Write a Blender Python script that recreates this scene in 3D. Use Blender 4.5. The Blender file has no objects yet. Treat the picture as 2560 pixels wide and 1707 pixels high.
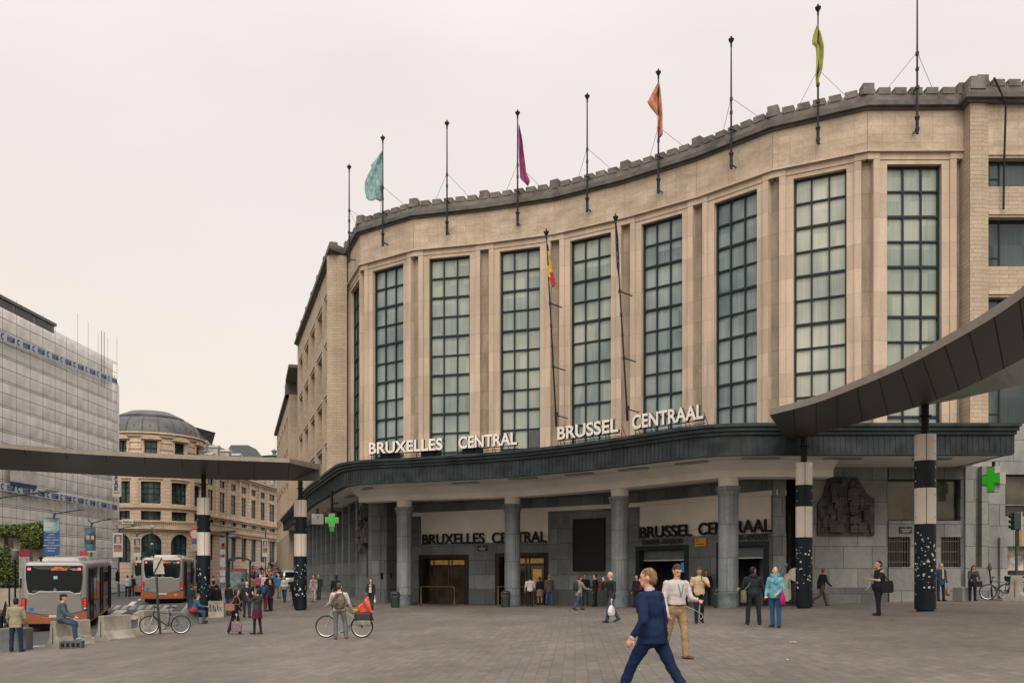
import bpy, bmesh, math, random
from mathutils import Vector, Matrix, noise
from mathutils.geometry import tessellate_polygon
R = math.radians
random.seed(7)
scene = bpy.context.scene
col = scene.collection

# ------------------------------------------------------------------ camera
F, CX, YH, EYE = 2250.0, 1280.0, 1437.0, 1.7
cam = bpy.data.cameras.new('camera')
camo = bpy.data.objects.new('camera', cam); col.objects.link(camo)
camo.location = (0, 0, EYE); camo.rotation_euler = (R(90), 0, 0)
cam.sensor_width = 36; cam.lens = F / 2560 * 36
cam.shift_y = (YH - 853.5) / 2560
cam.clip_end = 3000; cam.clip_start = 0.1
scene.camera = camo

# ------------------------------------------------------------------ world and sun (overcast)
SUN_EL, SUN_AZ = R(44), R(181)      # azimuth clockwise from +Y: behind the camera, a little left
w = bpy.data.worlds.new('World'); scene.world = w; w.use_nodes = True
nt = w.node_tree; nt.nodes.clear()
wo = nt.nodes.new('ShaderNodeOutputWorld')
sky = nt.nodes.new('ShaderNodeTexSky'); sky.sky_type = 'NISHITA'; sky.sun_disc = False
sky.sun_elevation = SUN_EL; sky.sun_rotation = SUN_AZ; sky.dust_density = 4; sky.air_density = 1.5
b1 = nt.nodes.new('ShaderNodeBackground'); b1.inputs[1].default_value = 0.05
b2 = nt.nodes.new('ShaderNodeBackground'); b2.inputs[1].default_value = 1.0
tc = nt.nodes.new('ShaderNodeTexCoord'); sep = nt.nodes.new('ShaderNodeSeparateXYZ')
nz = nt.nodes.new('ShaderNodeTexNoise'); nz.inputs['Scale'].default_value = 1.6; nz.inputs['Detail'].default_value = 5
mp = nt.nodes.new('ShaderNodeMapping'); mp.inputs['Scale'].default_value = (1, 1, 3.0)
ad = nt.nodes.new('ShaderNodeMath'); ad.operation = 'MULTIPLY_ADD'; ad.inputs[1].default_value = 0.34
rp = nt.nodes.new('ShaderNodeValToRGB')
rp.color_ramp.elements[0].position = 0.06; rp.color_ramp.elements[0].color = (0.73, 0.57, 0.435, 1)
rp.color_ramp.elements[1].position = 0.62; rp.color_ramp.elements[1].color = (0.79, 0.68, 0.595, 1)
e = rp.color_ramp.elements.new(0.28); e.color = (0.755, 0.625, 0.505, 1)
e = rp.color_ramp.elements.new(0.98); e.color = (1.15, 1.08, 1.02, 1)
addb = nt.nodes.new('ShaderNodeAddShader')
L = nt.links.new
L(sky.outputs[0], b1.inputs[0]); L(tc.outputs['Generated'], sep.inputs[0])
L(tc.outputs['Generated'], mp.inputs[0]); L(mp.outputs[0], nz.inputs['Vector'])
L(nz.outputs[0], ad.inputs[0]); L(sep.outputs[2], ad.inputs[2])
L(ad.outputs[0], rp.inputs[0]); L(rp.outputs[0], b2.inputs[0])
L(b1.outputs[0], addb.inputs[0]); L(b2.outputs[0], addb.inputs[1]); L(addb.outputs[0], wo.inputs[0])
sl = bpy.data.lights.new('sun', 'SUN'); sl.energy = 1.8; sl.angle = R(50); sl.color = (1.0, 0.93, 0.84)
so = bpy.data.objects.new('sun', sl); col.objects.link(so)
sd = Vector((math.sin(SUN_AZ) * math.cos(SUN_EL), math.cos(SUN_AZ) * math.cos(SUN_EL), math.sin(SUN_EL)))
so.rotation_euler = sd.to_track_quat('Z', 'Y').to_euler()
scene.view_settings.view_transform = 'Standard'; scene.view_settings.look = 'None'
scene.view_settings.gamma = 1; scene.view_settings.exposure = 0.0

# ------------------------------------------------------------------ helpers
def V(*a): return Vector(a)
def PX(x, D): return (x - CX) * D / F
def PZ(y, D): return EYE + (YH - y) * D / F
def lerp(a, b, t): return a + (b - a) * t
def interp(x, pts):
    if x <= pts[0][0]: return pts[0][1]
    for (a, va), (b, vb) in zip(pts, pts[1:]):
        if x <= b: return lerp(va, vb, (x - a) / (b - a))
    return pts[-1][1]
RISE = [(45, 0), (54, .35), (61, .5), (80, .75), (99, 1.1), (125, 2.2), (150, 3.9), (260, 8.0), (900, 8.0)]
def sst(a, b, x):
    t = max(0, min(1, (x - a) / (b - a))); return t * t * (3 - 2 * t)
def G(x, y):
    s = 0.041 - 0.001 * (max(8, min(48, y)) - 27)
    s = min(0.045, max(0.02, s))
    xx = max(-40, min(24, x))
    z = EYE - (1.68 - xx * s)
    k = 1 - sst(-10, -3, x)
    return z + k * interp(y, RISE)
def GP(px, D, dz=0):
    x = PX(px, D); return V(x, D, G(x, D) + dz)
def hit(px, pl):
    """XY point where the viewing ray of pixel column px meets the plan polyline pl, with the distance"""
    k = (px - CX) / F
    best = None
    for a, b in zip(pl, pl[1:]):
        # a + t(b-a): X = k*Y
        dx, dy = b[0] - a[0], b[1] - a[1]
        den = dx - k * dy
        if abs(den) < 1e-9: continue
        t = (k * a[1] - a[0]) / den
        if -1e-6 <= t <= 1 + 1e-6:
            p = V(a[0] + t * dx, a[1] + t * dy, 0)
            if best is None or p.y < best.y: best = p
    if best is None:
        a, b = (pl[0], pl[1]) if abs(px - (CX + F * pl[0][0] / pl[0][1])) < abs(px - (CX + F * pl[-1][0] / pl[-1][1])) else (pl[-2], pl[-1])
        dx, dy = b[0] - a[0], b[1] - a[1]; t = (k * a[1] - a[0]) / (dx - k * dy)
        best = V(a[0] + t * dx, a[1] + t * dy, 0)
    return best
def seg_at(p, pl):
    """unit direction and outward (towards -Y side) normal of the polyline at point p"""
    bd = None
    for a, b in zip(pl, pl[1:]):
        A, B = V(a[0], a[1], 0), V(b[0], b[1], 0); d = (B - A); L_ = d.length; d = d / L_
        t = max(0, min(L_, (V(p[0], p[1], 0) - A).dot(d))); dist = (A + d * t - V(p[0], p[1], 0)).length
        if bd is None or dist < bd[0] - 1e-6: bd = (dist, d)
    d = bd[1]; return d, V(d.y, -d.x, 0)
def offset(pl, d):
    """mitred offset of an open plan polyline; positive = right-hand side of travel (outward for left-to-right walls)"""
    out = []; n = len(pl)
    for i in range(n):
        P = V(pl[i][0], pl[i][1], 0); ns = []
        for j in (i - 1, i):
            if 0 <= j < n - 1:
                e_ = V(pl[j + 1][0] - pl[j][0], pl[j + 1][1] - pl[j][1], 0).normalized(); ns.append(V(e_.y, -e_.x, 0))
        m = sum(ns, V(0, 0, 0)).normalized(); m = m / max(.35, m.dot(ns[0]))
        out.append(P + m * d)
    return out
def catmull(pts, n=5):
    pts = [V(*p) for p in pts]; out = []
    for i in range(len(pts) - 1):
        p0 = pts[max(0, i - 1)]; p1 = pts[i]; p2 = pts[i + 1]; p3 = pts[min(len(pts) - 1, i + 2)]
        for k in range(n):
            t = k / n
            out.append(0.5 * ((2 * p1) + (p2 - p0) * t + (2 * p0 - 5 * p1 + 4 * p2 - p3) * t * t + (3 * p1 - p0 - 3 * p2 + p3) * t ** 3))
    out.append(pts[-1]); return out
def resample(pl, n):
    pl = [V(p[0], p[1], p[2] if len(p) > 2 else 0) for p in pl]
    ls = [0]
    for a, b in zip(pl, pl[1:]): ls.append(ls[-1] + (b - a).length)
    out = []
    for k in range(n):
        t = ls[-1] * k / (n - 1)
        for i in range(len(pl) - 1):
            if t <= ls[i + 1] + 1e-9:
                out.append(pl[i].lerp(pl[i + 1], (t - ls[i]) / max(1e-9, ls[i + 1] - ls[i]))); break
    return out

class MB:
    """collects faces; build() links them as one mesh object with UVs in metres"""
    def __init__(s): s.v = []; s.f = []; s.m = []; s.mi = 0
    def quad(s, *ps):
        i = len(s.v); s.v += [V(*p) for p in ps]; s.f.append(tuple(range(i, i + len(ps)))); s.m.append(s.mi)
    def add(s, vs, fs):
        i = len(s.v); s.v += [V(*p) for p in vs]
        for f in fs: s.f.append(tuple(i + k for k in f)); s.m.append(s.mi)
    def obox(s, o, dx, dy, dz):
        """box from corner o with edge vectors"""
        o = V(*o); dx = V(*dx); dy = V(*dy); dz = V(*dz)
        vs = [o, o + dx, o + dx + dy, o + dy, o + dz, o + dx + dz, o + dx + dy + dz, o + dy + dz]
        fl = [(0, 3, 2, 1), (4, 5, 6, 7), (0, 1, 5, 4), (1, 2, 6, 5), (2, 3, 7, 6), (3, 0, 4, 7)]
        if dx.cross(dy).dot(dz) < 0: fl = [tuple(reversed(f)) for f in fl]
        s.add(vs, fl)
    def box(s, c, sx, sy, sz, rz=0):
        c = V(*c); a = V(math.cos(rz), math.sin(rz), 0); b = V(-math.sin(rz), math.cos(rz), 0)
        s.obox(c - a * sx / 2 - b * sy / 2 - V(0, 0, sz / 2), a * sx, b * sy, V(0, 0, sz))
    def strip(s, pl, d0, d1, z0, z1, caps=True):
        """mitred wall prism along plan polyline pl between offsets d0<d1 (outward) and heights z0<z1"""
        A = offset(pl, d0); B = offset(pl, d1); n = len(A); i = len(s.v)
        for a, b in zip(A, B):
            s.v += [V(a.x, a.y, z0), V(a.x, a.y, z1), V(b.x, b.y, z1), V(b.x, b.y, z0)]
        for k in range(n - 1):
            p = i + 4 * k; q = p + 4
            for e0, e1 in ((0, 1), (1, 2), (2, 3), (3, 0)):
                s.f.append((p + e0, q + e0, q + e1, p + e1)); s.m.append(s.mi)
        if caps:
            s.f.append((i, i + 1, i + 2, i + 3)); s.m.append(s.mi)
            j = i + 4 * (n - 1); s.f.append((j + 3, j + 2, j + 1, j)); s.m.append(s.mi)
    def sheet(s, A, B):
        i = len(s.v); n = len(A)
        for a, b in zip(A, B): s.v += [V(*a), V(*b)]
        for k in range(n - 1):
            p = i + 2 * k; s.f.append((p, p + 1, p + 3, p + 2)); s.m.append(s.mi)
    def loft(s, rings, closed=True, caps=True):
        i = len(s.v); m = len(rings[0])
        for r in rings: s.v += [V(*p) for p in r]
        for k in range(len(rings) - 1):
            for j in range(m if closed else m - 1):
                a = i + k * m + j; b = i + k * m + (j + 1) % m
                s.f.append((a, b, b + m, a + m)); s.m.append(s.mi)
        if caps and closed:
            s.f.append(tuple(i + j for j in reversed(range(m)))); s.m.append(s.mi)
            e_ = i + (len(rings) - 1) * m; s.f.append(tuple(e_ + j for j in range(m))); s.m.append(s.mi)
    def lathe(s, prof, c=(0, 0, 0), n=24, a0=0, a1=360, caps=True):
        c = V(*c); full = abs(a1 - a0) >= 360
        cnt = n if full else n + 1
        rings = [[c + V(r * math.cos(R(a0 + (a1 - a0) * j / n)), r * math.sin(R(a0 + (a1 - a0) * j / n)), z) for j in range(cnt)] for r, z in prof]
        s.loft(rings, closed=full, caps=caps)
    def tube(s, pts, r, n=8, r2=None):
        pts = [V(*p) for p in pts]; rings = []
        for k, p in enumerate(pts):
            if k == 0: t = pts[1] - p
            elif k == len(pts) - 1: t = p - pts[k - 1]
            else: t = (pts[k + 1] - p).normalized() + (p - pts[k - 1]).normalized()
            t = t.normalized()
            up = V(0, 0, 1) if abs(t.z) < .9 else V(0, 1, 0)
            a = t.cross(up).normalized(); b = a.cross(t).normalized()
            rr = r if r2 is None else lerp(r, r2, k / (len(pts) - 1))
            rings.append([p + a * rr * math.cos(2 * math.pi * j / n) - b * rr * math.sin(2 * math.pi * j / n) for j in range(n)])
        s.loft(rings)
    def torus(s, c, ax, R_, r, n=28, m=8):
        c = V(*c); ax = V(*ax).normalized(); up = V(0, 0, 1) if abs(ax.z) < .9 else V(0, 1, 0)
        a = ax.cross(up).normalized(); b = a.cross(ax).normalized(); i = len(s.v)
        for k in range(n):
            t = 2 * math.pi * k / n; d = a * math.cos(t) + b * math.sin(t)
            for j in range(m):
                u = 2 * math.pi * j / m; s.v.append(c + d * (R_ + r * math.cos(u)) + ax * r * math.sin(u))
        for k in range(n):
            for j in range(m):
                s.f.append((i + k * m + j, i + ((k + 1) % n) * m + j, i + ((k + 1) % n) * m + (j + 1) % m, i + k * m + (j + 1) % m)); s.m.append(s.mi)
    def poly(s, pts, flip=False):
        pts = [V(*p) for p in pts]
        for t in tessellate_polygon([pts]):
            s.quad(*[pts[k] for k in (t if not flip else t[::-1])])
    def extr(s, pts, d):
        """extrude a planar outline by vector d"""
        pts = [V(*p) for p in pts]; d = V(*d); n = len(pts)
        nrm = sum(((pts[k] - pts[0]).cross(pts[(k + 1) % n] - pts[0]) for k in range(1, n - 1)), V(0, 0, 0))
        if nrm.dot(d) > 0: pts = pts[::-1]
        for t in tessellate_polygon([pts]):
            tri = [pts[k] for k in t]
            if (tri[1] - tri[0]).cross(tri[2] - tri[0]).dot(d) > 0: tri = tri[::-1]
            s.quad(*tri); s.quad(*[p + d for p in tri[::-1]])
        for k in range(n):
            a, b = pts[k], pts[(k + 1) % n]
            s.quad(b, a, a + d, b + d)
    def build(s, name, mats, parent=None, world=False, smooth=False, bevel=0):
        me = bpy.data.meshes.new(name)
        vs = s.v
        off = V(0, 0, 0)
        if parent is not None and world:
            q = parent
            while q is not None: off = off + Vector(q.location); q = q.parent
        if bevel or smooth:
            pass
        me.from_pydata([tuple(p - off) for p in vs], [], s.f)
        if not isinstance(mats, (list, tuple)): mats = [mats]
        for m_ in mats: me.materials.append(m_)
        uv = me.uv_layers.new(name='UVMap')
        for p in me.polygons:
            p.material_index = min(s.m[p.index], len(mats) - 1)
            p.use_smooth = bool(smooth)
            n_ = p.normal
            if abs(n_.z) > .8: t, b = V(1, 0, 0), V(0, 1, 0)
            else:
                t = V(-n_.y, n_.x, 0).normalized(); b = V(0, 0, 1)
            for li in p.loop_indices:
                co = vs[me.loops[li].vertex_index]
                uv.data[li].uv = (co.dot(t), co.dot(b))
        o = bpy.data.objects.new(name, me); col.objects.link(o)
        if parent is not None: o.parent = parent
        if smooth:
            bm = bmesh.new(); bm.from_mesh(me); bmesh.ops.remove_doubles(bm, verts=bm.verts, dist=1e-4)
            bm.to_mesh(me); bm.free()
            if smooth != 'all':
                try: me.set_sharp_from_angle(angle=R(40))
                except Exception: pass
        if bevel:
            if not smooth:
                bm = bmesh.new(); bm.from_mesh(me); bmesh.ops.remove_doubles(bm, verts=bm.verts, dist=1e-4); bm.to_mesh(me); bm.free()
            m_ = o.modifiers.new('bevel', 'BEVEL'); m_.width = bevel; m_.segments = 2; m_.limit_method = 'ANGLE'
        return o

def thing(name, label, cat, loc=(0, 0, 0), rz=0, group=None):
    o = bpy.data.objects.new(name, None); col.objects.link(o)
    o.empty_display_size = .2
    o.location = loc; o.rotation_euler = (0, 0, rz); o['label'] = label; o['category'] = cat
    if group: o['group'] = group
    return o
def tag(o, label, cat, group=None, kind=None):
    o['label'] = label; o['category'] = cat
    if group: o['group'] = group
    if kind: o['kind'] = kind
    return o
def struct(o): o['kind'] = 'structure'; return o
def dup(root, loc=None, rz=None, label=None, parent=None):
    c = root.copy(); col.objects.link(c)
    c.parent = parent
    if loc is not None: c.location = loc
    if rz is not None: c.rotation_euler = (0, 0, rz)
    if label: c['label'] = label
    for ch in list(root.children): dup(ch, parent=c)
    return c

# ------------------------------------------------------------------ materials
def newmat(name):
    m = bpy.data.materials.new(name); m.use_nodes = True
    return m, m.node_tree, m.node_tree.nodes['Principled BSDF']
def M(name, c, rough=.6, metal=0, var=0.12, scale=3.0, bump=0, spec=.5, bscale=None, emit=None, estr=0, coord='Object', stretch=None, c2=None):
    m, t, b = newmat(name)
    n = t.nodes
    b.inputs['Roughness'].default_value = rough; b.inputs['Metallic'].default_value = metal
    b.inputs['Specular IOR Level'].default_value = spec
    b.inputs['Base Color'].default_value = (*c, 1)
    if var or bump:
        tc_ = n.new('ShaderNodeTexCoord'); mp_ = n.new('ShaderNodeMapping')
        if stretch: mp_.inputs['Scale'].default_value = stretch
        t.links.new(tc_.outputs[coord], mp_.inputs[0])
        no = n.new('ShaderNodeTexNoise'); no.inputs['Scale'].default_value = scale; no.inputs['Detail'].default_value = 6; no.inputs['Roughness'].default_value = .6
        t.links.new(mp_.outputs[0], no.inputs['Vector'])
        rr = n.new('ShaderNodeValToRGB')
        rr.color_ramp.elements[0].position = .32; rr.color_ramp.elements[1].position = .68
        rr.color_ramp.elements[0].color = (*[max(0, x * (1 - var * 1.3)) for x in c], 1)
        rr.color_ramp.elements[1].color = (*(c2 if c2 else [min(1, x * (1 + var)) for x in c]), 1)
        t.links.new(no.outputs[0], rr.inputs[0]); t.links.new(rr.outputs[0], b.inputs['Base Color'])
        if bump:
            n2 = n.new('ShaderNodeTexNoise'); n2.inputs['Scale'].default_value = bscale or scale * 4; n2.inputs['Detail'].default_value = 5
            t.links.new(mp_.outputs[0], n2.inputs['Vector'])
            bu = n.new('ShaderNodeBump'); bu.inputs['Strength'].default_value = bump; bu.inputs['Distance'].default_value = .02
            t.links.new(n2.outputs[0], bu.inputs['Height']); t.links.new(bu.outputs[0], b.inputs['Normal'])
    if emit:
        b.inputs['Emission Color'].default_value = (*emit, 1); b.inputs['Emission Strength'].default_value = estr
    return m
def BRICK(name, c1, c2, cm, bw, bh, mortar=.01, rough=.8, rot=0, offs=.5, stain=.25, sscale=.35, bump=.3, sx=(1, 1, 1), spec=.3, loc=(0, 0, 0), fine=.1, third=None):
    m, t, b = newmat(name); n = t.nodes; l = t.links.new
    tc_ = n.new('ShaderNodeTexCoord'); mp_ = n.new('ShaderNodeMapping'); mp_.inputs['Rotation'].default_value = (0, 0, rot)
    mp_.inputs['Location'].default_value = loc
    l(tc_.outputs['UV'], mp_.inputs[0])
    br = n.new('ShaderNodeTexBrick'); br.inputs['Scale'].default_value = 1
    br.inputs['Brick Width'].default_value = bw; br.inputs['Row Height'].default_value = bh
    br.inputs['Mortar Size'].default_value = mortar; br.inputs['Mortar Smooth'].default_value = .1; br.inputs['Bias'].default_value = 0
    br.offset = offs; br.offset_frequency = 2
    br.inputs['Color1'].default_value = (*c1, 1); br.inputs['Color2'].default_value = (*c2, 1); br.inputs['Mortar'].default_value = (*cm, 1)
    l(mp_.outputs[0], br.inputs['Vector'])
    no = n.new('ShaderNodeTexNoise'); no.inputs['Scale'].default_value = sscale; no.inputs['Detail'].default_value = 7; no.inputs['Roughness'].default_value = .62
    mp2 = n.new('ShaderNodeMapping'); mp2.inputs['Scale'].default_value = sx
    l(tc_.outputs['Object'], mp2.inputs[0]); l(mp2.outputs[0], no.inputs['Vector'])
    mr = n.new('ShaderNodeMapRange'); mr.inputs[1].default_value = .3; mr.inputs[2].default_value = .7
    mr.inputs[3].default_value = 1 - stain; mr.inputs[4].default_value = 1 + stain * .5
    l(no.outputs[0], mr.inputs[0])
    nf = n.new('ShaderNodeTexNoise'); nf.inputs['Scale'].default_value = 9; nf.inputs['Detail'].default_value = 6
    l(tc_.outputs['Object'], nf.inputs['Vector'])
    mf = n.new('ShaderNodeMapRange'); mf.inputs[1].default_value = .3; mf.inputs[2].default_value = .7; mf.inputs[3].default_value = 1 - fine; mf.inputs[4].default_value = 1 + fine
    l(nf.outputs[0], mf.inputs[0])
    mu = n.new('ShaderNodeMath'); mu.operation = 'MULTIPLY'; l(mr.outputs[0], mu.inputs[0]); l(mf.outputs[0], mu.inputs[1])
    vm = n.new('ShaderNodeVectorMath'); vm.operation = 'SCALE'; l(br.outputs[0], vm.inputs[0]); l(mu.outputs[0], vm.inputs['Scale'])
    l(vm.outputs[0], b.inputs['Base Color'])
    b.inputs['Roughness'].default_value = rough; b.inputs['Specular IOR Level'].default_value = spec
    bu = n.new('ShaderNodeBump'); bu.inputs['Strength'].default_value = bump; bu.inputs['Distance'].default_value = .01
    iv = n.new('ShaderNodeMath'); iv.operation = 'SUBTRACT'; iv.inputs[0].default_value = 1; l(br.outputs['Fac'], iv.inputs[1])
    am = n.new('ShaderNodeMath'); am.operation = 'MULTIPLY_ADD'; am.inputs[1].default_value = .35; l(nf.outputs[0], am.inputs[0]); l(iv.outputs[0], am.inputs[2])
    l(am.outputs[0], bu.inputs['Height']); l(bu.outputs[0], b.inputs['Normal'])
    return m

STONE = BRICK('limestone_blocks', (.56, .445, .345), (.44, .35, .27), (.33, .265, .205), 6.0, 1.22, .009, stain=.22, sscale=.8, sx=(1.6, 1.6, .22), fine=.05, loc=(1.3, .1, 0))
ATTIC = BRICK('limestone_tiles', (.50, .405, .31), (.435, .35, .265), (.32, .265, .205), .62, .42, .009, stain=.32, sscale=.6, offs=0, sx=(1, 1, 2))
YBRICK = BRICK('cream_brick', (.47, .38, .285), (.41, .33, .245), (.25, .20, .15), .9, .2, .012, stain=.2)
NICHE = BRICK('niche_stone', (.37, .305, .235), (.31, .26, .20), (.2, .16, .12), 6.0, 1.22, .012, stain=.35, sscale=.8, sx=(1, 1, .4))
DARKST = M('dark_weathered_stone', (.15, .138, .125), .9, var=.35, scale=1.2, bump=.4)
CORN = M('dark_cornice_stone', (.11, .103, .096), .85, var=.3, scale=1.5, bump=.3)
GREYST = BRICK('blue_limestone', (.19, .205, .208), (.125, .14, .145), (.05, .056, .06), 1.5, .86, .012, stain=.42, sscale=.45, rough=.7, sx=(1, 1, .8))
GREYLT = BRICK('blue_limestone_light', (.31, .315, .305), (.225, .235, .23), (.08, .085, .088), 1.3, 1.0, .014, stain=.4, sscale=.5, rough=.7, sx=(1, 1, .5))
COLST = BRICK('column_limestone', (.24, .262, .268), (.15, .172, .18), (.07, .08, .085), 3.0, 1.45, .012, stain=.4, sscale=.6, rough=.65, sx=(1, 1, .8), loc=(0, .45, 0))
COPPER = M('dark_green_copper', (.016, .024, .029), .5, .1, spec=.3, var=.35, scale=1.4, bump=.15, c2=(.034, .05, .054))
SOFFIT = M('painted_soffit', (.74, .70, .65), .75, var=.1, scale=.5, coord='Object')
WPANEL = M('white_render', (.68, .64, .585), .8, var=.06, scale=.8)
INCEIL = M('inner_ceiling', (.45, .44, .43), .85, var=.06)
MULL = M('dark_green_steel', (.014, .026, .030), .5, 0, var=.2, spec=.25)
BLACKM = M('black_metal', (.008, .010, .012), .5, 0, var=.2, spec=.2)
IRON = M('dark_iron', (.012, .018, .023), .5, 0, var=.25, spec=.25)
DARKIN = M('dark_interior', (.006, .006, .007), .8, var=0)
BRONZE = M('dark_bronze', (.020, .014, .010), .45, .4, var=.3)
def paneglass(name, lo, hi, rough=.12, seedscale=(1, 1, 1), bw=1.0, bh=1.2):
    m, t, b = newmat(name); n = t.nodes; l = t.links.new
    tc_ = n.new('ShaderNodeTexCoord'); mp_ = n.new('ShaderNodeMapping'); mp_.inputs['Scale'].default_value = seedscale
    l(tc_.outputs['UV'], mp_.inputs[0])
    br = n.new('ShaderNodeTexBrick'); br.offset = 0; br.inputs['Scale'].default_value = 1; br.inputs['Brick Width'].default_value = bw; br.inputs['Row Height'].default_value = bh
    br.inputs['Mortar Size'].default_value = 0; br.inputs['Color1'].default_value = (0, 0, 0, 1); br.inputs['Color2'].default_value = (1, 1, 1, 1); br.inputs['Bias'].default_value = 0
    l(mp_.outputs[0], br.inputs['Vector'])
    no = n.new('ShaderNodeTexNoise'); no.inputs['Scale'].default_value = .28; no.inputs['Detail'].default_value = 3
    l(tc_.outputs['Object'], no.inputs['Vector'])
    ww = n.new('ShaderNodeTexNoise'); ww.inputs['Scale'].default_value = 1; ww.inputs['Detail'].default_value = 2
    mp3 = n.new('ShaderNodeMapping'); mp3.inputs['Scale'].default_value = (9, .25, 1); l(tc_.outputs['UV'], mp3.inputs[0]); l(mp3.outputs[0], ww.inputs['Vector'])
    a = n.new('ShaderNodeMath'); a.operation = 'MULTIPLY_ADD'; a.inputs[1].default_value = .22; l(br.outputs[0], a.inputs[0]); l(no.outputs[0], a.inputs[2])
    a2 = n.new('ShaderNodeMath'); a2.operation = 'MULTIPLY_ADD'; a2.inputs[1].default_value = .35; l(ww.outputs[0], a2.inputs[0]); l(a.outputs[0], a2.inputs[2])
    rr = n.new('ShaderNodeValToRGB'); rr.color_ramp.elements[0].position = .5; rr.color_ramp.elements[1].position = 1.0
    rr.color_ramp.elements[0].color = (*lo, 1); rr.color_ramp.elements[1].color = (*hi, 1)
    l(a2.outputs[0], rr.inputs[0]); l(rr.outputs[0], b.inputs['Base Color'])
    b.inputs['Roughness'].default_value = rough * .6; b.inputs['Specular IOR Level'].default_value = .5
    return m
GLASS = paneglass('curtained_glass', (.13, .19, .19), (.38, .41, .35))
GLASSB = paneglass('blue_reflection_glass', (.08, .13, .15), (.30, .36, .34))  # reflection in the bluish bays, painted into the pane colour
GLASSP = paneglass('pale_curtain_reflection_glass', (.20, .245, .225), (.50, .51, .44))  # curtains plus a paler bay reflection, both put into the base colour
DGLASS = paneglass('dark_office_glass', (.012, .028, .034), (.07, .10, .10), .08, bw=1.4, bh=1.5)
WINGGL = paneglass('wing_window_glass', (.02, .05, .06), (.12, .17, .16), .08, bw=1.1, bh=2)
# ------------------------------------------------------------------ key plan lines
HC = 23.0       # cornice underside above the eye
def CP(x, y, h=HC):
    D = F * h / (YH - y); return V(PX(x, D), D, 0)
FAC = [CP(867, 651), CP(902.5, 588.6), CP(1035, 548.7), CP(1211, 530), CP(1387.5, 504.2), CP(1564, 460), CP(1744, 404), CP(1933, 330.5), CP(2169, 278), CP(2407, 277)]
LW0 = V(-12.85, 64.6, 0)                    # left wing front corner
LWD = V(-math.sin(R(18.5)), math.cos(R(18.5)), 0)
LW1 = LW0 + LWD * 27.3
CAN = catmull([(-24.9, 98, 0), (-19.6, 81, 0), (-14.4, 63.8, 0), (-11.6, 55.7, 0), (-9.8, 50.6, 0), (-9.1, 48.9, 0), (-8.1, 47.75, 0), (-6.9, 47.1, 0), (-5.2, 46.5, 0), (-2.4, 45.25, 0), (0, 44.0, 0), (1.6, 42.8, 0),
               (3.6, 41.0, 0), (5.3, 39.15, 0), (6.5, 37.75, 0), (7.3, 36.9, 0), (8.2, 36.3, 0), (9.4, 36.02, 0), (11, 36.0, 0), (20.0, 36.0, 0)], 4)
BACKL = V(-8.2, 52.6, 0)
WALLD = [V(-6.9, 54.9, 0), V(-5.5, 54.55, 0), V(2.0, 50.5, 0), V(6.6, 47.1, 0), V(11.8, 39.95, 0)]
COLS = [V(-6.1, 51, 0), V(0.02, 48.9, 0), V(5.28, 44.1, 0), V(9.4, 39.1, 0)]
E0 = EYE

# ------------------------------------------------------------------ ground, plaza, road
ASPH = M('asphalt', (.066, .067, .066), .85, var=.22, scale=1.3, bump=.25, bscale=40)
gm = MB()
xs = [-600, -300, -150, -90, -60, -48] + list(range(-42, 34, 2)) + [40, 60, 100, 200, 400, 600]
ys = [-300, -100, -30, -10, 0, 6] + list(range(9, 62, 3)) + [66, 72, 80, 90, 99, 112, 125, 137, 150, 180, 220, 260, 330, 450, 700, 1200]
vs = [V(x, y, G(x, y) - .12) for y in ys for x in xs]
fs = [(j * len(xs) + i, j * len(xs) + i + 1, (j + 1) * len(xs) + i + 1, (j + 1) * len(xs) + i) for j in range(len(ys) - 1) for i in range(len(xs) - 1)]
gm.add(vs, fs); struct(gm.build('ground', ASPH, smooth='all'))
PAVE = BRICK('paving_stones', (.195, .165, .138), (.145, .132, .118), (.10, .092, .083), .42, .215, .006, rough=.75, rot=R(94), stain=.36, sscale=.3, bump=.25, sx=(1, .45, 1), fine=.14)
# kerb line of the plaza (left border), near to far
KERB = [V(-26.0, 4, 0), V(-20.5, 17.5, 0), V(-15.2, 27.6, 0), V(-14.9, 29.5, 0), V(-14.75, 32, 0), V(-15.1, 37, 0), V(-15.9, 42.5, 0), V(-17.2, 47, 0), V(-18.7, 52, 0), V(-22.0, 62, 0), V(-27.5, 80, 0), V(-31.5, 92, 0)]
pz = MB()
rows = resample(KERB, 44)
def plaza_z(p): return G(p.x, p.y)
grid = []
for p in rows:
    xr = 70 if p.y < 60 else 10
    grid.append([V(lerp(p.x, xr, (k / 30) ** 1.5), p.y, 0) for k in range(31)])
bot = [V(lerp(-30, 70, (k / 30) ** 1.5), -20, 0) for k in range(31)]
grid = [bot] + grid
for r_ in grid:
    for p in r_: p.z = plaza_z(p)
vs = [p for r_ in grid for p in r_]
fs = [(j * 31 + i, j * 31 + i + 1, (j + 1) * 31 + i + 1, (j + 1) * 31 + i) for j in range(len(grid) - 1) for i in range(30)]
pz.add(vs, fs); struct(pz.build('plaza_paving', PAVE, smooth='all'))
KST = M('kerb_stone', (.30, .28, .25), .8, var=.2, scale=2, bump=.2)
kb = MB(); kl = rows
A = offset(kl, 0.0); B = offset(kl, -.16)
for i in range(len(kl) - 1):
    a0, a1, b0, b1 = A[i], A[i + 1], B[i], B[i + 1]
    za, zb = plaza_z(a0) + .006, plaza_z(a1) + .006
    kb.quad((a0.x, a0.y, za), (a1.x, a1.y, zb), (b1.x, b1.y, zb), (b0.x, b0.y, za))
    kb.quad((b0.x, b0.y, za), (b1.x, b1.y, zb), (b1.x, b1.y, zb - .2), (b0.x, b0.y, za - .2))
struct(kb.build('kerb', KST))
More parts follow.
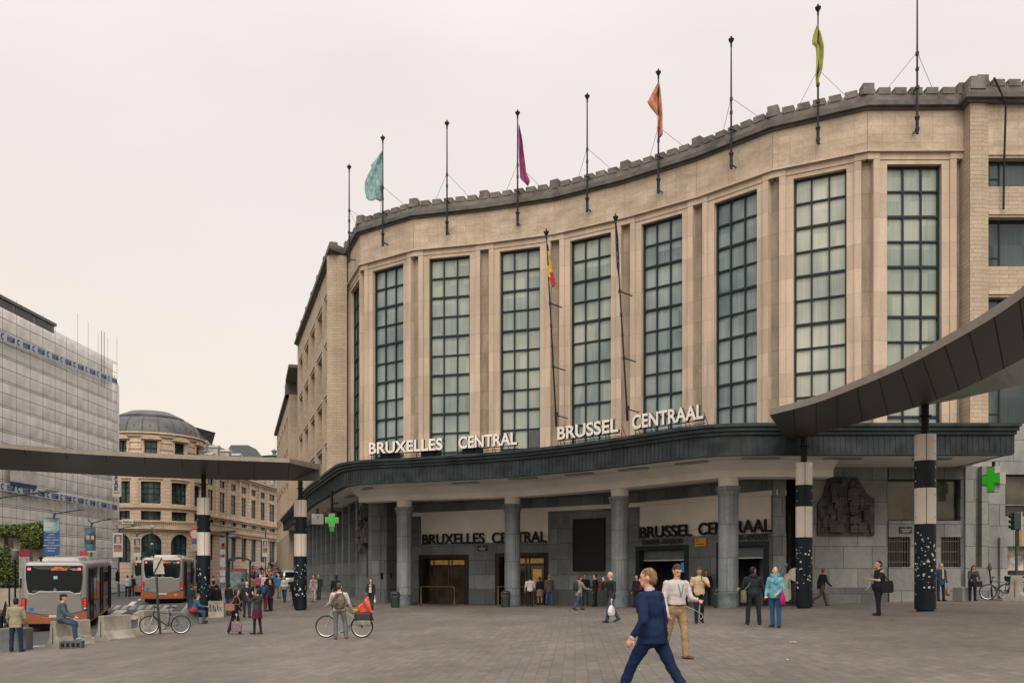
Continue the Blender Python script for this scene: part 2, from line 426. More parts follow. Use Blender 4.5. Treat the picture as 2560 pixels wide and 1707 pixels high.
# far pavement on the other side of the street
fp = MB()
FKP = [V(-26.5, 28, 0), V(-29.5, 40, 0), V(-33, 52, 0), V(-34.5, 62, 0), V(-35.5, 72, 0), V(-37, 84, 0), V(-39, 98, 0), V(-50, 125, 0)]
fk = resample(FKP, 24)
for i in range(23):
    a, b = fk[i], fk[i + 1]
    za, zb = G(a.x, a.y) + .02, G(b.x, b.y) + .02
    prev = None
    for k in range(8):
        x0a, x1a = a.x - k * 3, a.x - (k + 1) * 3; x0b, x1b = b.x - k * 3, b.x - (k + 1) * 3
        fp.quad((x0a, a.y, G(x0a, a.y) + .02), (x0b, b.y, G(x0b, b.y) + .02), (x1b, b.y, G(x1b, b.y) + .02), (x1a, a.y, G(x1a, a.y) + .02))
    fp.quad((a.x, a.y, za), (a.x, a.y, za - .2), (b.x, b.y, zb - .2), (b.x, b.y, zb))
struct(fp.build('pavement', BRICK('pavement_slabs', (.26, .24, .215), (.21, .195, .18), (.1, .095, .09), .6, .4, .01, stain=.2)))
# road markings
WHT = M('road_paint', (.56, .52, .46), .7, var=.25, scale=3)
mk = MB()
def mark(px0, py0, px1, py1, px2, py2, px3, py3):
    ps = []
    for (px, py) in ((px0, py0), (px1, py1), (px2, py2), (px3, py3)):
        # march to the road surface
        D = 20.0
        for _ in range(4000):
            x = PX(px, D)
            if PZ(py, D) <= G(x, D) - .12 + .005: break
            D += .04
        ps.append(V(PX(px, D), D, G(PX(px, D), D) - .12 + .008))
    n_ = 5; rr = []
    for j in range(n_ + 1):
        a = ps[0].lerp(ps[3], j / n_); b = ps[1].lerp(ps[2], j / n_); row = []
        for i in range(n_ + 1):
            p = a.lerp(b, i / n_); row.append(V(p.x, p.y, G(p.x, p.y) - .12 + .012))
        rr.append(row)
    for j in range(n_):
        for i in range(n_): mk.quad(rr[j][i], rr[j][i + 1], rr[j + 1][i + 1], rr[j + 1][i])
def Z2(x, y): return (240 + x / 5.227, 1300 + y / 5.227)
def Z1(x, y): return (x / 5.225, 1350 + y / 5.225)
def mk2(*q):
    a = []
    for x, y in q: a += list(Z2(x, y))
    mark(*a)
mk2((265, 1175), (415, 1175), (320, 1235), (175, 1235)); mk2((560, 1175), (700, 1175), (640, 1230), (470, 1230))
mk2((440, 1238), (590, 1238), (520, 1296), (352, 1296)); mk2((830, 1170), (945, 1170), (900, 1220), (760, 1220))
mk2((740, 1238), (850, 1238), (800, 1285), (700, 1290)); mk2((470, 1060), (540, 1060), (480, 1112), (412, 1112)); mk2((560, 1028), (590, 1028), (575, 1046), (540, 1046))
mk2((40, 1180), (140, 1178), (60, 1215), (-60, 1215)); mk2((215, 880), (310, 880), (262, 893), (190, 893)); mk2((480, 838), (550, 838), (330, 915), (245, 915)); mk2((490, 868), (580, 868), (470, 905), (405, 905))
for k in range(4):
    yy = 1113 + k * 14
    for q in range(9): mk2((160 + q * 105 - k * 14, yy), (225 + q * 105 - k * 14, yy), (217 + q * 105 - k * 14, yy + 6), (152 + q * 105 - k * 14, yy + 6))
mark(0, 1541, 14, 1538, 14, 1548, 0, 1553); mark(0, 1556, 17, 1551, 17, 1561, 0, 1568)
mark(68, 1615, 104, 1613, 104, 1618, 68, 1620); mark(206, 1598, 232, 1596, 232, 1600, 206, 1602)
struct(mk.build('road_markings', WHT))

# ------------------------------------------------------------------ station building
ST = thing('station_building', 'curved cream stone railway station with tall steel windows above a dark canopy', 'building', (0, 50, 0))
wall = MB()      # 0 STONE 1 ATTIC 2 NICHE 3 YBRICK 4 GREY
zlo = E0 + 4.6
WW = 1.0
for i in range(9):
    a, b = FAC[i], FAC[i + 1]; d = (b - a); Lb = d.length; d = d / Lb; n = V(d.y, -d.x, 0)
    def bx(u0, u1, dep0, dep1, z0, z1, mi=0):
        wall.mi = mi; wall.obox(a + d * u0 + n * dep0 + V(0, 0, z0), d * (u1 - u0), n * (dep1 - dep0), V(0, 0, z1 - z0))
    zt = E0 + 20.4
    for (u0, u1) in ((.3, .62), (Lb - .62, Lb - .3)): bx(u0, u1, -.8, 0, zlo, E0 + 20.62)
    for (u0, u1) in ((.62, WW), (Lb - WW, Lb - .62)): bx(u0, u1, -.8, -.09, zlo, E0 + 20.62)
    bx(WW, Lb - WW, -.8, -.09, zt, E0 + 20.62)
    bx(.62, Lb - .62, -.8, -.04, E0 + 20.62, E0 + 20.95)
    # thin fillet lines on the pilasters
    # interior dark behind glass
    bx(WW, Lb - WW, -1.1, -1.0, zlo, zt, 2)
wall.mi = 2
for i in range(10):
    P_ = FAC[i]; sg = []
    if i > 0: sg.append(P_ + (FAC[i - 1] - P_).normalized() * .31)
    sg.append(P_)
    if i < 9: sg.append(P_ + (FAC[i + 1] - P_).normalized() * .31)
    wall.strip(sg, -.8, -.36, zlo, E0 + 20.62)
wall.mi = 0
for i in range(10):          # caps of the niches
    p = FAC[i]
    for j, sg in ((i - 1, -1), (i, 1)):
        if 0 <= j < 9:
            a, b = FAC[j], FAC[j + 1]; d = (b - a).normalized(); n = V(d.y, -d.x, 0)
            o = p if sg > 0 else p - d * .62
            wall.obox(o + n * -.8 + V(0, 0, E0 + 20.62), d * .62, n * .82, V(0, 0, .33))
wall.mi = 1; wall.strip(FAC, -1.0, .06, E0 + 21.03, E0 + HC)
wall.mi = 0; wall.strip(FAC, -1.0, .15, E0 + 20.95, E0 + 21.03)
# expansion joints
wall.mi = 2
for i in range(1, 9):
    p = offset(FAC, .065)[i]; wall.obox(p + V(-.018, -.012, E0 + 21.04), (.03, 0, 0), (0, .1, 0), (0, 0, HC - 21.04))
# ---- left wing
def wingwall(A, B, outn, cols, rows, z0, z1, mi_main, rec=.55, ww=1.5, first=1.4, pitch=None, wlist=None):
    d = (B - A); Lb = d.length; d = d / Lb
    us = [first + k * pitch for k in range(cols)]
    wall.mi = mi_main
    def bx(u0, u1, dep0, dep1, za, zb, mi=mi_main):
        wall.mi = mi; wall.obox(A + d * u0 + outn * dep0 + V(0, 0, za), d * (u1 - u0), outn * (dep1 - dep0), V(0, 0, zb - za))
    edges = [0]
    for u in us: edges += [u, u + ww]
    edges.append(Lb)
    for k in range(0, len(edges), 2): bx(edges[k], edges[k + 1], -1.0, 0, z0, z1)
    for u in us:
        zz = z0
        for (za, zb) in sorted(rows):
            bx(u, u + ww, -1.0, -.002, zz, za); zz = zb
            fr = MB()
            o = A + d * u - outn * rec
            t_ = .08
            fr.obox(o + V(0, 0, za), d * ww, outn * .08, V(0, 0, t_)); fr.obox(o + V(0, 0, zb - t_), d * ww, outn * .08, V(0, 0, t_))
            for uu in (0, ww / 3 - .03, ww - t_): fr.obox(o + d * uu + V(0, 0, za + t_), d * t_, outn * .08, V(0, 0, zb - za - 2 * t_))
            w_ = fr.build('window', MULL, ST, world=True)
            g_ = MB(); g_.obox(o + d * .01 + V(0, 0, za + .01) - outn * .06, d * (ww - .02), outn * .08, V(0, 0, zb - za - .02)); g_.build('pane', wlist or WINGGL, w_, world=True)
            # surround
            wall.mi = mi_main
            e_ = .12
            for (q0, q1, r0, r1) in ((u - .3, u - .3 + e_, za - .1, zb + .35), (u + ww + .3 - e_, u + ww + .3, za - .1, zb + .35), (u - .3 + e_, u + ww + .3 - e_, zb + .23, zb + .35)):
                bx(q0, q1, 0, .07, r0, r1)
        bx(u, u + ww, -1.0, -.002, zz, z1)
LN = V(-LWD.y, LWD.x, 0)       # outward normal of the left wing (to the street)
LN = V(-math.cos(R(18.5)), -math.sin(R(18.5)), 0)
lrows = [(E0 + 18.6, E0 + 20.9), (E0 + 14.4, E0 + 17.3), (E0 + 10.6, E0 + 13.3), (E0 + 7.0, E0 + 9.7)]
wingwall(LW0, LW1, LN, 5, lrows, E0 + 4.6, E0 + HC, 3, rec=.45, ww=3.5, first=1.1, pitch=5.25)
# end wall of the left wing above block 2 and returns
wall.mi = 3
wall.obox(LW1 - LN * 9 + V(0, 0, E0 + 4.6), LN * 9, LWD * .6, V(0, 0, HC - 4.6))
# return between curved front and left wing (brick pier)
wall.mi = 3
ret = [LW0, LW0 - LN * 1.05, FAC[0]]
wall.strip([V(*LW0), FAC[0] + V(.05, .05, 0)], -.6, 0, E0 + 4.6, E0 + HC)
# ---- left wing block 2 (further up the street)
B0 = V(-24.2, 97.8, 0); BD = V(-math.sin(R(17.1)), math.cos(R(17.1)), 0); B1 = B0 + BD * 30.5; BN = V(-math.cos(R(17.1)), -math.sin(R(17.1)), 0)
wingwall(B0, B1, BN, 6, [(E0 + 15, E0 + 17.4), (E0 + 11.2, E0 + 13.8), (E0 + 7.4, E0 + 10.0), (E0 + 4.6, E0 + 6.2)], -2, E0 + 19.6, 3, rec=.4, ww=2.9, first=2, pitch=4.7)
wall.mi = 3; wall.obox(B0 - LN * 8 + V(0, 0, 2), LN * 8, LWD * .5, V(0, 0, E0 + 18.3))
wingwall(LW1 + LWD * .1 - LN * .5, B0 - LWD * .05 - LN * 1.0, LN, 2, [(E0 + 16.0, E0 + 18.0), (E0 + 12.6, E0 + 14.6), (E0 + 8.4, E0 + 10.8)], 2, E0 + 20.9, 3, rec=.4, ww=1.9, first=1.3, pitch=3.6)
# ---- right wing
RW0 = V(22.35, 43.9, 0); RW1 = V(40, 43.9, 0); RN = V(0, -1, 0)
wall.mi = 3
d_ = V(1, 0, 0)
def rb(x0, x1, y0, y1, z0, z1, mi=3):
    wall.mi = mi; wall.obox((x0, y0, z0), (x1 - x0, 0, 0), (0, y1 - y0, 0), (0, 0, z1 - z0))
ztop = E0 + HC
rb(22.35, 23.05, 43.9, 45.6, E0 + 2, ztop, 3); rb(23.05, 23.28, 43.98, 45.6, E0 + 2, ztop, 3)
zr = [(E0 + 19.0, E0 + 20.4), (E0 + 15.1, E0 + 17.5), (E0 + 11.2, E0 + 13.6), (E0 + 7.4, E0 + 9.9), (E0 + 3.1, E0 + 4.9)]
zz = E0 - 2.4
for za, zb in sorted(zr):
    rb(23.28, 40, 44.05, 45.6, zz, za, 3 if za > E0 + 6 else 4); zz = zb
    fr = MB(); yb = 44.45
    for (u0, u1) in ((23.28, 26.2), (27.2, 30.4), (31.4, 34.6)):
        fr.obox((u0, yb, za), (u1 - u0, 0, 0), (0, .1, 0), (0, 0, .08)); fr.obox((u0, yb, zb - .08), (u1 - u0, 0, 0), (0, .1, 0), (0, 0, .08))
        for uu in (u0, u0 + .75, u1 - .08): fr.obox((uu, yb, za + .08), (.08, 0, 0), (0, .1, 0), (0, 0, zb - za - .16))
        fr.obox((u0 + .08, yb + .01, za + .5), (.67, 0, 0), (0, .08, 0), (0, 0, .07))
    w_ = fr.build('window', MULL, ST, world=True)
    g_ = MB()
    for (u0, u1) in ((23.28, 26.2), (27.2, 30.4), (31.4, 34.6)): g_.obox((u0 + .01, yb + .05, za + .01), (u1 - u0 - .02, 0, 0), (0, .05, 0), (0, 0, zb - za - .02))
    g_.build('pane', DGLASS, w_, world=True)
    for (u0, u1) in ((26.2, 27.2), (30.4, 31.4), (34.6, 40)): rb(u0, u1, 44.052, 45.6, za, zb)
    if za > E0 + 6:
        rb(23.3, 26.4, 43.98, 44.05, zb + .12, zb + .3, 0)
rb(23.28, 40, 44.05, 45.6, zz, ztop, 1)
FULL = [LW1 + LWD * .01] + [LW0] + FAC + [V(22.35, 43.9, 0), V(40, 43.9, 0)]
# solid core behind (blocks light)
wall.mi = 3
core = [V(p.x, p.y, 0) for p in ([LW1 - LN * 2 + V(0, 0, 0), LW0 - LN * 2 + LWD * 2] + offset(FAC, -2.2) + [V(24, 47, 0), V(40, 47, 0)])]
wall.strip([LW1 - LN * 1.6, LW0 - LN * 1.6 + LWD * 1.2], -1, -.5, 0, E0 + HC)
wall.build('wall', [STONE, ATTIC, NICHE, YBRICK, GREYLT], ST, world=True)
rf = MB(); pl = [V(p.x, p.y, E0 + HC + .2) for p in ([LW1 - LN * .5, LW0 - LN * .5] + offset(FAC, -.5) + [V(22.4, 45, 0), V(40, 45, 0), V(40, 80, 0), V(-5, 110, 0)])]
rf.poly(pl); rf.build('roof', DARKST, ST, world=True)
# ---- cornice and crenellated parapet
cr = MB(); 
ALLC = [V(LW1.x, LW1.y, 0), LW0] + FAC + [V(22.35, 43.9, 0), V(40, 43.9, 0)]
cr.strip(ALLC, -.9, .18, E0 + HC, E0 + HC + .12); cr.strip(ALLC, -.9, .38, E0 + HC + .12, E0 + HC + .34)
cr.strip(ALLC, -.85, .26, E0 + HC + .34, E0 + HC + .42)
cr.strip([B1, B0], -.9, .38, E0 + 19.6, E0 + 20.0); cr.obox(B0 - LN * 4 + V(0, 0, E0 + 19.6), LN * 4.3, LWD * 2.4, V(0, 0, 1.5))
cr.strip([LW1 + LWD * .3, B0 - LN * .5], -.9, .3, E0 + 20.9, E0 + 21.2)
cr.build('cornice', CORN, ST, world=True)
pp = MB(); zb = E0 + HC + .42
pp.strip(ALLC, -.35, .14, zb, zb + .34)
def teeth(a, b, nt, tall=True):
    d = (b - a); Lb = d.length; d = d / Lb; n = V(d.y, -d.x, 0)
    st = Lb / (nt + 1)
    for k in range(0, nt + 2):
        c = a + d * (st * k); big = k in (0, nt + 1)
        if big and not tall: continue
        if k == nt + 1: continue
        hw = .29 if not big else .27; hh = .54 if not big else .76
        pp.obox(c - d * hw - n * .4 + V(0, 0, zb + .34), d * 2 * hw, n * .58, V(0, 0, hh - .34 + .12))
        sh = hw + .07; pp.obox(c - d * sh - n * .38 + V(0, 0, zb + .34), d * 2 * sh, n * .52, V(0, 0, (hh - .34) * (.62)))
    return
for i in range(9): teeth(FAC[i], FAC[i + 1], 5)
teeth(FAC[9] + V(0, .0, 0), FAC[9] + V(5 * .79 * 0 + .01, 0, 0), 0)
for k in range(8): teeth(V(22.9 + k * 4.6, 43.9, 0), V(22.9 + (k + 1) * 4.6, 43.9, 0), 5)
nn = 6
for k in range(nn): teeth(LW1.lerp(LW0, k / nn), LW1.lerp(LW0, (k + 1) / nn), 5)
pp.box((22.65, 44.05, zb + .5), .75, .7, .6)
pp.build('parapet', DARKST, ST, world=True)
# drain pipe on the right wing
dp = MB(); dp.tube([(23.3, 43.5, zb + .6), (23.9, 43.55, E0 + HC - .2), (23.95, 43.8, E0 + 20), (23.95, 43.85, E0 + 17.8)], .05)
dp.build('drain_pipe', BLACKM, ST, world=True)
# ---- tall windows
for i in range(9):
    a, b = FAC[i], FAC[i + 1]; d = (b - a); Lb = d.length; d = d / Lb; n = V(d.y, -d.x, 0)
    fr = MB(); o = a + d * WW - n * .45; W_ = Lb - 2 * WW; z0, z1 = E0 + 5.4, E0 + 20.4
    rowsn = 12; ph = (z1 - z0) / rowsn
    t_ = .10
    fr.obox(o + V(0, 0, z0), d * t_, n * .12, V(0, 0, z1 - z0)); fr.obox(o + d * (W_ - t_) + V(0, 0, z0), d * t_, n * .12, V(0, 0, z1 - z0))
    for k in (1, 2): fr.obox(o + d * (W_ * k / 3 - .038) + V(0, 0, z0), d * .076, n * .10, V(0, 0, z1 - z0))
    for k in range(rowsn + 1):
        tt = .12 if k % 2 == 0 else .085
        fr.obox(o + d * t_ + V(0, 0, z0 + k * ph - tt / 2 - (.04 if k == rowsn else 0)), d * (W_ - 2 * t_), n * .088, V(0, 0, tt))
    w_ = fr.build('window', MULL, ST, world=True)
    g_ = MB(); rnd = random.Random(i)
    for r_ in range(rowsn):
        for c_ in range(3):
            tl = (rnd.random() - .5) * .03; t2 = (rnd.random() - .5) * .03
            p0 = o + d * (W_ * c_ / 3 + .01) - n * .02 + V(0, 0, z0 + r_ * ph + .01); dx = d * (W_ / 3 - .02) + n * tl; dz = V(0, 0, ph - .02) + n * t2
            g_.obox(p0 - n * .03, dx, n * .03, dz)
    if i == 3:
        g_.mi = 1
        g_.obox(o + d * (W_ * 2 / 3 + .05) + n * .0 + V(0, 0, z0 + 2 * ph + .1), d * (W_ / 3 - .1), n * .05, V(0, 0, ph - .15))
    g_.build('pane', [[GLASSB, GLASSB, GLASS, GLASS, GLASS, GLASSB, GLASSB, GLASSP, GLASS][i], M('grey_panel', (.07, .08, .085), .6)], w_, world=True)
# ---- ground floor walls
gf = MB()   # 0 grey stone,1 white panel,2 dark,3 light grey
def wall_run(pl, mi, z0, z1, th=.6): gf.mi = mi; gf.strip(pl, -th, 0, z0, z1)
# entrance wall with door openings, worked along the polyline
DOORS = [(1048, 1172, 1.22), (1238, 1371, 1.27), (1590, 1722, 1.50), (1792, 1922, 1.54)]
hp0, hp1 = 1.9, 3.57
cuts = []
for x0, x1, h in DOORS: cuts.append((hit(x0, WALLD), hit(x1, WALLD), h))
def sub(pl, p, q):
    """part of polyline between p and q (both on it), by X"""
    return [p] + [v for v in pl if p.x + .02 < v.x < q.x - .02] + [q]
seq = [WALLD[0]]
for a, b, h in cuts: seq += [a, b]
seq.append(WALLD[-1])
for k in range(0, len(seq), 2): wall_run(sub(WALLD, seq[k], seq[k + 1]), 0, -1, E0 + hp0)
for a, b, h in cuts: wall_run(sub(WALLD, a, b), 0, E0 + h, E0 + hp0)
pA, pB, pC, pD = hit(1052, WALLD), hit(1370, WALLD), hit(1597, WALLD), hit(1931, WALLD)
wall_run(sub(WALLD, WALLD[0], pA), 0, E0 + hp0, E0 + 4.4); wall_run(sub(WALLD, pB, pC), 0, E0 + hp0, E0 + 4.4)

gf.mi = 1
gf.strip(sub(WALLD, pA, pB), -.6, -.06, E0 + hp0, E0 + hp1); gf.strip(sub(WALLD, pC, pD), -.6, -.06, E0 + hp0, E0 + hp1)
gf.strip(WALLD, -.6, .05, E0 + hp1, E0 + hp1 + .22)
gf.mi = 0
gf.strip(WALLD, -.6, -.02, E0 + hp1 + .22, E0 + 4.6)
# dark passage right of the entrances
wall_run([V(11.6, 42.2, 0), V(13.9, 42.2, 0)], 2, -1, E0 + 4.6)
gf.mi = 0; gf.obox((11.60, 39.95, -1), (.54, 0, 0), (0, 2.3, 0), (0, 0, E0 + 5.5))
# left end of entrance wall: curved corner piece
gf.mi = 0
gf.strip([BACKL, V(-7.4, 53.1, 0), V(-6.9, 54.9, 0)], -.5, 0, -1, E0 + 4.75)
# left wing ground floor: pilasters and tall openings
GD = V(-24.0, 98.6, 0) - BACKL; GLn = GD.length; GD = GD / GLn; GN = V(-GD.y, GD.x, 0)
if GN.x > 0: GN = -GN
def lb(u0, u1, d0, d1, z0, z1, mi=0): gf.mi = mi; gf.obox(BACKL + GD * u0 + GN * d0 + V(0, 0, z0), GD * (u1 - u0), GN * (d1 - d0), V(0, 0, z1 - z0))
lb(0, 4.6, -.5, 0, -1, E0 + 4.75)
u = 4.6
bays_l = []
while u < GLn - 2:
    lb(u, u + .55, -.5, .12, -1, E0 + 4.75); bays_l.append(u + .55)
    lb(u + .55, u + 3.0, -.5, -.25, -1, E0 + .2); lb(u + .55, u + 3.0, -.5, -.2, E0 + 4.2, E0 + 4.75)
    lb(u + .55, u + 1.0, -.5, -.3, E0 + .2, E0 + 4.2)
    u += 3.0
lb(u, GLn + .5, -.5, 0, -1, E0 + 4.75)
# relief wall to the right, under the canopy
RY = 40.6
def gb(x0, x1, z0, z1, y0=RY, y1=RY + .6, mi=0): gf.mi = mi; gf.obox((x0, y0, E0 + z0), (x1 - x0, 0, 0), (0, y1 - y0, 0), (0, 0, z1 - z0))
rx = lambda px: PX(px, RY)
gb(rx(2030), rx(2218), -3, 4.9, mi=3)
gb(rx(2218), rx(2222), -3, 4.9, RY + .1, RY + .6)
gb(rx(2222), rx(2402), 4.32, 4.9, mi=0); gb(rx(2222), rx(2402), 1.72, 2.45, mi=3); gb(rx(2222), rx(2402), -3, .36, mi=3)
gb(rx(2276), rx(2352), .36, 1.72, mi=3)
gb(rx(2402), rx(2411), -3, 4.9, RY + .02, mi=0); gb(rx(2411), rx(2436), -3, 4.9, RY - .1, RY + .6, mi=3); gb(rx(2436), rx(2452), 0.35, 4.9, RY + .25, RY + .7, mi=0); gb(rx(2436), rx(2452), -3, .35, RY - .1, RY + .6, mi=3)
gb(rx(2452), rx(2470), -3, 4.9, RY - .1, RY + 3.3, mi=3)
# right of the canopy, light stone street front
X0 = rx(2470)
gf.mi = 3
gb(X0, PX(2513, 42), -3, 7.0, 42.0, 44.0, 3)
gb(PX(2513, 42), 40, 3.25 - .0, 3.3, 42.0, 44.0, 3); gb(PX(2513, 42), 40, 1.35, 2.75, 42.0, 44.0, 3)
gb(PX(2513, 42), 40, 4.7, 7.0, 42.0, 44.0, 3); gb(27.5, 40, 2.75, 4.7, 42, 44, 3)
gb(24.4, 40, 5.1, 5.4, 41.6, 42, 4)
gb(PX(2495, 42), PX(2513, 42), -3, 1.75, 41.8, 42.0, 3)
gb(PX(2560, 42) + .9, 40, -3, 1.35, 42, 44, 3)
def gwin(x0, x1, z0, z1, y, mat, bars=0, frame=.08, yr=.3):
    fr = MB(); xa, xb = x0, x1; yy = y + yr
    fr.obox((xa, yy, E0 + z0), (frame, 0, 0), (0, .1, 0), (0, 0, z1 - z0)); fr.obox((xb - frame, yy, E0 + z0), (frame, 0, 0), (0, .1, 0), (0, 0, z1 - z0))
    fr.obox((xa + frame, yy, E0 + z0), (xb - xa - 2 * frame, 0, 0), (0, .1, 0), (0, 0, frame)); fr.obox((xa + frame, yy, E0 + z1 - frame), (xb - xa - 2 * frame, 0, 0), (0, .1, 0), (0, 0, frame))
    w_ = fr.build('window', BRONZE, ST, world=True)
    g_ = MB(); g_.obox((xa + .01, yy + .04, E0 + z0 + .01), (xb - xa - .02, 0, 0), (0, .05, 0), (0, 0, z1 - z0 - .02)); g_.build('pane', mat, w_, world=True)
    if bars:
        b_ = MB()
        for k in range(bars):
            x = lerp(xa + .08, xb - .08, k / (bars - 1)); b_.tube([(x, y + .12, E0 + z0), (x, y + .12, E0 + z1)], .022, 6)
        for zz in (.16, .5, .84): b_.obox((xa, y + .1, E0 + lerp(z0, z1, zz)), (xb - xa, 0, 0), (0, .03, 0), (0, 0, .04))
        b_.build('window_bars', M('grille_metal', (.10, .09, .075), .5, .4), w_, world=True)
DUSK = M('dim_shop_glass', (.028, .03, .026), .05, var=.6, scale=.8, c2=(.09, .085, .06))
gwin(rx(2222), rx(2402), 2.45, 4.32, RY, DUSK, frame=.07)
gwin(rx(2222), rx(2276), .36, 1.72, RY, M('black_glass', (.01, .01, .01), .2, var=0), bars=8)
gwin(rx(2352), rx(2402), .36, 1.72, RY, M('black_glass', (.01, .01, .01), .2, var=0), bars=8)
gwin(PX(2513, 42), 27.5, 2.75, 4.7, 42, DUSK)
gwin(PX(2513, 42), 27.5, -1.2, 1.35, 42.2, DUSK, yr=.5)
# plinth
gb(rx(2030), rx(2218), -3, -.55, RY - .06, RY, 0); gb(rx(2222), rx(2436), -3, -.5, RY - .06, RY, 3)
gf.build('ground_floor_wall', [GREYST, WPANEL, DARKIN, GREYLT, M('lintel_stone', (.2, .19, .18), .8)], ST, world=True)
# skirting stones on entrance wall
for k in range(0, len(seq), 2):
    bs = MB(); bs.strip(sub(WALLD, seq[k], seq[k + 1]), 0, .03, -1, E0 - .78)
    bs.build('plinth', BRICK('plinth_stone', (.10, .115, .12), (.085, .098, .104), (.02, .022, .025), 1.5, 3, .01), ST, world=True)
# interiors behind doors
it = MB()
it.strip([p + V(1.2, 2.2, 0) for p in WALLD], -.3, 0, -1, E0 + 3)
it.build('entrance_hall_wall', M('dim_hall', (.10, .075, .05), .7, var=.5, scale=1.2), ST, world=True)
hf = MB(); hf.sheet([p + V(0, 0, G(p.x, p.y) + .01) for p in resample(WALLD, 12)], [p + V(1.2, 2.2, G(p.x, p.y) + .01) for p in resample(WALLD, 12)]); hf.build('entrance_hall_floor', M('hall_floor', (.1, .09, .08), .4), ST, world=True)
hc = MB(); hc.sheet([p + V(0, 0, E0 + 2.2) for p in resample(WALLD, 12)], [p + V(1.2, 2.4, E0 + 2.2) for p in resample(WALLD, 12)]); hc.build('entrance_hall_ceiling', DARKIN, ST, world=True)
AMBER = M('amber_lit_glass', (.35, .2, .05), .3, var=.5, scale=4, emit=(.75, .42, .12), estr=.14)
GLD = M('door_glass', (.05, .04, .03), .06, var=.4, scale=1.5, coord='Object')
for k, (a, b, h) in enumerate(cuts):
    d = (b - a); Lb = d.length; d = d / Lb; n = V(d.y, -d.x, 0); z0 = min(G(a.x, a.y), G(b.x, b.y)) - .05; zt = E0 + h
    fr = MB(); 
    for u0, u1 in ((0, .28), (Lb - .28, Lb)): fr.obox(a + d * u0 - n * .3 + V(0, 0, z0), d * (u1 - u0), n * .34, V(0, 0, zt - z0))
    fr.obox(a + d * .28 - n * .3 + V(0, 0, zt - .22), d * (Lb - .56), n * .34, V(0, 0, .22))
    dr = fr.build('door', BRONZE if k < 2 else MULL, ST, world=True)
    if k < 2:
        # bronze swing doors with glass, transom and push bar
        le = MB(); m_ = Lb - .56; o = a + d * .28 - n * .75
        for u0 in (0, m_ * .1, m_ * .46, m_ * .54, m_ * .9, m_ - .06): le.obox(o + d * u0 + V(0, 0, z0), d * .06, n * .06, V(0, 0, zt - z0 - .22))
        for zz in (z0 + .02, zt - .66, zt - .3): le.obox(o + V(0, 0, zz), d * m_, n * .07, V(0, 0, .07))
        le.build('door_leaf', M('brass_frame', (.10, .07, .04), .4, .5), dr, world=True)
        gl = MB()
        gl.obox(o - n * .03 + V(0, 0, z0 + .1), d * m_, n * .02, V(0, 0, zt - z0 - .8)); gl.mi = 1
        gl.obox(o - n * .03 + V(0, 0, zt - .58), d * m_, n * .02, V(0, 0, .27))
        if k == 1: gl.obox(o - n * .02 + d * (m_ * .62) + V(0, 0, z0 + 1.2), d * m_ * .2, n * .02, V(0, 0, .9))
        gl.build('pane', [GLD, AMBER], dr, world=True)
        br = MB(); br.tube([o + n * 1.35 + d * .25 + V(0, 0, z0 + .05), o + n * 1.35 + d * .25 + V(0, 0, z0 + 1.1), o + n * 1.35 + d * (m_ - .35) + V(0, 0, z0 + 1.1), o + n * 1.35 + d * (m_ - .35) + V(0, 0, z0 + .05)], .03)
        br.build('push_rail', M('brass', (.5, .33, .13), .35, .7), dr, world=True)
    else:
        sh = MB(); m_ = Lb - .56; o = a + d * .28 - n * .35
        for q in range(9): sh.obox(o + V(0, 0, zt - .30 - .05 * q) + n * (.01 * (q % 2)), d * m_, n * .04, V(0, 0, .05))
        sh.build('roller_shutter', M('shutter_metal', (.13, .15, .17), .5, .3), dr, world=True)
        ls = MB(); ls.obox(o + V(0, 0, zt - .77) - n * .03, d * m_, n * .1, V(0, 0, .06)); ls.build('shutter_rail', M('pale_rail', (.55, .55, .55), .5), dr, world=True)
        di = MB(); di.obox(o - n * 1.4 + V(0, 0, z0), d * m_, n * .1, V(0, 0, zt - z0)); di.build('opening', DARKIN, dr, world=True)
        sc = MB(); sc.obox(o - n * 1.2 + d * (m_ * .48) + V(0, 0, zt - 1.35), d * m_ * .48, n * .06, V(0, 0, .5)); sc.build('screen', M('blue_screen', (.01, .08, .16), .3, emit=(.01, .14, .32), estr=.8), dr, world=True)
# ---- columns
for k, c in enumerate(COLS):
    g = G(c.x, c.y); cm = MB(); zc = E0 + 3.83; n = 16
    rad = .43; prof = []
    ring = []
    def ringat(z, r, flute=True):
        out = []
        for j in range(n * 4):
            a_ = 2 * math.pi * j / (n * 4); rr = r - (.014 if flute and j % 8 == 0 else 0)
            out.append(c + V(rr * math.cos(a_), rr * math.sin(a_), z))
        return out
    cm.loft([ringat(g - .3, rad), ringat(zc - .42, rad), ringat(zc - .40, rad + .02, False), ringat(zc - .3, rad + .03, False), ringat(zc - .16, rad + .1, False), ringat(zc - .02, rad + .12, False), ringat(zc, rad + .1, False)])
    cm.build('column', COLST, ST, world=True, smooth=True)
    cp = MB(); cp.lathe([(rad + .0, zc), (rad + .0, zc + .38)], (c.x, c.y, 0), 32); cp.build('capital', SOFFIT, ST, world=True, smooth=True)
    cb = MB(); cb.lathe([(rad + .025, g - .3), (rad + .025, g + .62), (rad + .0, g + .64)], (c.x, c.y, 0), 32); cb.build('column_base', M('column_foot', (.12, .145, .155), .7, var=.4, scale=2), ST, world=True, smooth=True)
# ---- canopy
cn = MB()
zf = E0 + 4.85
CANX = CAN + [V(20.4, 36.0, 0)]
cn.strip(CAN, -.25, 0.0, zf, zf + .76); cn.strip(CAN, -.25, .12, zf + .76, zf + .90); cn.strip(CAN, -.4, .24, zf + .90, zf + 1.05); cn.strip(CAN, -.6, .36, zf + 1.05, zf + 1.18)
cn.strip(CAN, -.3, .05, zf - .05, zf)
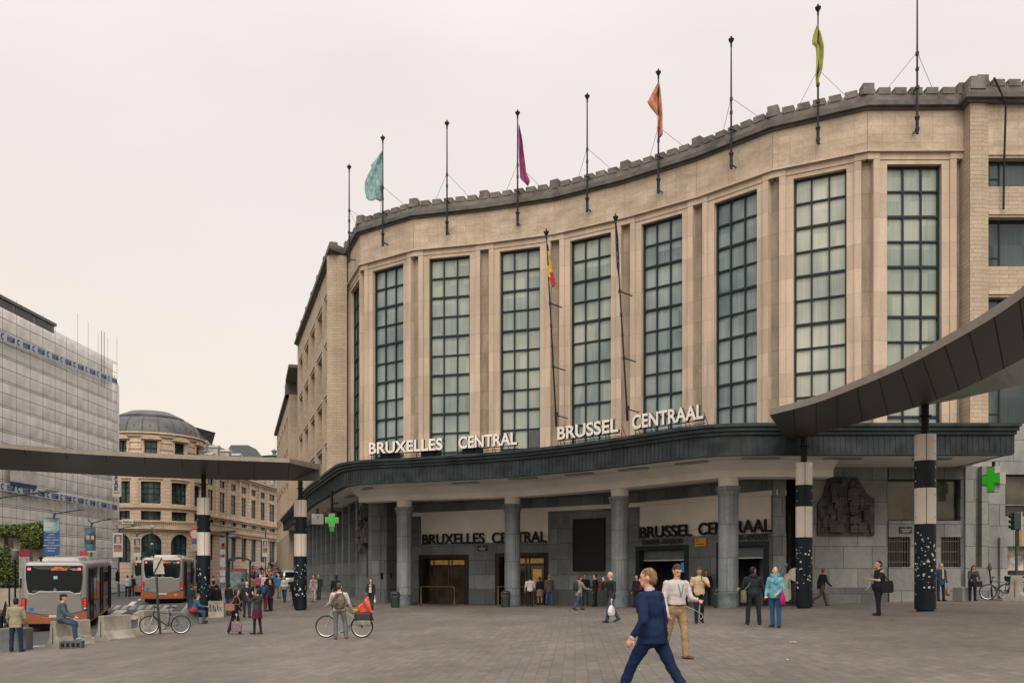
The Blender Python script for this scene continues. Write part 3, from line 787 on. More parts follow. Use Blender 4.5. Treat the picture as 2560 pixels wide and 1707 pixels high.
# end return at right
for (o_, z0, z1) in ((0, 0, .76), (.12, .76, .90), (.24, .90, 1.05), (.36, 1.05, 1.18)):
    cn.obox((20.0, 36.0 - o_, zf + z0), (.1 + o_ * .3, 0, 0), (0, 6.2, 0), (0, 0, z1 - z0))
# ribs
tot = sum((b - a).length for a, b in zip(CAN, CAN[1:]))
rs = resample(CAN, int(tot / .22))
for p in rs:
    d, n = seg_at(p, CAN)
    cn.obox(p - d * .025 + n * .0 + V(0, 0, zf + .03), d * .05, n * .022, V(0, 0, .72))
cn.build('canopy_fascia', COPPER, ST, world=True)
# deck on top of the canopy
bk = [V(-24.2, 98.4, 0), BACKL + V(-.2, .2, 0), V(-7.2, 54.8, 0), V(2.0, 51.0, 0), V(6.6, 47.5, 0), V(11.8, 42.3, 0), V(21, 42.3, 0)]
fulln = 60
Ac = resample(offset(CAN, -.3), fulln)
bkk = []
backline = [V(-24.3, 98.4, 0), V(-8.6, 53.6, 0), V(-7.2, 55.2, 0), V(2.0, 51.2, 0), V(6.6, 47.8, 0), V(11.8, 42.4, 0), V(21, 42.4, 0)]
def span(p):
    """point on the back line facing canopy edge point p"""
    d, n = seg_at(p, CAN); best = None
    for a, b in zip(backline, backline[1:]):
        dx, dy = b.x - a.x, b.y - a.y
        den = -n.x * dy + n.y * dx
        if abs(den) < 1e-9: continue
        # p - n*t = a + s*(b-a)
        ax, ay = p.x - a.x, p.y - a.y
        t = (ax * dy - ay * dx) / (n.x * dy - n.y * dx); s_ = (ax - n.x * t) / dx if abs(dx) > abs(dy) else (ay - n.y * t) / dy
        if t > 0 and -1e-6 <= s_ <= 1 + 1e-6 and (best is None or t < best): best = t
    return best
dk = MB(); sf = MB()
FT = E0 + 1.18 + 4.85
Af = [V(p.x, p.y, 0) for p in Ac]
Bf = [V(-24.3, 98.4, 0), ]
Bk = resample([V(-22.6, 100, 0), V(-11.5, 66.5, 0), V(-8.4, 61.5, 0), V(-2, 58, 0), V(6.7, 54, 0), V(14, 47.5, 0), V(17.6, 45.5, 0), V(21, 45.5, 0)], fulln)
dk.sheet([p + V(0, 0, zf + 1.1) for p in Bk], [p + V(0, 0, zf + 1.1) for p in Af]); dk.build('canopy_roof', COPPER, ST, world=True)
sf.sheet([p + V(0, 0, zf + .02) for p in Af], [p + V(0, 0, zf + .02) for p in Bk])
sf.build('canopy_soffit', SOFFIT, ST, world=True)
# beam over the columns: sloped soffit then a white face, then the lower inner ceiling
BM = catmull([(-8.6, 52.4, 0), (-6.1, 51, 0), (-3.1, 50.05, 0), (0.02, 48.9, 0), (2.8, 46.7, 0), (5.28, 44.1, 0), (7.4, 41.5, 0), (9.15, 39.4, 0)], 4) + [V(9.6, 39.05, 0), V(10.1, 39.0, 0), V(13.75, 39.0, 0)]
bm_ = MB()
n_ = len(BM)
O1 = offset(BM, 1.2); O0 = offset(BM, .5); I0 = offset(BM, -.5)
bm_.sheet([p + V(0, 0, E0 + 4.86) for p in O1], [p + V(0, 0, E0 + 4.5) for p in O0])
bm_.sheet([p + V(0, 0, E0 + 4.5) for p in O0], [p + V(0, 0, E0 + 4.2) for p in O0])
bm_.sheet([p + V(0, 0, E0 + 4.2) for p in O0], [p + V(0, 0, E0 + 4.2) for p in I0])
bm_.sheet([p + V(0, 0, E0 + 4.2) for p in I0], [p + V(0, 0, E0 + 4.45) for p in I0])
bm_.build('canopy_beam', SOFFIT, ST, world=True)
ic = MB(); ic.sheet([p + V(0, 0, E0 + 4.42) for p in resample(I0, 40)], [p + V(0, 0, E0 + 4.42) for p in resample([V(-8.4, 56, 0)] + offset(WALLD, -.4)[1:] + [V(14, 41, 0)], 40)])
ic.build('inner_ceiling', INCEIL, ST, world=True)
# ceiling lights in the soffit
LT = M('soffit_light_cover', (.20, .27, .26), .4, var=.1)
for px, py in ((1042, 1221), (1163, 1207), (1307, 1196), (1448, 1185), (1583, 1173), (1728, 1157), (1902, 1146), (2108, 1146), (2330, 1147), (918, 1222), (873, 1241), (837, 1259)):
    h = 4.83; D = F * h / (YH - py); x = PX(px, D)
    d, n = seg_at((x, D), CAN)
    m_ = MB(); m_.obox(V(x, D, E0 + h - .03) - d * .75 - n * .2, d * 1.5, n * .4, V(0, 0, .07)); m_.build('ceiling_light', LT, ST, world=True)

# ------------------------------------------------------------------ text helper
def text_mesh(body, width=None, height=1.0, depth=.05, bold=.02, spacing=1.0):
    cu = bpy.data.curves.new('t', 'FONT'); cu.body = body; cu.extrude = depth / 2; cu.offset = bold; cu.space_character = spacing
    o = bpy.data.objects.new('t', cu); col.objects.link(o)
    dg = bpy.context.evaluated_depsgraph_get(); me = bpy.data.meshes.new_from_object(o.evaluated_get(dg))
    bpy.data.objects.remove(o); bpy.data.curves.remove(cu)
    xs_ = [v.co.x for v in me.vertices]; ys_ = [v.co.y for v in me.vertices]
    x0, x1, y0, y1 = min(xs_), max(xs_), min(ys_), max(ys_); sy = height / (y1 - y0); sx_ = (width / (x1 - x0)) if width else sy
    for v in me.vertices: v.co = ((v.co.x - x0) * sx_, (v.co.y - y0) * sy, v.co.z)
    return me
def add_text(mb, me, o, d, n, mi_front=0, mi_side=None):
    """text mesh into a builder: x along d, y up, z along outward normal n"""
    o = V(*o); i = len(mb.v); mb.v += [o + d * v.co.x + V(0, 0, 1) * v.co.y + n * v.co.z for v in me.vertices]
    for p in me.polygons:
        mb.f.append(tuple(i + k for k in p.vertices)); mb.m.append(mi_front if (mi_side is None or p.normal.z > .5) else mi_side)
def seg_text(mb, body, a, b, z, hgt, depth, n=None, mi=0, side=None, bold=.02, up=None):
    a = V(a[0], a[1], 0); b = V(b[0], b[1], 0); d = (b - a); Lb = d.length; d = d / Lb; nn_ = V(d.y, -d.x, 0)
    me = text_mesh(body, Lb, hgt, depth, bold); add_text(mb, me, a + V(0, 0, z), d, nn_, mi, side); bpy.data.meshes.remove(me)

# rooftop letters on the canopy
WL = M('white_letter_enamel', (.74, .68, .62), .5, var=.06, scale=2); DL = M('letter_sides', (.04, .045, .05), .5)
SL = offset(CAN, -.45)
def roof_sign(word, x0, x1, label, yb0, yb1):
    a, b = hit(x0, SL), hit(x1, SL)
    t = thing('letter_sign', label, 'sign', (a.x, a.y, zf + 1.18), group='white words standing on the canopy')
    z = E0 + 6.42
    n_l = len(word); m = MB()
    me = None
    d = (b - a); Lb = d.length; d = d / Lb; n = V(d.y, -d.x, 0)
    seg_text(m, word, a, b, z, .62, .16, mi=0, side=1, bold=.024)
    m.build('lettering', [WL, DL], t, world=True)
    f_ = MB(); k = 0
    while k * .9 < Lb:
        p = a + d * (k * .9 + .1) - n * .05
        f_.tube([p + V(0, 0, z - .03), p + V(0, 0, zf + 1.1)], .018, 5); f_.tube([p + V(0, 0, z + .3), p - n * .5 + V(0, 0, zf + 1.1)], .015, 5); k += 1
    f_.tube([a - n * .05 + V(0, 0, z - .03), b - n * .05 + V(0, 0, z - .03)], .022, 5)
    f_.tube([a - n * .12 + V(0, 0, z - .16), b - n * .12 + V(0, 0, z - .16)], .015, 5)
    f_.build('support_frame', IRON, t, world=True)
roof_sign('BRUXELLES', 924, 1108, 'white letters BRUXELLES standing on the canopy edge, furthest left', 0, 0)
roof_sign('CENTRAL', 1148, 1294, 'white letters CENTRAL standing on the canopy edge', 0, 0)
roof_sign('BRUSSEL', 1396, 1548, 'white letters BRUSSEL standing on the canopy edge right of the grey vent panel', 0, 0)
roof_sign('CENTRAAL', 1583, 1761, 'white letters CENTRAAL standing on the canopy edge, furthest right', 0, 0)
# letters over the entrances
WT = offset(WALLD, .1)
def door_sign(word, x0, x1, z, hgt, label, mat=BLACKM, bold=.02):
    a, b = hit(x0, WT), hit(x1, WT)
    m = MB(); pts = sub(WT, a, b)
    seg_text(m, word, a, b, E0 + z, hgt, .08, bold=bold)
    o = m.build('wall_lettering', mat); tag(o, label, 'sign')
door_sign('BRUXELLES', 1056, 1211, 1.85, .62, 'black letters BRUXELLES on the white panel over the left doors', bold=.015)
door_sign('CENTRAL', 1230, 1366, 1.85, .62, 'black letters CENTRAL half hidden by a column', bold=.015)
door_sign('BRUSSEL', 1600, 1729, 1.91, .6, 'black letters BRUSSEL on the white panel over the open shutters', bold=.015)
door_sign('CENTRAAL', 1746, 1928, 1.93, .6, 'black letters CENTRAAL half hidden by the rightmost column', bold=.015)
BRZL = M('dim_bronze_letters', (.03, .032, .035), .5)
door_sign('ENTREE - INGANG', 1606, 1704, 1.58, .24, 'small dark letters ENTREE - INGANG below the word BRUSSEL', BRZL)
door_sign('ENTREE - INGANG', 1812, 1917, 1.63, .24, 'small dark letters ENTREE - INGANG below the word CENTRAAL', BRZL)
# plates and boards
def plate(px0, px1, h0, h1, pl, name, label, cat, mat, d0=.0, th=.08, text=None, tm=None, frame=None):
    a, b = hit(px0, pl), hit(px1, pl); d = (b - a); Lb = d.length; d = d / Lb; n = V(d.y, -d.x, 0)
    t = thing(name, label, cat, (a.x, a.y, E0 + h0))
    m = MB(); m.obox(a + n * d0 + V(0, 0, E0 + h0), d * Lb, n * th, V(0, 0, h1 - h0)); m.build('panel', mat, t, world=True)
    if frame:
        m = MB(); q = .06
        m.obox(a + n * d0 - d * q + V(0, 0, E0 + h0 - q), d * q, n * (th + .04), V(0, 0, h1 - h0 + 2 * q)); m.obox(b + n * d0 + V(0, 0, E0 + h0 - q), d * q, n * (th + .04), V(0, 0, h1 - h0 + 2 * q))
        m.obox(a + n * d0 + V(0, 0, E0 + h1), d * Lb, n * (th + .04), V(0, 0, q)); m.obox(a + n * d0 + V(0, 0, E0 + h0 - q), d * Lb, n * (th + .04), V(0, 0, q))
        m.build('frame', frame, t, world=True)
    if text:
        m = MB()
        for (s_, u0, u1, v0, v1) in text:
            me = text_mesh(s_, Lb * (u1 - u0), (h1 - h0) * (v1 - v0), .01, .01); add_text(m, me, a + d * Lb * u0 + n * (d0 + th + .006) + V(0, 0, E0 + h0 + (h1 - h0) * v0), d, n)
        m.build('lettering', tm, t, world=True)
    return t
WOFF = offset(WALLD, .02)
WPT = M('white_text', (.6, .58, .55), .6)
plate(1195, 1219, 1.42, 1.71, WOFF, 'street_name_plate', 'small dark blue street name plate between the two left doors', 'sign', M('navy_enamel', (.012, .018, .03), .4), text=[("L'", .42, .55, .7, .85), ('INFANTE', .15, .85, .42, .6), ('GALERIE', .2, .8, .15, .33)], tm=WPT)
plate(1740, 1767, 1.39, 1.80, WOFF, 'notice_sign', 'yellow notice plate above the ticket doorway pier', 'sign', M('yellow_plate', (.55, .27, .03), .5), text=[('i', .2, .3, .55, .9), ('COMETAUX', .15, .8, .2, .34)], tm=M('brown_text', (.16, .06, .02), .6))
plate(1437, 1511, .3, 3.0, WOFF, 'departure_board', 'large black panelled board on the grey wall between the entrances', 'board', BRICK('board_slats', (.004, .005, .005), (.006, .007, .008), (.002, .002, .002), 3, .08, .01, rough=.5), frame=BLACKM)
# ------------------------------------------------------------------ ring shelter (two visible stretches) and its poles
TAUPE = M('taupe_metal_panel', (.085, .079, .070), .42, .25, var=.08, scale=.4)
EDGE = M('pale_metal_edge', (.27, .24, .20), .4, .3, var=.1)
def shelter(name, label, inner, keel, outer, tip, zi, zk, zo, seams, th=.22):
    """inner/keel/outer: plan polylines (same count); the keel is the low line over the poles"""
    t = thing(name, label, 'shelter roof', (keel[0].x, keel[0].y, 0), group='curved metal shelter roofs round the square')
    n = len(inner)
    I = [V(p.x, p.y, zi) for p in inner]; K = [V(p.x, p.y, zk) for p in keel]; O = [V(p.x, p.y, zo) for p in outer]
    U = V(0, 0, th)
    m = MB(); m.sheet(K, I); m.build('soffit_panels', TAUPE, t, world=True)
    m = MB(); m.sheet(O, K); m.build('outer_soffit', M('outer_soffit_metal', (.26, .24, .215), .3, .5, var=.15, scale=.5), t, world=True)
    m = MB(); m.sheet(I, [p + U for p in I]); m.sheet([p + U for p in O], O)
    m.sheet([p + U for p in I], [p + U for p in O])
    m.quad(I[0], K[0], O[0], O[0] + U, I[0] + U) ; m.quad(I[-1], K[-1], O[-1], O[-1] + U, I[-1] + U)
    m.build('edge_trim', EDGE, t, world=True)
    s_ = MB()
    for (a, b) in seams:
        A_ = a; B_ = b; d = (B_ - A_).normalized(); side = d.cross(V(0, 0, 1)).normalized() * .018
        s_.quad(A_ - side + V(0, 0, -.006), A_ + side + V(0, 0, -.006), B_ + side + V(0, 0, -.006), B_ - side + V(0, 0, -.006))
    s_.build('panel_joints', M('joint_shadow_gap', (.03, .028, .025), .8, var=0), t, world=True)
    return t
def hp(px, py, h):
    D = F * h / (YH - py); return V(PX(px, D), D, 0)
# right stretch
hk, hi = 5.45, 5.62
ri = [hp(x, y, hi) for x, y in ((1924, 1037.5), (2036, 1008), (2143, 968), (2246.5, 923.6), (2353.7, 868), (2464.7, 805), (2560, 742))]
rk = [hp(x, y, hk) for x, y in ((1969, 1103.5), (2074, 1075), (2204, 1042), (2308, 1011.7), (2434, 960), (2560, 895))]
ri = catmull(ri, 6); rk = catmull(rk, 6)
ri += [ri[-1] + V(-.5, -2, 0), ri[-1] + V(-1.8, -5.5, 0), ri[-1] + V(-4.5, -9, 0)]
rk += [rk[-1] + V(-.5, -2.5, 0), rk[-1] + V(-1.9, -7, 0), rk[-1] + V(-5, -11.5, 0)]
ri = resample(ri, 40); rk = resample(rk, 40)
ro = [k + (k - i_).normalized() * interp(k.y, [(18, 5.6), (23.2, 5.0), (29.6, 2.1), (31.9, 1.0), (37.5, 0.02)]) for q, (i_, k) in enumerate(zip(ri, rk))]
sm = []
for q in range(2, 40, 2):
    q2 = max(0, q - 1)
    sm.append((V(ri[q].x, ri[q].y, E0 + hi), V(rk[q2].x, rk[q2].y, E0 + hk)))
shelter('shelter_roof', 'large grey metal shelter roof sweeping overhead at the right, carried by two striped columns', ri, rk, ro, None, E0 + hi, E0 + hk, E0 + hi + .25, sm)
# left stretch
hk2, hi2 = 4.8, 5.35
li = [hp(x, y, hi2) for x, y in ((0, 1119), (178, 1133), (398, 1144.5), (560, 1150), (724, 1156))]
lk = [hp(x, y, hk2) for x, y in ((0, 1173.5), (178, 1183), (329, 1191), (468, 1196), (600, 1199), (732, 1201))]
li = catmull(li, 6); lk = catmull(lk, 6)
li = [li[0] + V(-9, -6.5, 0), li[0] + V(-4, -2.3, 0)] + li; lk = [lk[0] + V(-9, -6.5, 0), lk[0] + V(-4, -2.3, 0)] + lk
li = resample(li, 30); lk = resample(lk, 30)
tipP = hp(801, 1202, hk2)
li.append(li[-1].lerp(tipP, .96)); lk.append(tipP)
lo_ = [k + (k - i_).normalized() * (1.6 * (1 - sst(22, 30, q))) for q, (i_, k) in enumerate(zip(li, lk))]
sm = [(V(li[q].x, li[q].y, E0 + hi2), V(lk[min(30, q + 0)].x - .25, lk[q].y, E0 + hk2)) for q in range(1, 30, 2)]
# the tip: inner edge drops to the keel height
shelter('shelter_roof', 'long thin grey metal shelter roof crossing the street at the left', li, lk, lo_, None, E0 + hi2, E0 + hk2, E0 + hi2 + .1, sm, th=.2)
PWH = M('pole_white_metal', (.62, .555, .48), .45, var=.05, scale=1.5); PBK = M('pole_black_metal', (.006, .012, .018), .45, var=.3, scale=2, spec=.2)
STK = M('stickers', (.55, .56, .56), .6, var=.2); STB = M('teal_paint_tag', (.05, .30, .36), .6, var=.2); BOLT = M('bolt', (.5, .5, .5), .4, .5)
def stripe_pole(px, D, r, ztop, bands, label, nstick, seed, z0=None):
    x = PX(px, D); g = G(x, D)
    t = thing('striped_column', label, 'column', (x, D, g), group='black and white striped columns under the shelter roofs')
    zs = [g + .06] + bands
    m = MB(); m.lathe([(r - .06, g - .1), (r - .06, g + .06)], (x, D, 0), 24); m.build('foot_plate', BLACKM, t, world=True)
    for k in range(len(zs) - 1):
        m = MB(); m.lathe([(r, zs[k] + .004), (r, zs[k + 1] - .004)], (x, D, 0), 40)
        m.build('white_band' if k % 2 else 'black_band', PWH if k % 2 else PBK, t, world=True, smooth=True)
    m = MB(); m.lathe([(r * .36, zs[-1] - .05), (r * .36, ztop + .05)], (x, D, 0), 20)
    m.lathe([(r * .62, zs[-1] + (ztop - zs[-1]) * .62), (r * .62, zs[-1] + (ztop - zs[-1]) * .62 + .03)], (x, D, 0), 16)
    m.build('neck', BLACKM, t, world=True, smooth=True)
    # seam and bolts towards the viewer
    tcx = math.atan2(-D, -x)
    m = MB(); a_ = tcx + .12
    m.obox((x + (r + .001) * math.cos(a_) - .008, D + (r + .001) * math.sin(a_) - .004, zs[0]), (.016, 0, 0), (0, .01, 0), (0, 0, zs[-1] - zs[0]))
    m.build('seam', IRON, t, world=True)
    m = MB()
    for k in range(1, len(zs) - 1):
        for zz in (zs[k] + .22, zs[k + 1] - .22):
            for a2 in (-.95, 1.05): m.lathe([(.022, 0), (.022, .0)], (0, 0, 0), 6) if False else m.box((x + (r + .01) * math.cos(tcx + a2), D + (r + .01) * math.sin(tcx + a2), zz), .035, .035, .035, tcx + a2)
    m.build('bolts', BOLT, t, world=True)
    rnd = random.Random(seed); m = MB()
    for k in range(int(nstick * .8)):
        a_ = tcx + rnd.uniform(-1.2, 1.2); zz = g + rnd.uniform(.75, 2.35) if rnd.random() < .85 else g + rnd.uniform(.5, 2.6); sz = rnd.uniform(.008, .036); hh = sz * rnd.uniform(.5, 1.2)
        m.mi = 1 if rnd.random() < .12 else 0
        c0 = V(x + (r + .005) * math.cos(a_), D + (r + .005) * math.sin(a_), zz); tt = V(-math.sin(a_), math.cos(a_), 0) * sz; ti = V(0, 0, rnd.uniform(-.2, .2) * sz)
        m.quad(c0 - tt - ti - V(0, 0, hh), c0 + tt + ti - V(0, 0, hh), c0 + tt + ti + V(0, 0, hh * rnd.uniform(.6, 1)), c0 - tt - ti + V(0, 0, hh))
    o = m.build('stickers', [STK, STB], t, world=True)
stripe_pole(2010, 35.6, .32, E0 + 5.48, [E0 + .27, E0 + 1.47, E0 + 2.33, E0 + 3.18, E0 + 4.43][1:] if False else [PZ(1343, 35.6), PZ(1266, 35.6), PZ(1213, 35.6), PZ(1157, 35.6)], 'striped column with white stickers in front of the carved stone relief', 70, 1)
stripe_pole(2313, 29.0, .325, E0 + 5.46, [PZ(1310, 29), PZ(1220, 29), PZ(1152.5, 29), PZ(1087, 29)], 'tallest striped column, covered in stickers, furthest right', 80, 2)
stripe_pole(509, 44.3, .315, E0 + 4.85, [PZ(1388, 44.3), PZ(1330, 44.3), PZ(1287, 44.3), PZ(1244, 44.3)], 'striped column beside the second bus, furthest left', 30, 3)
stripe_pole(751, 47.2, .33, E0 + 4.9, [PZ(1390, 47.2), PZ(1334, 47.2), PZ(1292, 47.2), PZ(1250, 47.2)], 'striped column where the left shelter roof ends, near the green cross and clock', 70, 4)

# ------------------------------------------------------------------ flagpoles
def flagpole(base, top, label, arm_n=None, guys=None, r=.06, arms=(0.03, .3), name='flagpole', group='flagpoles along the roof edge'):
    base, top = V(*base), V(*top); t = thing(name, label, 'flagpole', base, group=group)
    ax = (top - base); Lp = ax.length; ax = ax / Lp
    m = MB(); m.tube([base + ax * .2, top - ax * .6], r, 8, r2=r * .6); m.build('pole', IRON, t, world=True, smooth=True)
    m = MB(); m.tube([top - ax * .62, top - ax * .5, top - ax * .45, top - ax * .3, top - ax * .27], .05, 8); q = top - ax * .3
    prof = [(0.05, -.3), (.05, -.15), (.15, .02), (.16, .08), (.03, .09), (.03, .16), (.055, .2), (.0, .27)]
    m.lathe(prof, (q.x, q.y, q.z), 8); m.build('finial', IRON, t, world=True)
    m = MB(); m.tube([base, base + ax * .75], r * 1.35, 8); m.lathe([(r * 1.2, .62), (r * 2.1, .78), (r * 2.1, .84), (r, .86)], tuple(base), 8); m.build('socket', IRON, t, world=True)
    m = MB()
    for f_ in arms:
        p = base + ax * (Lp * f_); m.tube([p, p + arm_n], .035, 6); m.box(p, .16, .16, .14)
    m.box(base + ax * (Lp * .42), .13, .13, .16); m.box(base + ax * (Lp * .52), .13, .13, .18)
    m.build('bracket', IRON, t, world=True)
    if guys:
        m = MB()
        for g_ in guys: m.tube([base + ax * (Lp * .53), V(*g_)], .012, 4)
        m.build('guy_wires', IRON, t, world=True)
    return t
lab = ['furthest left, above the inner corner', 'carrying the teal flag', 'bare, second right of the teal flag', 'carrying the magenta flag', 'bare, between magenta and orange flags', 'carrying the orange flag', 'bare, between orange and yellow-green flags', 'carrying the yellow-green flag', 'bare and tallest, cut by the picture edge']
POLEP = []
for i in range(9):
    a, b = FAC[i], FAC[i + 1]; d = (b - a); Lb = d.length; d = d / Lb; n = V(d.y, -d.x, 0)
    px = [873, 957, 1117.5, 1294, 1468, 1646, 1828, 2045, 2293][i]
    pl = offset(FAC, .55); p = hit(px, pl) if i else hit(873, [pl[0] - (pl[1] - pl[0]) * .6, pl[1]])
    yb, yt = [656, 615, 587, 565, 530, 484, 422, 360, 335][i], [408, 335, 298, 272, 230, 170, 88, 8, -50][i]
    zb_, zt_ = PZ(yb, p.y), PZ(yt, p.y)
    zt_ = zb_ + min(8.0, zt_ - zb_)
    cz = E0 + HC + .8
    q = p - n * .75
    flagpole((p.x, p.y, zb_), (p.x, p.y, zt_), 'dark flagpole on the station roof edge, ' + lab[i], arm_n=-n * .5, guys=[q - d * 1.5 - n * .5 + V(0, 0, cz), q + d * 1.6 - n * .5 + V(0, 0, cz)])
    POLEP.append((p, zb_, zt_, d, n))
def flag(outline, D, mat_list, label, mi_fn=None, th=.03, wave=.18, px0=None, marks=None):
    """flag cloth: rows of (y, xleft, xright) in photo px at distance D, with folds in depth"""
    m = MB(); A_ = []
    nx = 10
    rows_ = []
    ys_ = [r_[0] for r_ in outline]
    N = 26
    for k in range(N + 1):
        y = lerp(ys_[0], ys_[-1], k / N); xl = interp(y, [(r_[0], r_[1]) for r_ in outline]); xr = interp(y, [(r_[0], r_[2]) for r_ in outline])
        row = []
        for j in range(nx + 1):
            u = j / nx; wv = wave * math.sin(u * 9 + k * .22) * (.3 + .7 * u)
            row.append(V(PX(lerp(xl, xr, u), D), D - .06 + wv, PZ(y, D)))
        rows_.append(row)
    i0 = len(m.v)
    for r_ in rows_: m.v += r_
    for k in range(N):
        for j in range(nx):
            a_ = i0 + k * (nx + 1) + j
            m.f.append((a_, a_ + nx + 1, a_ + nx + 2, a_ + 1)); m.m.append(mi_fn(j / nx, k / N) if mi_fn else 0)
    o = m.build('flag', mat_list, smooth='all'); tag(o, label, 'flag')
    s_ = o.modifiers.new('thick', 'SOLIDIFY'); s_.thickness = .012
    return o
def FM(n_, c, c2=None):
    return M(n_, c, .8, var=.35, scale=5, coord='Object', c2=c2, stretch=(1, 1, .5))
flag([(380, 955, 956), (405, 935, 956), (414, 925, 956), (419, 930, 956), (435, 921, 956), (455, 913, 955), (475, 912, 955), (500, 917, 955), (501, 919, 954), (498, 940, 954)][:8] + [(502, 922, 952)], POLEP[1][0].y, [FM('teal_flag_cloth', (.13, .33, .36), (.32, .48, .47))], 'pale teal flag hanging left of its pole on the station roof')
flag([(313, 1297, 1298), (345, 1296, 1304), (395, 1297, 1311), (430, 1299, 1316), (447, 1300, 1324), (452, 1304, 1325), (464, 1318, 1320)], POLEP[3][0].y, [FM('magenta_flag_cloth', (.28, .03, .14), (.36, .07, .20))], 'magenta flag hanging limp on the station roof')
flag([(207, 1646, 1648), (230, 1632, 1650), (256, 1618, 1652), (272, 1627, 1654), (292, 1643, 1656), (335, 1643, 1658), (347, 1644, 1647)], POLEP[5][0].y, [FM('orange_flag_cloth', (.52, .15, .08), (.6, .28, .19))], 'orange flag hanging limp on the station roof')
flag([(65, 2042, 2044), (90, 2032, 2050), (105, 2030, 2052), (116, 2030, 2054), (118, 2039, 2055), (145, 2040, 2057), (175, 2038, 2056), (195, 2037, 2050), (217, 2040, 2044)], POLEP[7][0].y, [FM('yellow_green_flag_cloth', (.30, .32, .045), (.44, .45, .13))], 'yellow-green flag hanging limp on the station roof')
# two leaning poles on the facade
for (bx_, by_, tx_, ty_, Db, Dt, lb_) in ((1391, 1066, 1365, 569, 54.6, 52.2, 'leaning flagpole on the facade carrying the black, yellow and red flag'), (1569, 1052, 1538, 531, 51.5, 49.6, 'leaning flagpole on the facade carrying the dark blue flag')):
    b_ = V(PX(bx_, Db), Db, PZ(by_, Db)); t_ = V(PX(tx_, Dt), Dt, PZ(ty_, Dt))
    flagpole(b_, t_, lb_, arm_n=V(.75, .45, -.12), arms=(.06, .31, .63), r=.055, group='leaning flagpoles on the facade')
BK_, YE_, RD_ = FM('black_cloth', (.015, .015, .018)), FM('yellow_cloth', (.62, .38, .03)), FM('red_cloth', (.42, .02, .03))
def bel(u, v):
    return 0 if (v < .42 and u < .75) or u < .3 - v * .3 else (1 if u < .95 - (v - .3) * .9 else 2) if v < .93 else 2
flag([(612, 1367, 1370), (640, 1367, 1374), (660, 1368, 1378), (685, 1369, 1383), (700, 1374, 1387), (712, 1378, 1390), (718, 1380, 1382)], 52.4, [BK_, YE_, RD_], 'furled black, yellow and red flag on a leaning facade pole', mi_fn=lambda u, v: 0 if (u < .35 and v < .5) or v < .12 else (1 if (v < .62 or u < .35 and v < .75) else 2), wave=.05)
o = flag([(560, 1538, 1541), (600, 1538, 1545), (640, 1540, 1548), (668, 1541, 1549), (690, 1546, 1549)], 49.9, [FM('navy_flag_cloth', (.012, .022, .09)), FM('gold_star', (.62, .42, .05))], 'furled dark blue flag with yellow stars on a leaning facade pole', mi_fn=lambda u, v: 1 if (int(u * 10), int(v * 26)) in ((4, 9), (6, 10), (3, 14), (7, 15), (5, 18)) else 0, wave=.05)

# ------------------------------------------------------------------ reliefs, crosses, clock
# carved relief of stacked houses on the right wall
RG = BRICK('relief_stone', (.10, .098, .088), (.07, .069, .062), (.03, .03, .028), .5, .4, .01, stain=.5, sscale=1.5, bump=.6)
t = thing('stone_relief', 'carved grey stone relief of stacked houses on the right wall', 'relief', (PX(2110, RY), RY, E0 + 1.8))
m = MB(); m.mi = 0
ol = [(2042, 1338), (2042, 1262), (2056, 1240), (2060, 1222), (2068, 1200), (2078, 1193), (2140, 1193), (2150, 1212), (2166, 1236), (2183, 1246), (2183, 1280), (2182, 1338)]
pts = [V(PX(x, RY), RY, PZ(y, RY)) for x, y in ol]; m.extr(pts, (0, -.16, 0)); m.build('slab', RG, t, world=True)
rnd = random.Random(5); m = MB()
def inside(x, y):
    xl = interp(y, [(1193, 2076), (1222, 2058), (1262, 2042), (1340, 2042)]); xr = interp(y, [(1193, 2140), (1236, 2164), (1246, 2183), (1340, 2183)]); return xl + 2 < x < xr - 2
for k in range(95):
    w_ = rnd.uniform(9, 24); h_ = rnd.uniform(10, 26); x = rnd.uniform(2044, 2182 - w_); y = rnd.uniform(1196, 1337 - h_)
    if not (inside(x, y) and inside(x + w_, y) and inside(x, y + h_) and inside(x + w_, y + h_)): continue
    dd = rnd.uniform(.18, .42); x0, x1 = PX(x, RY), PX(x + w_, RY); z0, z1 = PZ(y + h_, RY), PZ(y, RY)
    m.obox((x0, RY - dd, z0), (x1 - x0, 0, 0), (0, dd, 0), (0, 0, z1 - z0))
    if rnd.random() < .6: m.extr([V(x0 - .02, RY - dd - .012, z1), V(x1 + .02, RY - dd - .012, z1), V((x0 + x1) / 2, RY - dd - .012, z1 + (x1 - x0) * .4)], (0, dd * .9, 0))
    nw = int(w_ / 6); nh = int(h_ / 8); m.mi = 1
    for a_ in range(nw):
        for b_ in range(nh):
            xx = x0 + (x1 - x0) * (a_ + .3) / nw; zz_ = z0 + (z1 - z0) * (b_ + .3) / nh
            m.obox((xx, RY - dd - .006, zz_), ((x1 - x0) / nw * .4, 0, 0), (0, .02, 0), (0, 0, (z1 - z0) / nh * .45))
    m.mi = 0
m.build('carving', [RG, M('relief_shadow', (.03, .03, .028), .9)], t, world=True)
# relief on the left corner wall
t = thing('stone_relief', 'dark carved stone relief high on the left corner wall beside the green cross', 'relief', BACKL + GD * 2 + V(0, 0, E0 + 2))
m = MB(); rnd = random.Random(9)
for k in range(46):
    u0 = rnd.uniform(.5, 3.6); z0 = rnd.uniform(E0 + 1.35, E0 + 4.0); w_ = rnd.uniform(.25, .8); h_ = rnd.uniform(.2, .7); dd = rnd.uniform(.1, .45)
    m.obox(BACKL + GD * u0 + GN * 0 + V(0, 0, z0), GD * w_, GN * dd, V(0, 0, h_))
m.build('carving', RG, t, world=True)
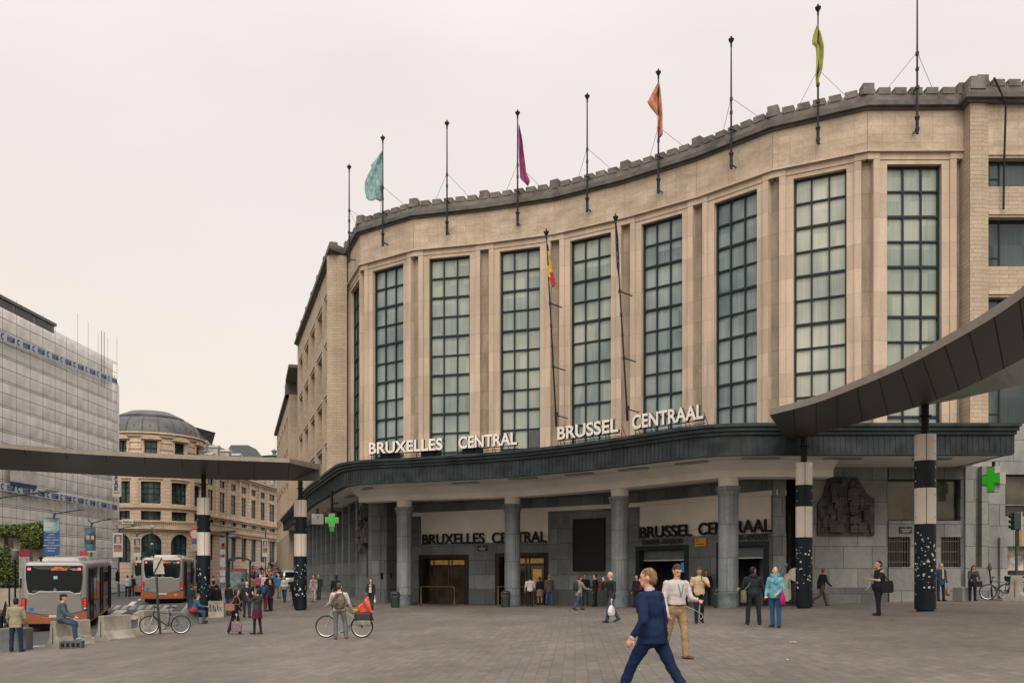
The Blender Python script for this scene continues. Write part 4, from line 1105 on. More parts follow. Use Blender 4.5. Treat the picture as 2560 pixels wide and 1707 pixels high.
# small dark plaque on the corner wall
a = V(-7.4, 53.1, 0)
t = plate(950, 977, PZ(1446, 53.2) - E0, PZ(1431, 53.2) - E0, [V(-7.9, 52.6, 0), V(-6.9, 54.6, 0)], 'wall_plaque', 'small black plaque on the dark corner wall left of the first column', 'plaque', M('black_bronze_plaque', (.012, .012, .012), .4), d0=.05, th=.06)
# barred left-wing wall openings near the corner
for (u0, u1, z0, z1) in ((.6, 1.5, -.1, 1.3),):
    m = MB(); m.obox(BACKL + GD * u0 + GN * .0 + V(0, 0, E0 + z0), GD * (u1 - u0), GN * .05, V(0, 0, z1 - z0)); m.build('wall_panel', M('dark_vent', (.02, .022, .024), .6), ST, world=True)
# left wing shop windows
for k, u in enumerate(bays_l[:13]):
    fr = MB(); o_ = BACKL + GD * (u + .46) - GN * .42 + V(0, 0, E0 + .2); wd = 1.95
    for q in (0, wd - .08): fr.obox(o_ + GD * q, GD * .08, GN * .12, V(0, 0, 4.0))
    for zz in (0, 1.9, 3.92): fr.obox(o_ + GD * .08 + V(0, 0, zz), GD * (wd - .16), GN * .1, V(0, 0, .08))
    w_ = fr.build('window', MULL, ST, world=True)
    g_ = MB(); g_.obox(o_ + GD * .02 + GN * .02, GD * (wd - .04), GN * .04, V(0, 0, 3.96)); g_.build('pane', DGLASS, w_, world=True)
# pharmacy crosses
GRN = M('green_neon', (.0, .25, .0), .4, var=0, emit=(.02, .22, .01), estr=1.0)
def cross(px, D, y0, y1, w_px, label, rz, top, long=False):
    x = PX(px, D); z0, z1 = PZ(y1, D), PZ(y0, D); h = z1 - z0; w_ = w_px * D / F
    t = thing('pharmacy_cross', label, 'sign', (x, D, z0), rz, group='green pharmacy crosses')
    a_ = w_ / 2; c_ = w_ * .19; zc = h - w_ * .5
    def shape(s_, e_):
        o_ = shape0(e_)
        if long: o_ = [(x_, (-e_ if z_ < zc - a_ + .06 else z_)) for x_, z_ in o_]
        return o_
    def shape0(e_):
        return [(-c_ - e_, zc - a_ - e_), (c_ + e_, zc - a_ - e_), (c_ + e_, zc - c_ - e_), (a_ + e_, zc - c_ - e_), (a_ + e_, zc + c_ + e_), (c_ + e_, zc + c_ + e_), (c_ + e_, zc + a_ + e_), (-c_ - e_, zc + a_ + e_), (-c_ - e_, zc + c_ + e_), (-a_ - e_, zc + c_ + e_), (-a_ - e_, zc - c_ - e_), (-c_ - e_, zc - c_ - e_)]
    m = MB(); m.extr([V(x_, .14, z_) for x_, z_ in shape(1, .04)], (0, -.28, 0)); m.build('case', M('cross_case', (.35, .34, .31), .5), t)
    m = MB(); m.extr([V(x_, -.142, z_) for x_, z_ in shape(1, -.015)], (0, -.02, 0)); m.extr([V(x_, .142, z_) for x_, z_ in shape(1, -.015)], (0, .02, 0)); m.build('lit_face', GRN, t)
    if h > w_ * 1.15 and not long:
        m = MB(); m.obox((-c_, -.1, 0), (2 * c_, 0, 0), (0, .2, 0), (0, 0, (zc - a_ - .04))); m.build('display', M('green_display', (.01, .12, .04), .4, emit=(.0, .16, .04), estr=.8), t)
    m = MB(); m.tube([(0, 0, zc + a_), (0, 0, top - z0)], .07, 8); m.build('hanger', BLACKM, t)
    return t
cross(829.5, 52.0, 1285, 1328, 30, 'glowing green pharmacy cross hanging beside the square clock', R(12), E0 + 4.86)
cross(2484, 38.6, 1168, 1234, 60, 'green pharmacy cross at the right end of the canopy', R(-80), E0 + 4.86)
# clock
D = 51.0; x = PX(794, D); t = thing('square_clock', 'square white clock hanging under the canopy', 'clock', (x, D, PZ(1311, D)), R(10))
m = MB(); m.box((0, 0, .3), .66, .16, .60); m.build('case', M('clock_case', (.24, .24, .22), .5), t, bevel=.02)
m = MB(); m.box((0, -.085, .3), .56, .012, .50); m.build('dial', M('clock_dial', (.26, .26, .24), .5), t)
m = MB()
for k in range(12):
    a_ = R(30 * k); m.obox((.2 * math.sin(a_) - .012, -.10, .3 + .2 * math.cos(a_) - .02), (.024, 0, 0), (0, .006, 0), (0, 0, .04))
m.build('hour_marks', BLACKM, t)
m = MB(); m.extr([V(-.012, -.104, .3), V(.012, -.104, .3), V(.07, -.104, .47), V(.05, -.104, .47)], (0, -.006, 0)); m.extr([V(-.01, -.112, .3), V(.01, -.112, .3), V(.012, -.112, .5), V(-.012, -.112, .5)], (0, -.005, 0)); m.build('hands', BLACKM, t)
m = MB(); m.box((0, 0, .75), .18, .14, .34); m.build('hanger', BLACKM, t)
# name plate on the right wall
plate(2248, 2278, PZ(1332, RY) - E0, PZ(1316, RY) - E0, [V(13, RY, 0), V(22, RY, 0)], 'street_name_plate', 'dark blue street name plate above the barred window on the right wall', 'sign', M('navy_enamel', (.012, .018, .03), .4), text=[('R.', .46, .54, .74, .9), ("L'IMPERATRICE", .08, .92, .46, .64), ('KEIZERIN', .22, .78, .16, .34)], tm=WPT)
plate(2514, 2556, PZ(1425, 41.7) - E0, PZ(1356, 41.7) - E0, [V(20, 42.5, 0), V(30, 42.5, 0)], 'wall_poster', 'colourful poster in the right shop front behind the traffic light', 'poster', M('poster_paper', (.4, .25, .12), .6, var=.9, scale=2.2, c2=(.55, .5, .42)), d0=.02)
# air vent boxes on the canopy
for px, py in ((976, 1137), (1078, 1132), (1182, 1128)):
    p = hit(px, offset(CAN, -1.0)); m = MB(); m.box((p.x, p.y, E0 + 6.25), .9, .6, .55, -R(25)); o = m.build('roof_vent', BLACKM); tag(o, 'small dark vent box behind the canopy letters ' + ('under the word BRUXELLES, left one' if px < 1000 else 'under the end of the word BRUXELLES' if px < 1100 else 'under the word CENTRAL'), 'vent')

# ------------------------------------------------------------------ scaffolded building on the left
SHEET = None
def sheetmat():
    m, t, b = newmat('white_scaffold_sheeting'); n = t.nodes; l = t.links.new
    tc_ = n.new('ShaderNodeTexCoord'); mp_ = n.new('ShaderNodeMapping'); mp_.inputs['Scale'].default_value = (.5, .5, 1.6)
    l(tc_.outputs['Object'], mp_.inputs[0])
    no = n.new('ShaderNodeTexNoise'); no.inputs['Scale'].default_value = 1.2; no.inputs['Detail'].default_value = 8; no.inputs['Roughness'].default_value = .65; no.inputs['Distortion'].default_value = .6
    l(mp_.outputs[0], no.inputs['Vector'])
    r_ = n.new('ShaderNodeValToRGB'); r_.color_ramp.elements[0].position = .3; r_.color_ramp.elements[1].position = .7
    r_.color_ramp.elements[0].color = (.74, .71, .67, 1); r_.color_ramp.elements[1].color = (.88, .86, .83, 1)
    l(no.outputs[0], r_.inputs[0]); l(r_.outputs[0], b.inputs['Base Color']); b.inputs['Roughness'].default_value = .6
    bu = n.new('ShaderNodeBump'); bu.inputs['Strength'].default_value = .4; bu.inputs['Distance'].default_value = .05
    l(no.outputs[0], bu.inputs['Height']); l(bu.outputs[0], b.inputs['Normal']); return m
SHEET = sheetmat()
SA = V(PX(-220, 61), 61, 0); SB = V(PX(282, 90), 90, 0)
d = (SB - SA).normalized(); SL_ = (SB - SA).length; n = V(d.y, -d.x, 0)
if n.y > 0: n = -n
HS = 529 * 90 / F
t = thing('scaffolded_building', 'office block wrapped in white scaffold sheeting at the far left', 'building', (SA.x, SA.y, 0))
nb = 15; bw_ = SL_ / nb; lift = 1.95; nl = 13; ztop_ = E0 + HS
m = MB()
rnd = random.Random(3)
for b_ in range(nb):
    for k in range(nl):
        z1 = ztop_ - k * lift; z0 = z1 - lift; A_ = SA + d * (b_ * bw_)
        N = 7; amp = rnd.uniform(.08, .22); sag = rnd.uniform(.3, .8); ph = rnd.uniform(0, 6)
        i0 = len(m.v)
        for j in range(N + 1):
            for i in range(N + 1):
                u, v = i / N, j / N
                bul = amp * math.sin(math.pi * u) ** .7 * math.sin(math.pi * v) ** .6 + .06 * math.sin(9 * u + 7 * v * sag + ph) * math.sin(math.pi * u) * math.sin(math.pi * v)
                p = A_ + d * (bw_ * u) + n * (bul) + V(0, 0, lerp(z0, z1, v)); m.v.append(p)
        for j in range(N):
            for i in range(N):
                q = i0 + j * (N + 1) + i; m.f.append((q, q + 1, q + N + 2, q + N + 1)); m.m.append(0)
sh_ = m.build('scaffold_sheeting', SHEET, t, world=True, smooth='all')
m = MB(); m.obox(SA - n * 1.5 + V(0, 0, -3), d * SL_, -n * 12, V(0, 0, HS - 1 + 4.2)); m.build('wall', M('concrete_wall', (.2, .195, .18), .8), t, world=True)
# side return
m = MB(); e2 = V(PX(298, 92.0), 95.5, 0); hh = (YH - 954) * 93.5 / F
m.obox(SB + V(.05, .3, -3), (PX(299, 96) - SB.x, 5.5, 0), V(-.3, .3, 0), V(0, 0, hh + 4.7)); m.build('side_sheeting', SHEET, t, world=True)
m = MB()
for b_ in range(nb + 1):
    p = SA + d * (b_ * bw_) + n * .42; m.tube([p + V(0, 0, -1), p + V(0, 0, ztop_ + (rnd.choice([0, .6, 1.0]) if b_ < 11 else rnd.uniform(1.6, 2.8)))], .014, 5)
for q in (.35, .62): 
    p = SA + d * ((nb - 2 + q) * bw_) + n * .42; m.tube([p + V(0, 0, ztop_ - 3), p + V(0, 0, ztop_ + 2.4)], .03, 5)
for k in range(nl + 1):
    for dz in (0, -.16, -1.0):
        a = SA + n * .45 + V(0, 0, ztop_ - k * lift + dz); m.tube([a, a + d * SL_], .024, 5)
m.build('scaffold_tubes', M('scaffold_tube', (.05, .055, .08), .5, .4), t, world=True)
BLU = M('banner_blue', (.02, .05, .16), .7, var=.1); WBN = M('banner_white', (.5, .52, .56), .7, var=.08)
def band(yl, yr, hpx, name):
    """printed band running along the sheeting; yl/yr photo heights at x=0 and x=281"""
    m = MB(); o0 = hit(0, [SA + n * .5, SB + n * .5]); o1 = hit(281, [SA + n * .5, SB + n * .5])
    z0, z1 = PZ(yl, o0.y), PZ(yr, o1.y); dd = (o1 - o0); h = hpx
    def P(u, z, e=0): return o0 + dd * u + n * e + V(0, 0, lerp(z0, z1, u) + z)
    m.quad(P(-.6, 0), P(1, 0), P(1, h), P(-.6, h))
    k = -.6
    while k < .98:
        m.mi = 1; m.quad(P(k + .06, .1, .02), P(k + .115, .1, .02), P(k + .115, h - .1, .02), P(k + .06, h - .1, .02))
        # round mark
        i0 = len(m.v); m.mi = 1
        Lk = dd.length
        for j in range(10):
            a0, a1 = R(50 + j * 26), R(50 + (j + 1) * 26); r0, r1 = h * .2, h * .4
            m.quad(P(k + .028 + r0 * math.cos(a0) / Lk, h / 2 + r0 * math.sin(a0), .02), P(k + .028 + r1 * math.cos(a0) / Lk, h / 2 + r1 * math.sin(a0), .02), P(k + .028 + r1 * math.cos(a1) / Lk, h / 2 + r1 * math.sin(a1), .02), P(k + .028 + r0 * math.cos(a1) / Lk, h / 2 + r0 * math.sin(a1), .02))
        m.mi = 2
        for q, w2 in ((.62, .8), (.30, .6)): m.quad(P(k + .063, h * q, .03), P(k + .063 + .05 * w2, h * q, .03), P(k + .063 + .05 * w2, h * q + .07, .03), P(k + .063, h * q + .07, .03))
        m.mi = 0; k += .118
    m.build(name, [WBN, BLU, M('banner_text', (.35, .4, .5), .7)], t, world=True)
band(848, 957, .62, 'printed_band'); band(1224, 1274, .62, 'printed_band')
# lower poster on the sheeting
o0 = hit(25, [SA + n * .55, SB + n * .55]); o1 = hit(91, [SA + n * .55, SB + n * .55]); dd = o1 - o0
m = MB(); m.quad(o0 + V(0, 0, PZ(1212, o0.y)), o1 + V(0, 0, PZ(1222, o1.y)), o1 + V(0, 0, PZ(1150, o1.y)), o0 + V(0, 0, PZ(1140, o0.y)))
m.mi = 1; m.quad(o0 + n * .02 + V(0, 0, PZ(1212, o0.y)), o1 + n * .02 + V(0, 0, PZ(1222, o1.y)), o1 + n * .02 + V(0, 0, PZ(1213, o1.y)), o0 + n * .02 + V(0, 0, PZ(1202, o0.y)))
m.build('poster', [M('poster_white', (.5, .49, .45), .7, var=.25, scale=1.2), BLU], t, world=True)
# FACADE banner
zt_ = PZ(1175, 88.5); bw2 = 1.2
pb = V(PX(291.5, 88.5), 88.5, 0)
m = MB(); m.obox((pb.x - .45, 88.5, PZ(1241, 88.5)), (.9, 0, 0), (0, .05, 0), (0, 0, zt_ - PZ(1241, 88.5))); bnr = m.build('vertical_banner', M('banner_offwhite', (.52, .5, .47), .7), t, world=True)
m = MB()
for k, ch in enumerate('FACADE'):
    me = text_mesh(ch, .34, .34, .01, .02); add_text(m, me, (pb.x - .2, 88.46, PZ(1187 + k * 7.6, 88.5)), V(1, 0, 0), V(0, -1, 0))
m.mi = 1; m.box((pb.x, 88.47, PZ(1231, 88.5)), .6, .02, .08); m.build('lettering', [M('navy_text', (.02, .03, .07), .6), M('red_text', (.5, .1, .08), .6)], bnr, world=True)
# grey roof storey with louvres above the sheeting
m = MB(); a_ = hit(-200, [SA, SB]) - n * 1.2; b_ = hit(168, [SA, SB]) - n * 1.2; zt2 = PZ(815, b_.y)
dd = (b_ - a_).normalized(); Lg = (b_ - a_).length
m.obox(a_ + V(0, 0, ztop_ - 1.5), dd * Lg, -n * 9, V(0, 0, zt2 - ztop_ + 1.5)); m.build('roof_storey', M('grey_cladding', (.165, .16, .14), .6, var=.1), t, world=True)
m = MB(); m.obox(a_ + V(0, 0, zt2) + n * .15, dd * (Lg + .2), -n * 1, V(0, 0, .25)); 
k = 0
while k * 3.1 < Lg - 2:
    m.mi = 1; m.obox(a_ + dd * (Lg - 3.2 - k * 3.1 + .25) + n * .03 + V(0, 0, ztop_ + .35), dd * 2.6, -n * .1, V(0, 0, 1.15)); m.mi = 2
    for q in range(5): m.obox(a_ + dd * (Lg - 3.2 - k * 3.1 + .25) + n * .05 + V(0, 0, ztop_ + .42 + q * .22), dd * 2.6, -n * .02, V(0, 0, .07))
    k += 1
m.build('louvres', [M('coping', (.11, .11, .1), .6), M('louvre_dark', (.05, .05, .045), .6), M('louvre_slat', (.17, .165, .15), .6)], t, world=True)

# ------------------------------------------------------------------ ornate building with a domed corner
ORN = BRICK('ornate_limestone', (.62, .48, .36), (.55, .43, .32), (.30, .22, .16), 1.6, .42, .02, stain=.2, sscale=.6)
RUST = BRICK('rusticated_stone', (.66, .52, .395), (.58, .45, .34), (.36, .28, .21), 3.0, .5, .035, stain=.2, bump=.8)
TEALG = M('teal_window', (.012, .035, .045), .12, var=.8, scale=.9, c2=(.06, .12, .12))
ZINC = M('zinc_dome', (.095, .10, .105), .5, .2, var=.25, scale=.6, bump=.1); RUSTC = M('rusty_rib', (.12, .085, .06), .7, var=.3); SLATE = M('slate_roof', (.04, .048, .055), .6, var=.2, scale=3)
OB = thing('domed_corner_building', 'ornate beige stone building with a zinc dome on its rounded corner', 'building', (-44, 112, 0))
DC = 112.0; Rr = 5.95; cx, cy = PX(369, DC), DC + Rr * .15
px_m = F / (cy - Rr)
def oz(y, D=cy - Rr): return PZ(y, D)
def drum(m, r, z0, z1, mi=0): m.mi = mi; m.lathe([(r, z0), (r, z1)], (cx, cy, 0), 72)
toC = math.atan2(-cy, -cx)       # direction from the dome towards the camera
angs = [toC + R(k * 33) + R(0.5) for k in range(-3, 4)]
def drum_open(m, r, z0, z1, wins, mi=0):
    """curved wall between z0,z1 with openings: wins list of (angle, half angle); returns nothing"""
    edges = []; a = toC - math.pi
    for (c_, h_) in sorted(wins): edges.append((a, c_ - h_)); a = c_ + h_
    edges.append((a, toC + math.pi)); m.mi = mi
    for a0, a1 in edges:
        n_ = max(2, int((a1 - a0) / .08)); i0 = len(m.v)
        rg = []
        for (rr, z) in ((r - .6, z0), (r, z0), (r, z1), (r - .6, z1)):
            rg.append([V(cx + rr * math.cos(lerp(a0, a1, k / n_)), cy + rr * math.sin(lerp(a0, a1, k / n_)), z) for k in range(n_ + 1)])
        for s_ in range(4):
            A_, B_ = rg[s_], rg[(s_ + 1) % 4]; m.sheet(B_, A_)
        m.quad(rg[0][0], rg[1][0], rg[2][0], rg[3][0]); m.quad(rg[3][-1], rg[2][-1], rg[1][-1], rg[0][-1])
m = MB()
za = oz(1440); R2 = Rr + .15
rowsW = [(oz(1135), oz(1100), .12), (oz(1257), oz(1202), .185), (oz(1299), oz(1276), .185), (oz(1405), oz(1333), .20)]
zprev = oz(1500) - 2
for (zb0, zb1, ha) in sorted(rowsW):
    drum(m, R2, zprev, zb0); drum_open(m, R2, zb0, zb1, [(a, ha) for a in angs]); zprev = zb1
drum(m, R2, zprev, oz(1086))
m.build('wall', RUST, OB, world=True)
def curved_box(m, c_, ha, r, z0, z1, dr):
    n_ = 4
    for (rr, fl) in ((r, 0),):
        A_ = [V(cx + rr * math.cos(lerp(c_ - ha, c_ + ha, k / n_)), cy + rr * math.sin(lerp(c_ - ha, c_ + ha, k / n_)), z0) for k in range(n_ + 1)]
        m.sheet([p + V(0, 0, z1 - z0) for p in A_], A_)
for ri_, (z0, z1, ha) in enumerate(rowsW):
    for a in angs:
        m = MB(); curved_box(m, a, ha + .01, R2 - .45, z0, z1, 0)
        w_ = MB(); nn_ = 2 if ri_ in (1, 2, 3) else 1
        for k in range(nn_ + 2):
            aa = lerp(a - ha, a + ha, k / (nn_ + 1)); rr = R2 - .38
            w_.box((cx + rr * math.cos(aa), cy + rr * math.sin(aa), (z0 + z1) / 2), .12, .10, z1 - z0, aa)
        for zz in ([z0 + .06, z1 - .06] + ([lerp(z0, z1, .45), lerp(z0, z1, .72)] if ri_ != 0 else [lerp(z0, z1, .5)])):
            rr = R2 - .38; p0 = V(cx + rr * math.cos(a - ha), cy + rr * math.sin(a - ha), zz); p1 = V(cx + rr * math.cos(a + ha), cy + rr * math.sin(a + ha), zz)
            w_.obox(p0 - V(0, 0, .05), p1 - p0, V(math.cos(a), math.sin(a), 0) * .09, V(0, 0, .1))
        f_ = w_.build('window', MULL, OB, world=True); m.build('pane', TEALG, f_, world=True, smooth='all')
# arches over the ground floor: spandrel plates with voussoirs
m = MB()
for a in angs:
    # half-round infill corners
    z0, z1, ha = rowsW[3]; zc_ = z1 - (R2 * ha)
    for sg in (-1, 1):
        pts2 = []
        for k in range(7):
            tt = R(90) * k / 6; aa = a + sg * ha * math.cos(tt); pts2.append(V(cx + (R2 + .02) * math.cos(aa), cy + (R2 + .02) * math.sin(aa), zc_ + R2 * ha * math.sin(tt)))
        cor = V(cx + (R2 + .02) * math.cos(a + sg * ha), cy + (R2 + .02) * math.sin(a + sg * ha), z1 + .02)
        for k in range(6): m.quad(cor, pts2[k], pts2[k + 1]) if sg > 0 else m.quad(cor, pts2[k + 1], pts2[k])
m.build('arch_spandrels', ORN, OB, world=True)
m = MB()
for (r_, z0, z1) in ((R2 + .25, oz(1090), oz(1083)), (R2 + .5, oz(1083), oz(1079)), (R2 + .55, oz(1322), oz(1312)), (R2 + .3, oz(1326), oz(1322)), (R2 + .25, oz(1268), oz(1263)), (R2 + .2, oz(1150), oz(1143)), (R2 + .35, oz(1143), oz(1139)), (R2 + .15, oz(1195), oz(1190)), (R2 + .5, oz(1304), oz(1300))):
    m.lathe([(r_, z0), (r_, z1)], (cx, cy, 0), 72)
for k in range(90):
    aa = toC - 1.7 + k * .038; rr = R2 + .42; m.box((cx + rr * math.cos(aa), cy + rr * math.sin(aa), (oz(1312) + oz(1304)) / 2), .1, .1, oz(1304) - oz(1312), aa)
for a in angs:
    for sg in (-1, 1):
        aa = a + sg * .255; rr = R2 + .06; m.box((cx + rr * math.cos(aa), cy + rr * math.sin(aa), (oz(1263) + oz(1195)) / 2), .16, .45, oz(1195) - oz(1263), aa)
    for sg in (-1, 1):
        aa = a + sg * .15; rr = R2 + .05; m.box((cx + rr * math.cos(aa), cy + rr * math.sin(aa), (oz(1139) + oz(1098)) / 2), .12, .16, oz(1098) - oz(1139), aa)
    # pediments
    tt = V(-math.sin(a), math.cos(a), 0); p = V(cx + (R2 - .1) * math.cos(a), cy + (R2 - .1) * math.sin(a), oz(1097)); o_ = V(math.cos(a), math.sin(a), 0) * .45
    m.extr([p - tt * 1.15, p + tt * 1.15, p + tt * 1.15 + V(0, 0, .15), p + tt * .6 + V(0, 0, .42), p + V(0, 0, .52), p - tt * .6 + V(0, 0, .42), p - tt * 1.15 + V(0, 0, .15)], o_)
    # framed panels between
    a2 = a + R(16.5); t2 = V(-math.sin(a2), math.cos(a2), 0); q = V(cx + (R2 + .0) * math.cos(a2), cy + (R2 + .0) * math.sin(a2), 0); o2 = V(math.cos(a2), math.sin(a2), 0) * .1
    for (u0, u1, z0, z1) in ((-.75, .75, oz(1121), oz(1119)), (-.75, .75, oz(1105), oz(1103)), (-.75, -.65, oz(1119), oz(1105)), (.65, .75, oz(1119), oz(1105))): m.obox(q + t2 * u0 + V(0, 0, z0), t2 * (u1 - u0), o2, V(0, 0, z1 - z0))
m.build('cornices', ORN, OB, world=True)
m = MB(); m.mi = 0
zb_ = oz(1081)
prof = [(Rr + .1, zb_)]; 
for k in range(9):
    tt = R(62) * k / 8; prof.append((Rr * .0 + (Rr + .05) * math.cos(tt) ** .42 * 1.0, zb_ + (oz(1040) - zb_) * math.sin(tt) / math.sin(R(62))))
k_ = (oz(1040, cy - 4.2) - zb_) / (oz(1040) - zb_); prof = [(r_, zb_ + (z_ - zb_) * k_) for r_, z_ in prof]; prof2 = prof + [(4.1, oz(1040, cy - 4.2))]
m.lathe(prof2, (cx, cy, 0), 64); m.lathe([(4.25, oz(1040, cy - 4.2) - .1), (4.3, oz(1037, cy - 4.2)), (4.05, oz(1036, cy - 4.2)), (4.05, oz(1033, cy - 4.2)), (3.9, oz(1031, cy - 4.2)), (2.6, oz(1024, cy - 2.7)), (0.01, oz(1023, cy - 2))], (cx, cy, 0), 64)
m.build('dome', ZINC, OB, world=True, smooth=True)
m = MB()
for k in range(20):
    a_ = toC + R(9) + 2 * math.pi * k / 20
    pts_ = [V(cx + (r_ + .03) * math.cos(a_), cy + (r_ + .03) * math.sin(a_), z_) for r_, z_ in prof[1:]]; m.tube(pts_, .07, 4)
    if k % 1 == 0: m.box((cx + (Rr - .2) * math.cos(a_ + .15), cy + (Rr - .2) * math.sin(a_ + .15), zb_ + .9), .25, .2, .18, a_ + .15)
m.build('dome_ribs', RUSTC, OB, world=True)
# long wing of the same building
W0 = V(PX(478, 112.5), 112.5, 0); W1 = V(PX(668, 142), 142, 0); W2 = V(PX(720, 151), 151, 0)
def orn_wing(A_, B_, cols, ylist, yref, pilast=True):
    d = (B_ - A_); Lb = d.length; d = d / Lb; n = V(d.y, -d.x, 0)
    if n.y > 0: n = -n
    D0 = hit(550, [W0, W2]).y
    zz = [( PZ(y1, D0), PZ(y0, D0)) for y0, y1 in ylist]
    m = MB(); pitch = Lb / cols; ww = pitch * .5
    def bx(u0, u1, dep0, dep1, z0, z1): m.obox(A_ + d * u0 + n * dep0 + V(0, 0, z0), d * (u1 - u0), n * (dep1 - dep0), V(0, 0, z1 - z0))
    ztop2 = PZ(1150, D0)
    for k in range(cols):
        c_ = pitch * (k + .5)
        bx(c_ - pitch / 2, c_ - ww / 2, -.8, 0, -1, ztop2); bx(c_ + ww / 2, c_ + pitch / 2, -.8, 0, -1, ztop2)
        zp = -1
        for (z0, z1) in sorted(zz):
            bx(c_ - ww / 2, c_ + ww / 2, -.8, -.05, zp, z0); zp = z1
            fr = MB(); o_ = A_ + d * (c_ - ww / 2) - n * .28 + V(0, 0, z0)
            for q in (0, ww / 2 - .05, ww - .1): fr.obox(o_ + d * q, d * .1, n * .1, V(0, 0, z1 - z0))
            for q in [0, (z1 - z0) - .1] + ([(z1 - z0) * .5] if z1 - z0 > 2 else []): fr.obox(o_ + d * .1 + V(0, 0, q), d * (ww - .2), n * .08, V(0, 0, .1))
            f_ = fr.build('window', MULL, OB, world=True); g_ = MB(); g_.obox(o_ + d * .02 + V(0, 0, .02) + n * .01, d * (ww - .04), n * .04, V(0, 0, z1 - z0 - .04)); g_.build('pane', TEALG, f_, world=True)
        bx(c_ - ww / 2, c_ + ww / 2, -.8, -.05, zp, ztop2)
        if pilast: bx(c_ - pitch / 2 - .28, c_ - pitch / 2 + .28, 0, .25, PZ(1294, D0), PZ(1186, D0))
    m.build('wall', RUST, OB, world=True)
    c = MB()
    for (y0, y1, pr) in ((1300, 1297, .3), (1296, 1292, .45), (1330, 1322, .55), (1186, 1181, .3), (1181, 1176, .6), (1338, 1330, .3)):
        c.obox(A_ + V(0, 0, PZ(y0, D0)) - n * .1, d * Lb, n * (pr + .1), V(0, 0, PZ(y1, D0) - PZ(y0, D0)))
    for k in range(int(Lb / .45)): c.obox(A_ + d * (k * .45) + n * .4 + V(0, 0, PZ(1322, D0)), d * .15, n * .12, V(0, 0, PZ(1314, D0) - PZ(1322, D0)))
    c.obox(A_ + n * .35 + V(0, 0, PZ(1314, D0)), d * Lb, n * .2, V(0, 0, .15))
    c.build('cornices', ORN, OB, world=True)
    # mansard with dormers
    r_ = MB(); zt = PZ(1176, D0); zm = PZ(1098, D0)
    r_.quad(A_ + n * .1 + V(0, 0, zt), B_ + n * .1 + V(0, 0, zt), B_ - n * 2.6 + V(0, 0, zm), A_ - n * 2.6 + V(0, 0, zm))
    r_.quad(A_ - n * 2.6 + V(0, 0, zm), B_ - n * 2.6 + V(0, 0, zm), B_ - n * 9 + V(0, 0, zm + .6), A_ - n * 9 + V(0, 0, zm + .6))
    r_.quad(B_ + n * .1 + V(0, 0, zt), B_ - n * 9 + V(0, 0, zt), B_ - n * 9 + V(0, 0, zm + .6), B_ - n * 2.6 + V(0, 0, zm))
    r_.quad(A_ + n * .1 + V(0, 0, zt), A_ - n * 2.6 + V(0, 0, zm), A_ - n * 9 + V(0, 0, zm + .6), A_ - n * 9 + V(0, 0, zt))
    r_.build('roof', SLATE, OB, world=True)
    for k in range(cols):
        for (zo, sc_, dep) in ((.2, 1.0, -.3), (2.15, .8, -1.2)):
            dm = MB(); p = A_ + d * (pitch * (k + .5)) + n * (dep) + V(0, 0, zt + zo); ww2 = 1.5 * sc_; hh_ = 1.35 * sc_
            dm.obox(p - d * ww2 / 2, d * ww2 * .28, n * .7, V(0, 0, hh_)); dm.obox(p + d * ww2 * .22, d * ww2 * .28, n * .7, V(0, 0, hh_)); dm.obox(p - d * ww2 * .22 + V(0, 0, hh_ * .7), d * ww2 * .44, n * .69, V(0, 0, hh_ * .3))
            dm.obox(p - d * ww2 * .5 - n * 1.6, d * ww2, n * 1.65, V(0, 0, hh_ - .02))
            pp_ = p - d * ww2 * .62 + V(0, 0, hh_); dm.extr([pp_ - n * 1.2, pp_ - n * 1.2 + d * ww2 * 1.24, pp_ - n * 1.2 + d * ww2 * 1.24 + V(0, 0, .12), pp_ - n * 1.2 + d * ww2 * .62 + V(0, 0, .5 * sc_), pp_ - n * 1.2 + V(0, 0, .12)], n * 2.0)
            dm.mi = 1; dm.obox(p - d * ww2 * .22 + n * .06, d * ww2 * .44, n * .02, V(0, 0, hh_ * .7)); dm.mi = 0
            dm.build('dormer', [M('dormer_paint', (.42, .40, .36), .6), MULL], OB, world=True)
yl_ = [(1200, 1217), (1229, 1279), (1297, 1315), (1338, 1400)]
orn_wing(W0, W1, 7, yl_, 0)
orn_wing(W1 + V(.02, -.5, 0), W2, 2, yl_, 0, pilast=False)
# higher slate roof blocks behind and the copper-green band
m = MB()
def roofblk(px0, px1, D, y_, y2, ins=1.5, dep=9):
    x0, x1 = PX(px0, D), PX(px1, D); zt, zb2 = PZ(y_, D), PZ(y2, D)
    b0 = [V(x0, D, zb2), V(x1, D, zb2), V(x1, D + dep, zb2), V(x0, D + dep, zb2)]; t0 = [V(x0 + ins * .5, D + ins, zt), V(x1 - ins, D + ins, zt), V(x1 - ins, D + dep - ins, zt), V(x0 + ins, D + dep - ins, zt)]
    m.loft([b0, t0])
roofblk(455, 512, 119, 1061, 1150, 2.2); m.build('upper_roof', SLATE, OB, world=True); m = MB(); roofblk(548, 645, 139, 1107, 1160, 2.2)
m.build('upper_roof', SLATE, OB, world=True)
# round turret finial far right
m = MB(); zx, zy = PX(686, 152), 152; m.lathe([(2.4, PZ(1160, zy)), (2.4, PZ(1145, zy)), (2.7, PZ(1143, zy)), (1.6, PZ(1140, zy)), (.35, PZ(1137, zy)), (.3, PZ(1131, zy)), (.6, PZ(1128, zy)), (.0, PZ(1121, zy))], (zx, zy, 0), 16); m.build('turret', M('verdigris', (.12, .19, .16), .7, var=.3), OB, world=True)
m = MB(); m.box((cx, cy - R2 - .6, oz(1304)), 1.35, .08, .55); pb_ = m.build('name_board', WPANEL, OB, world=True)
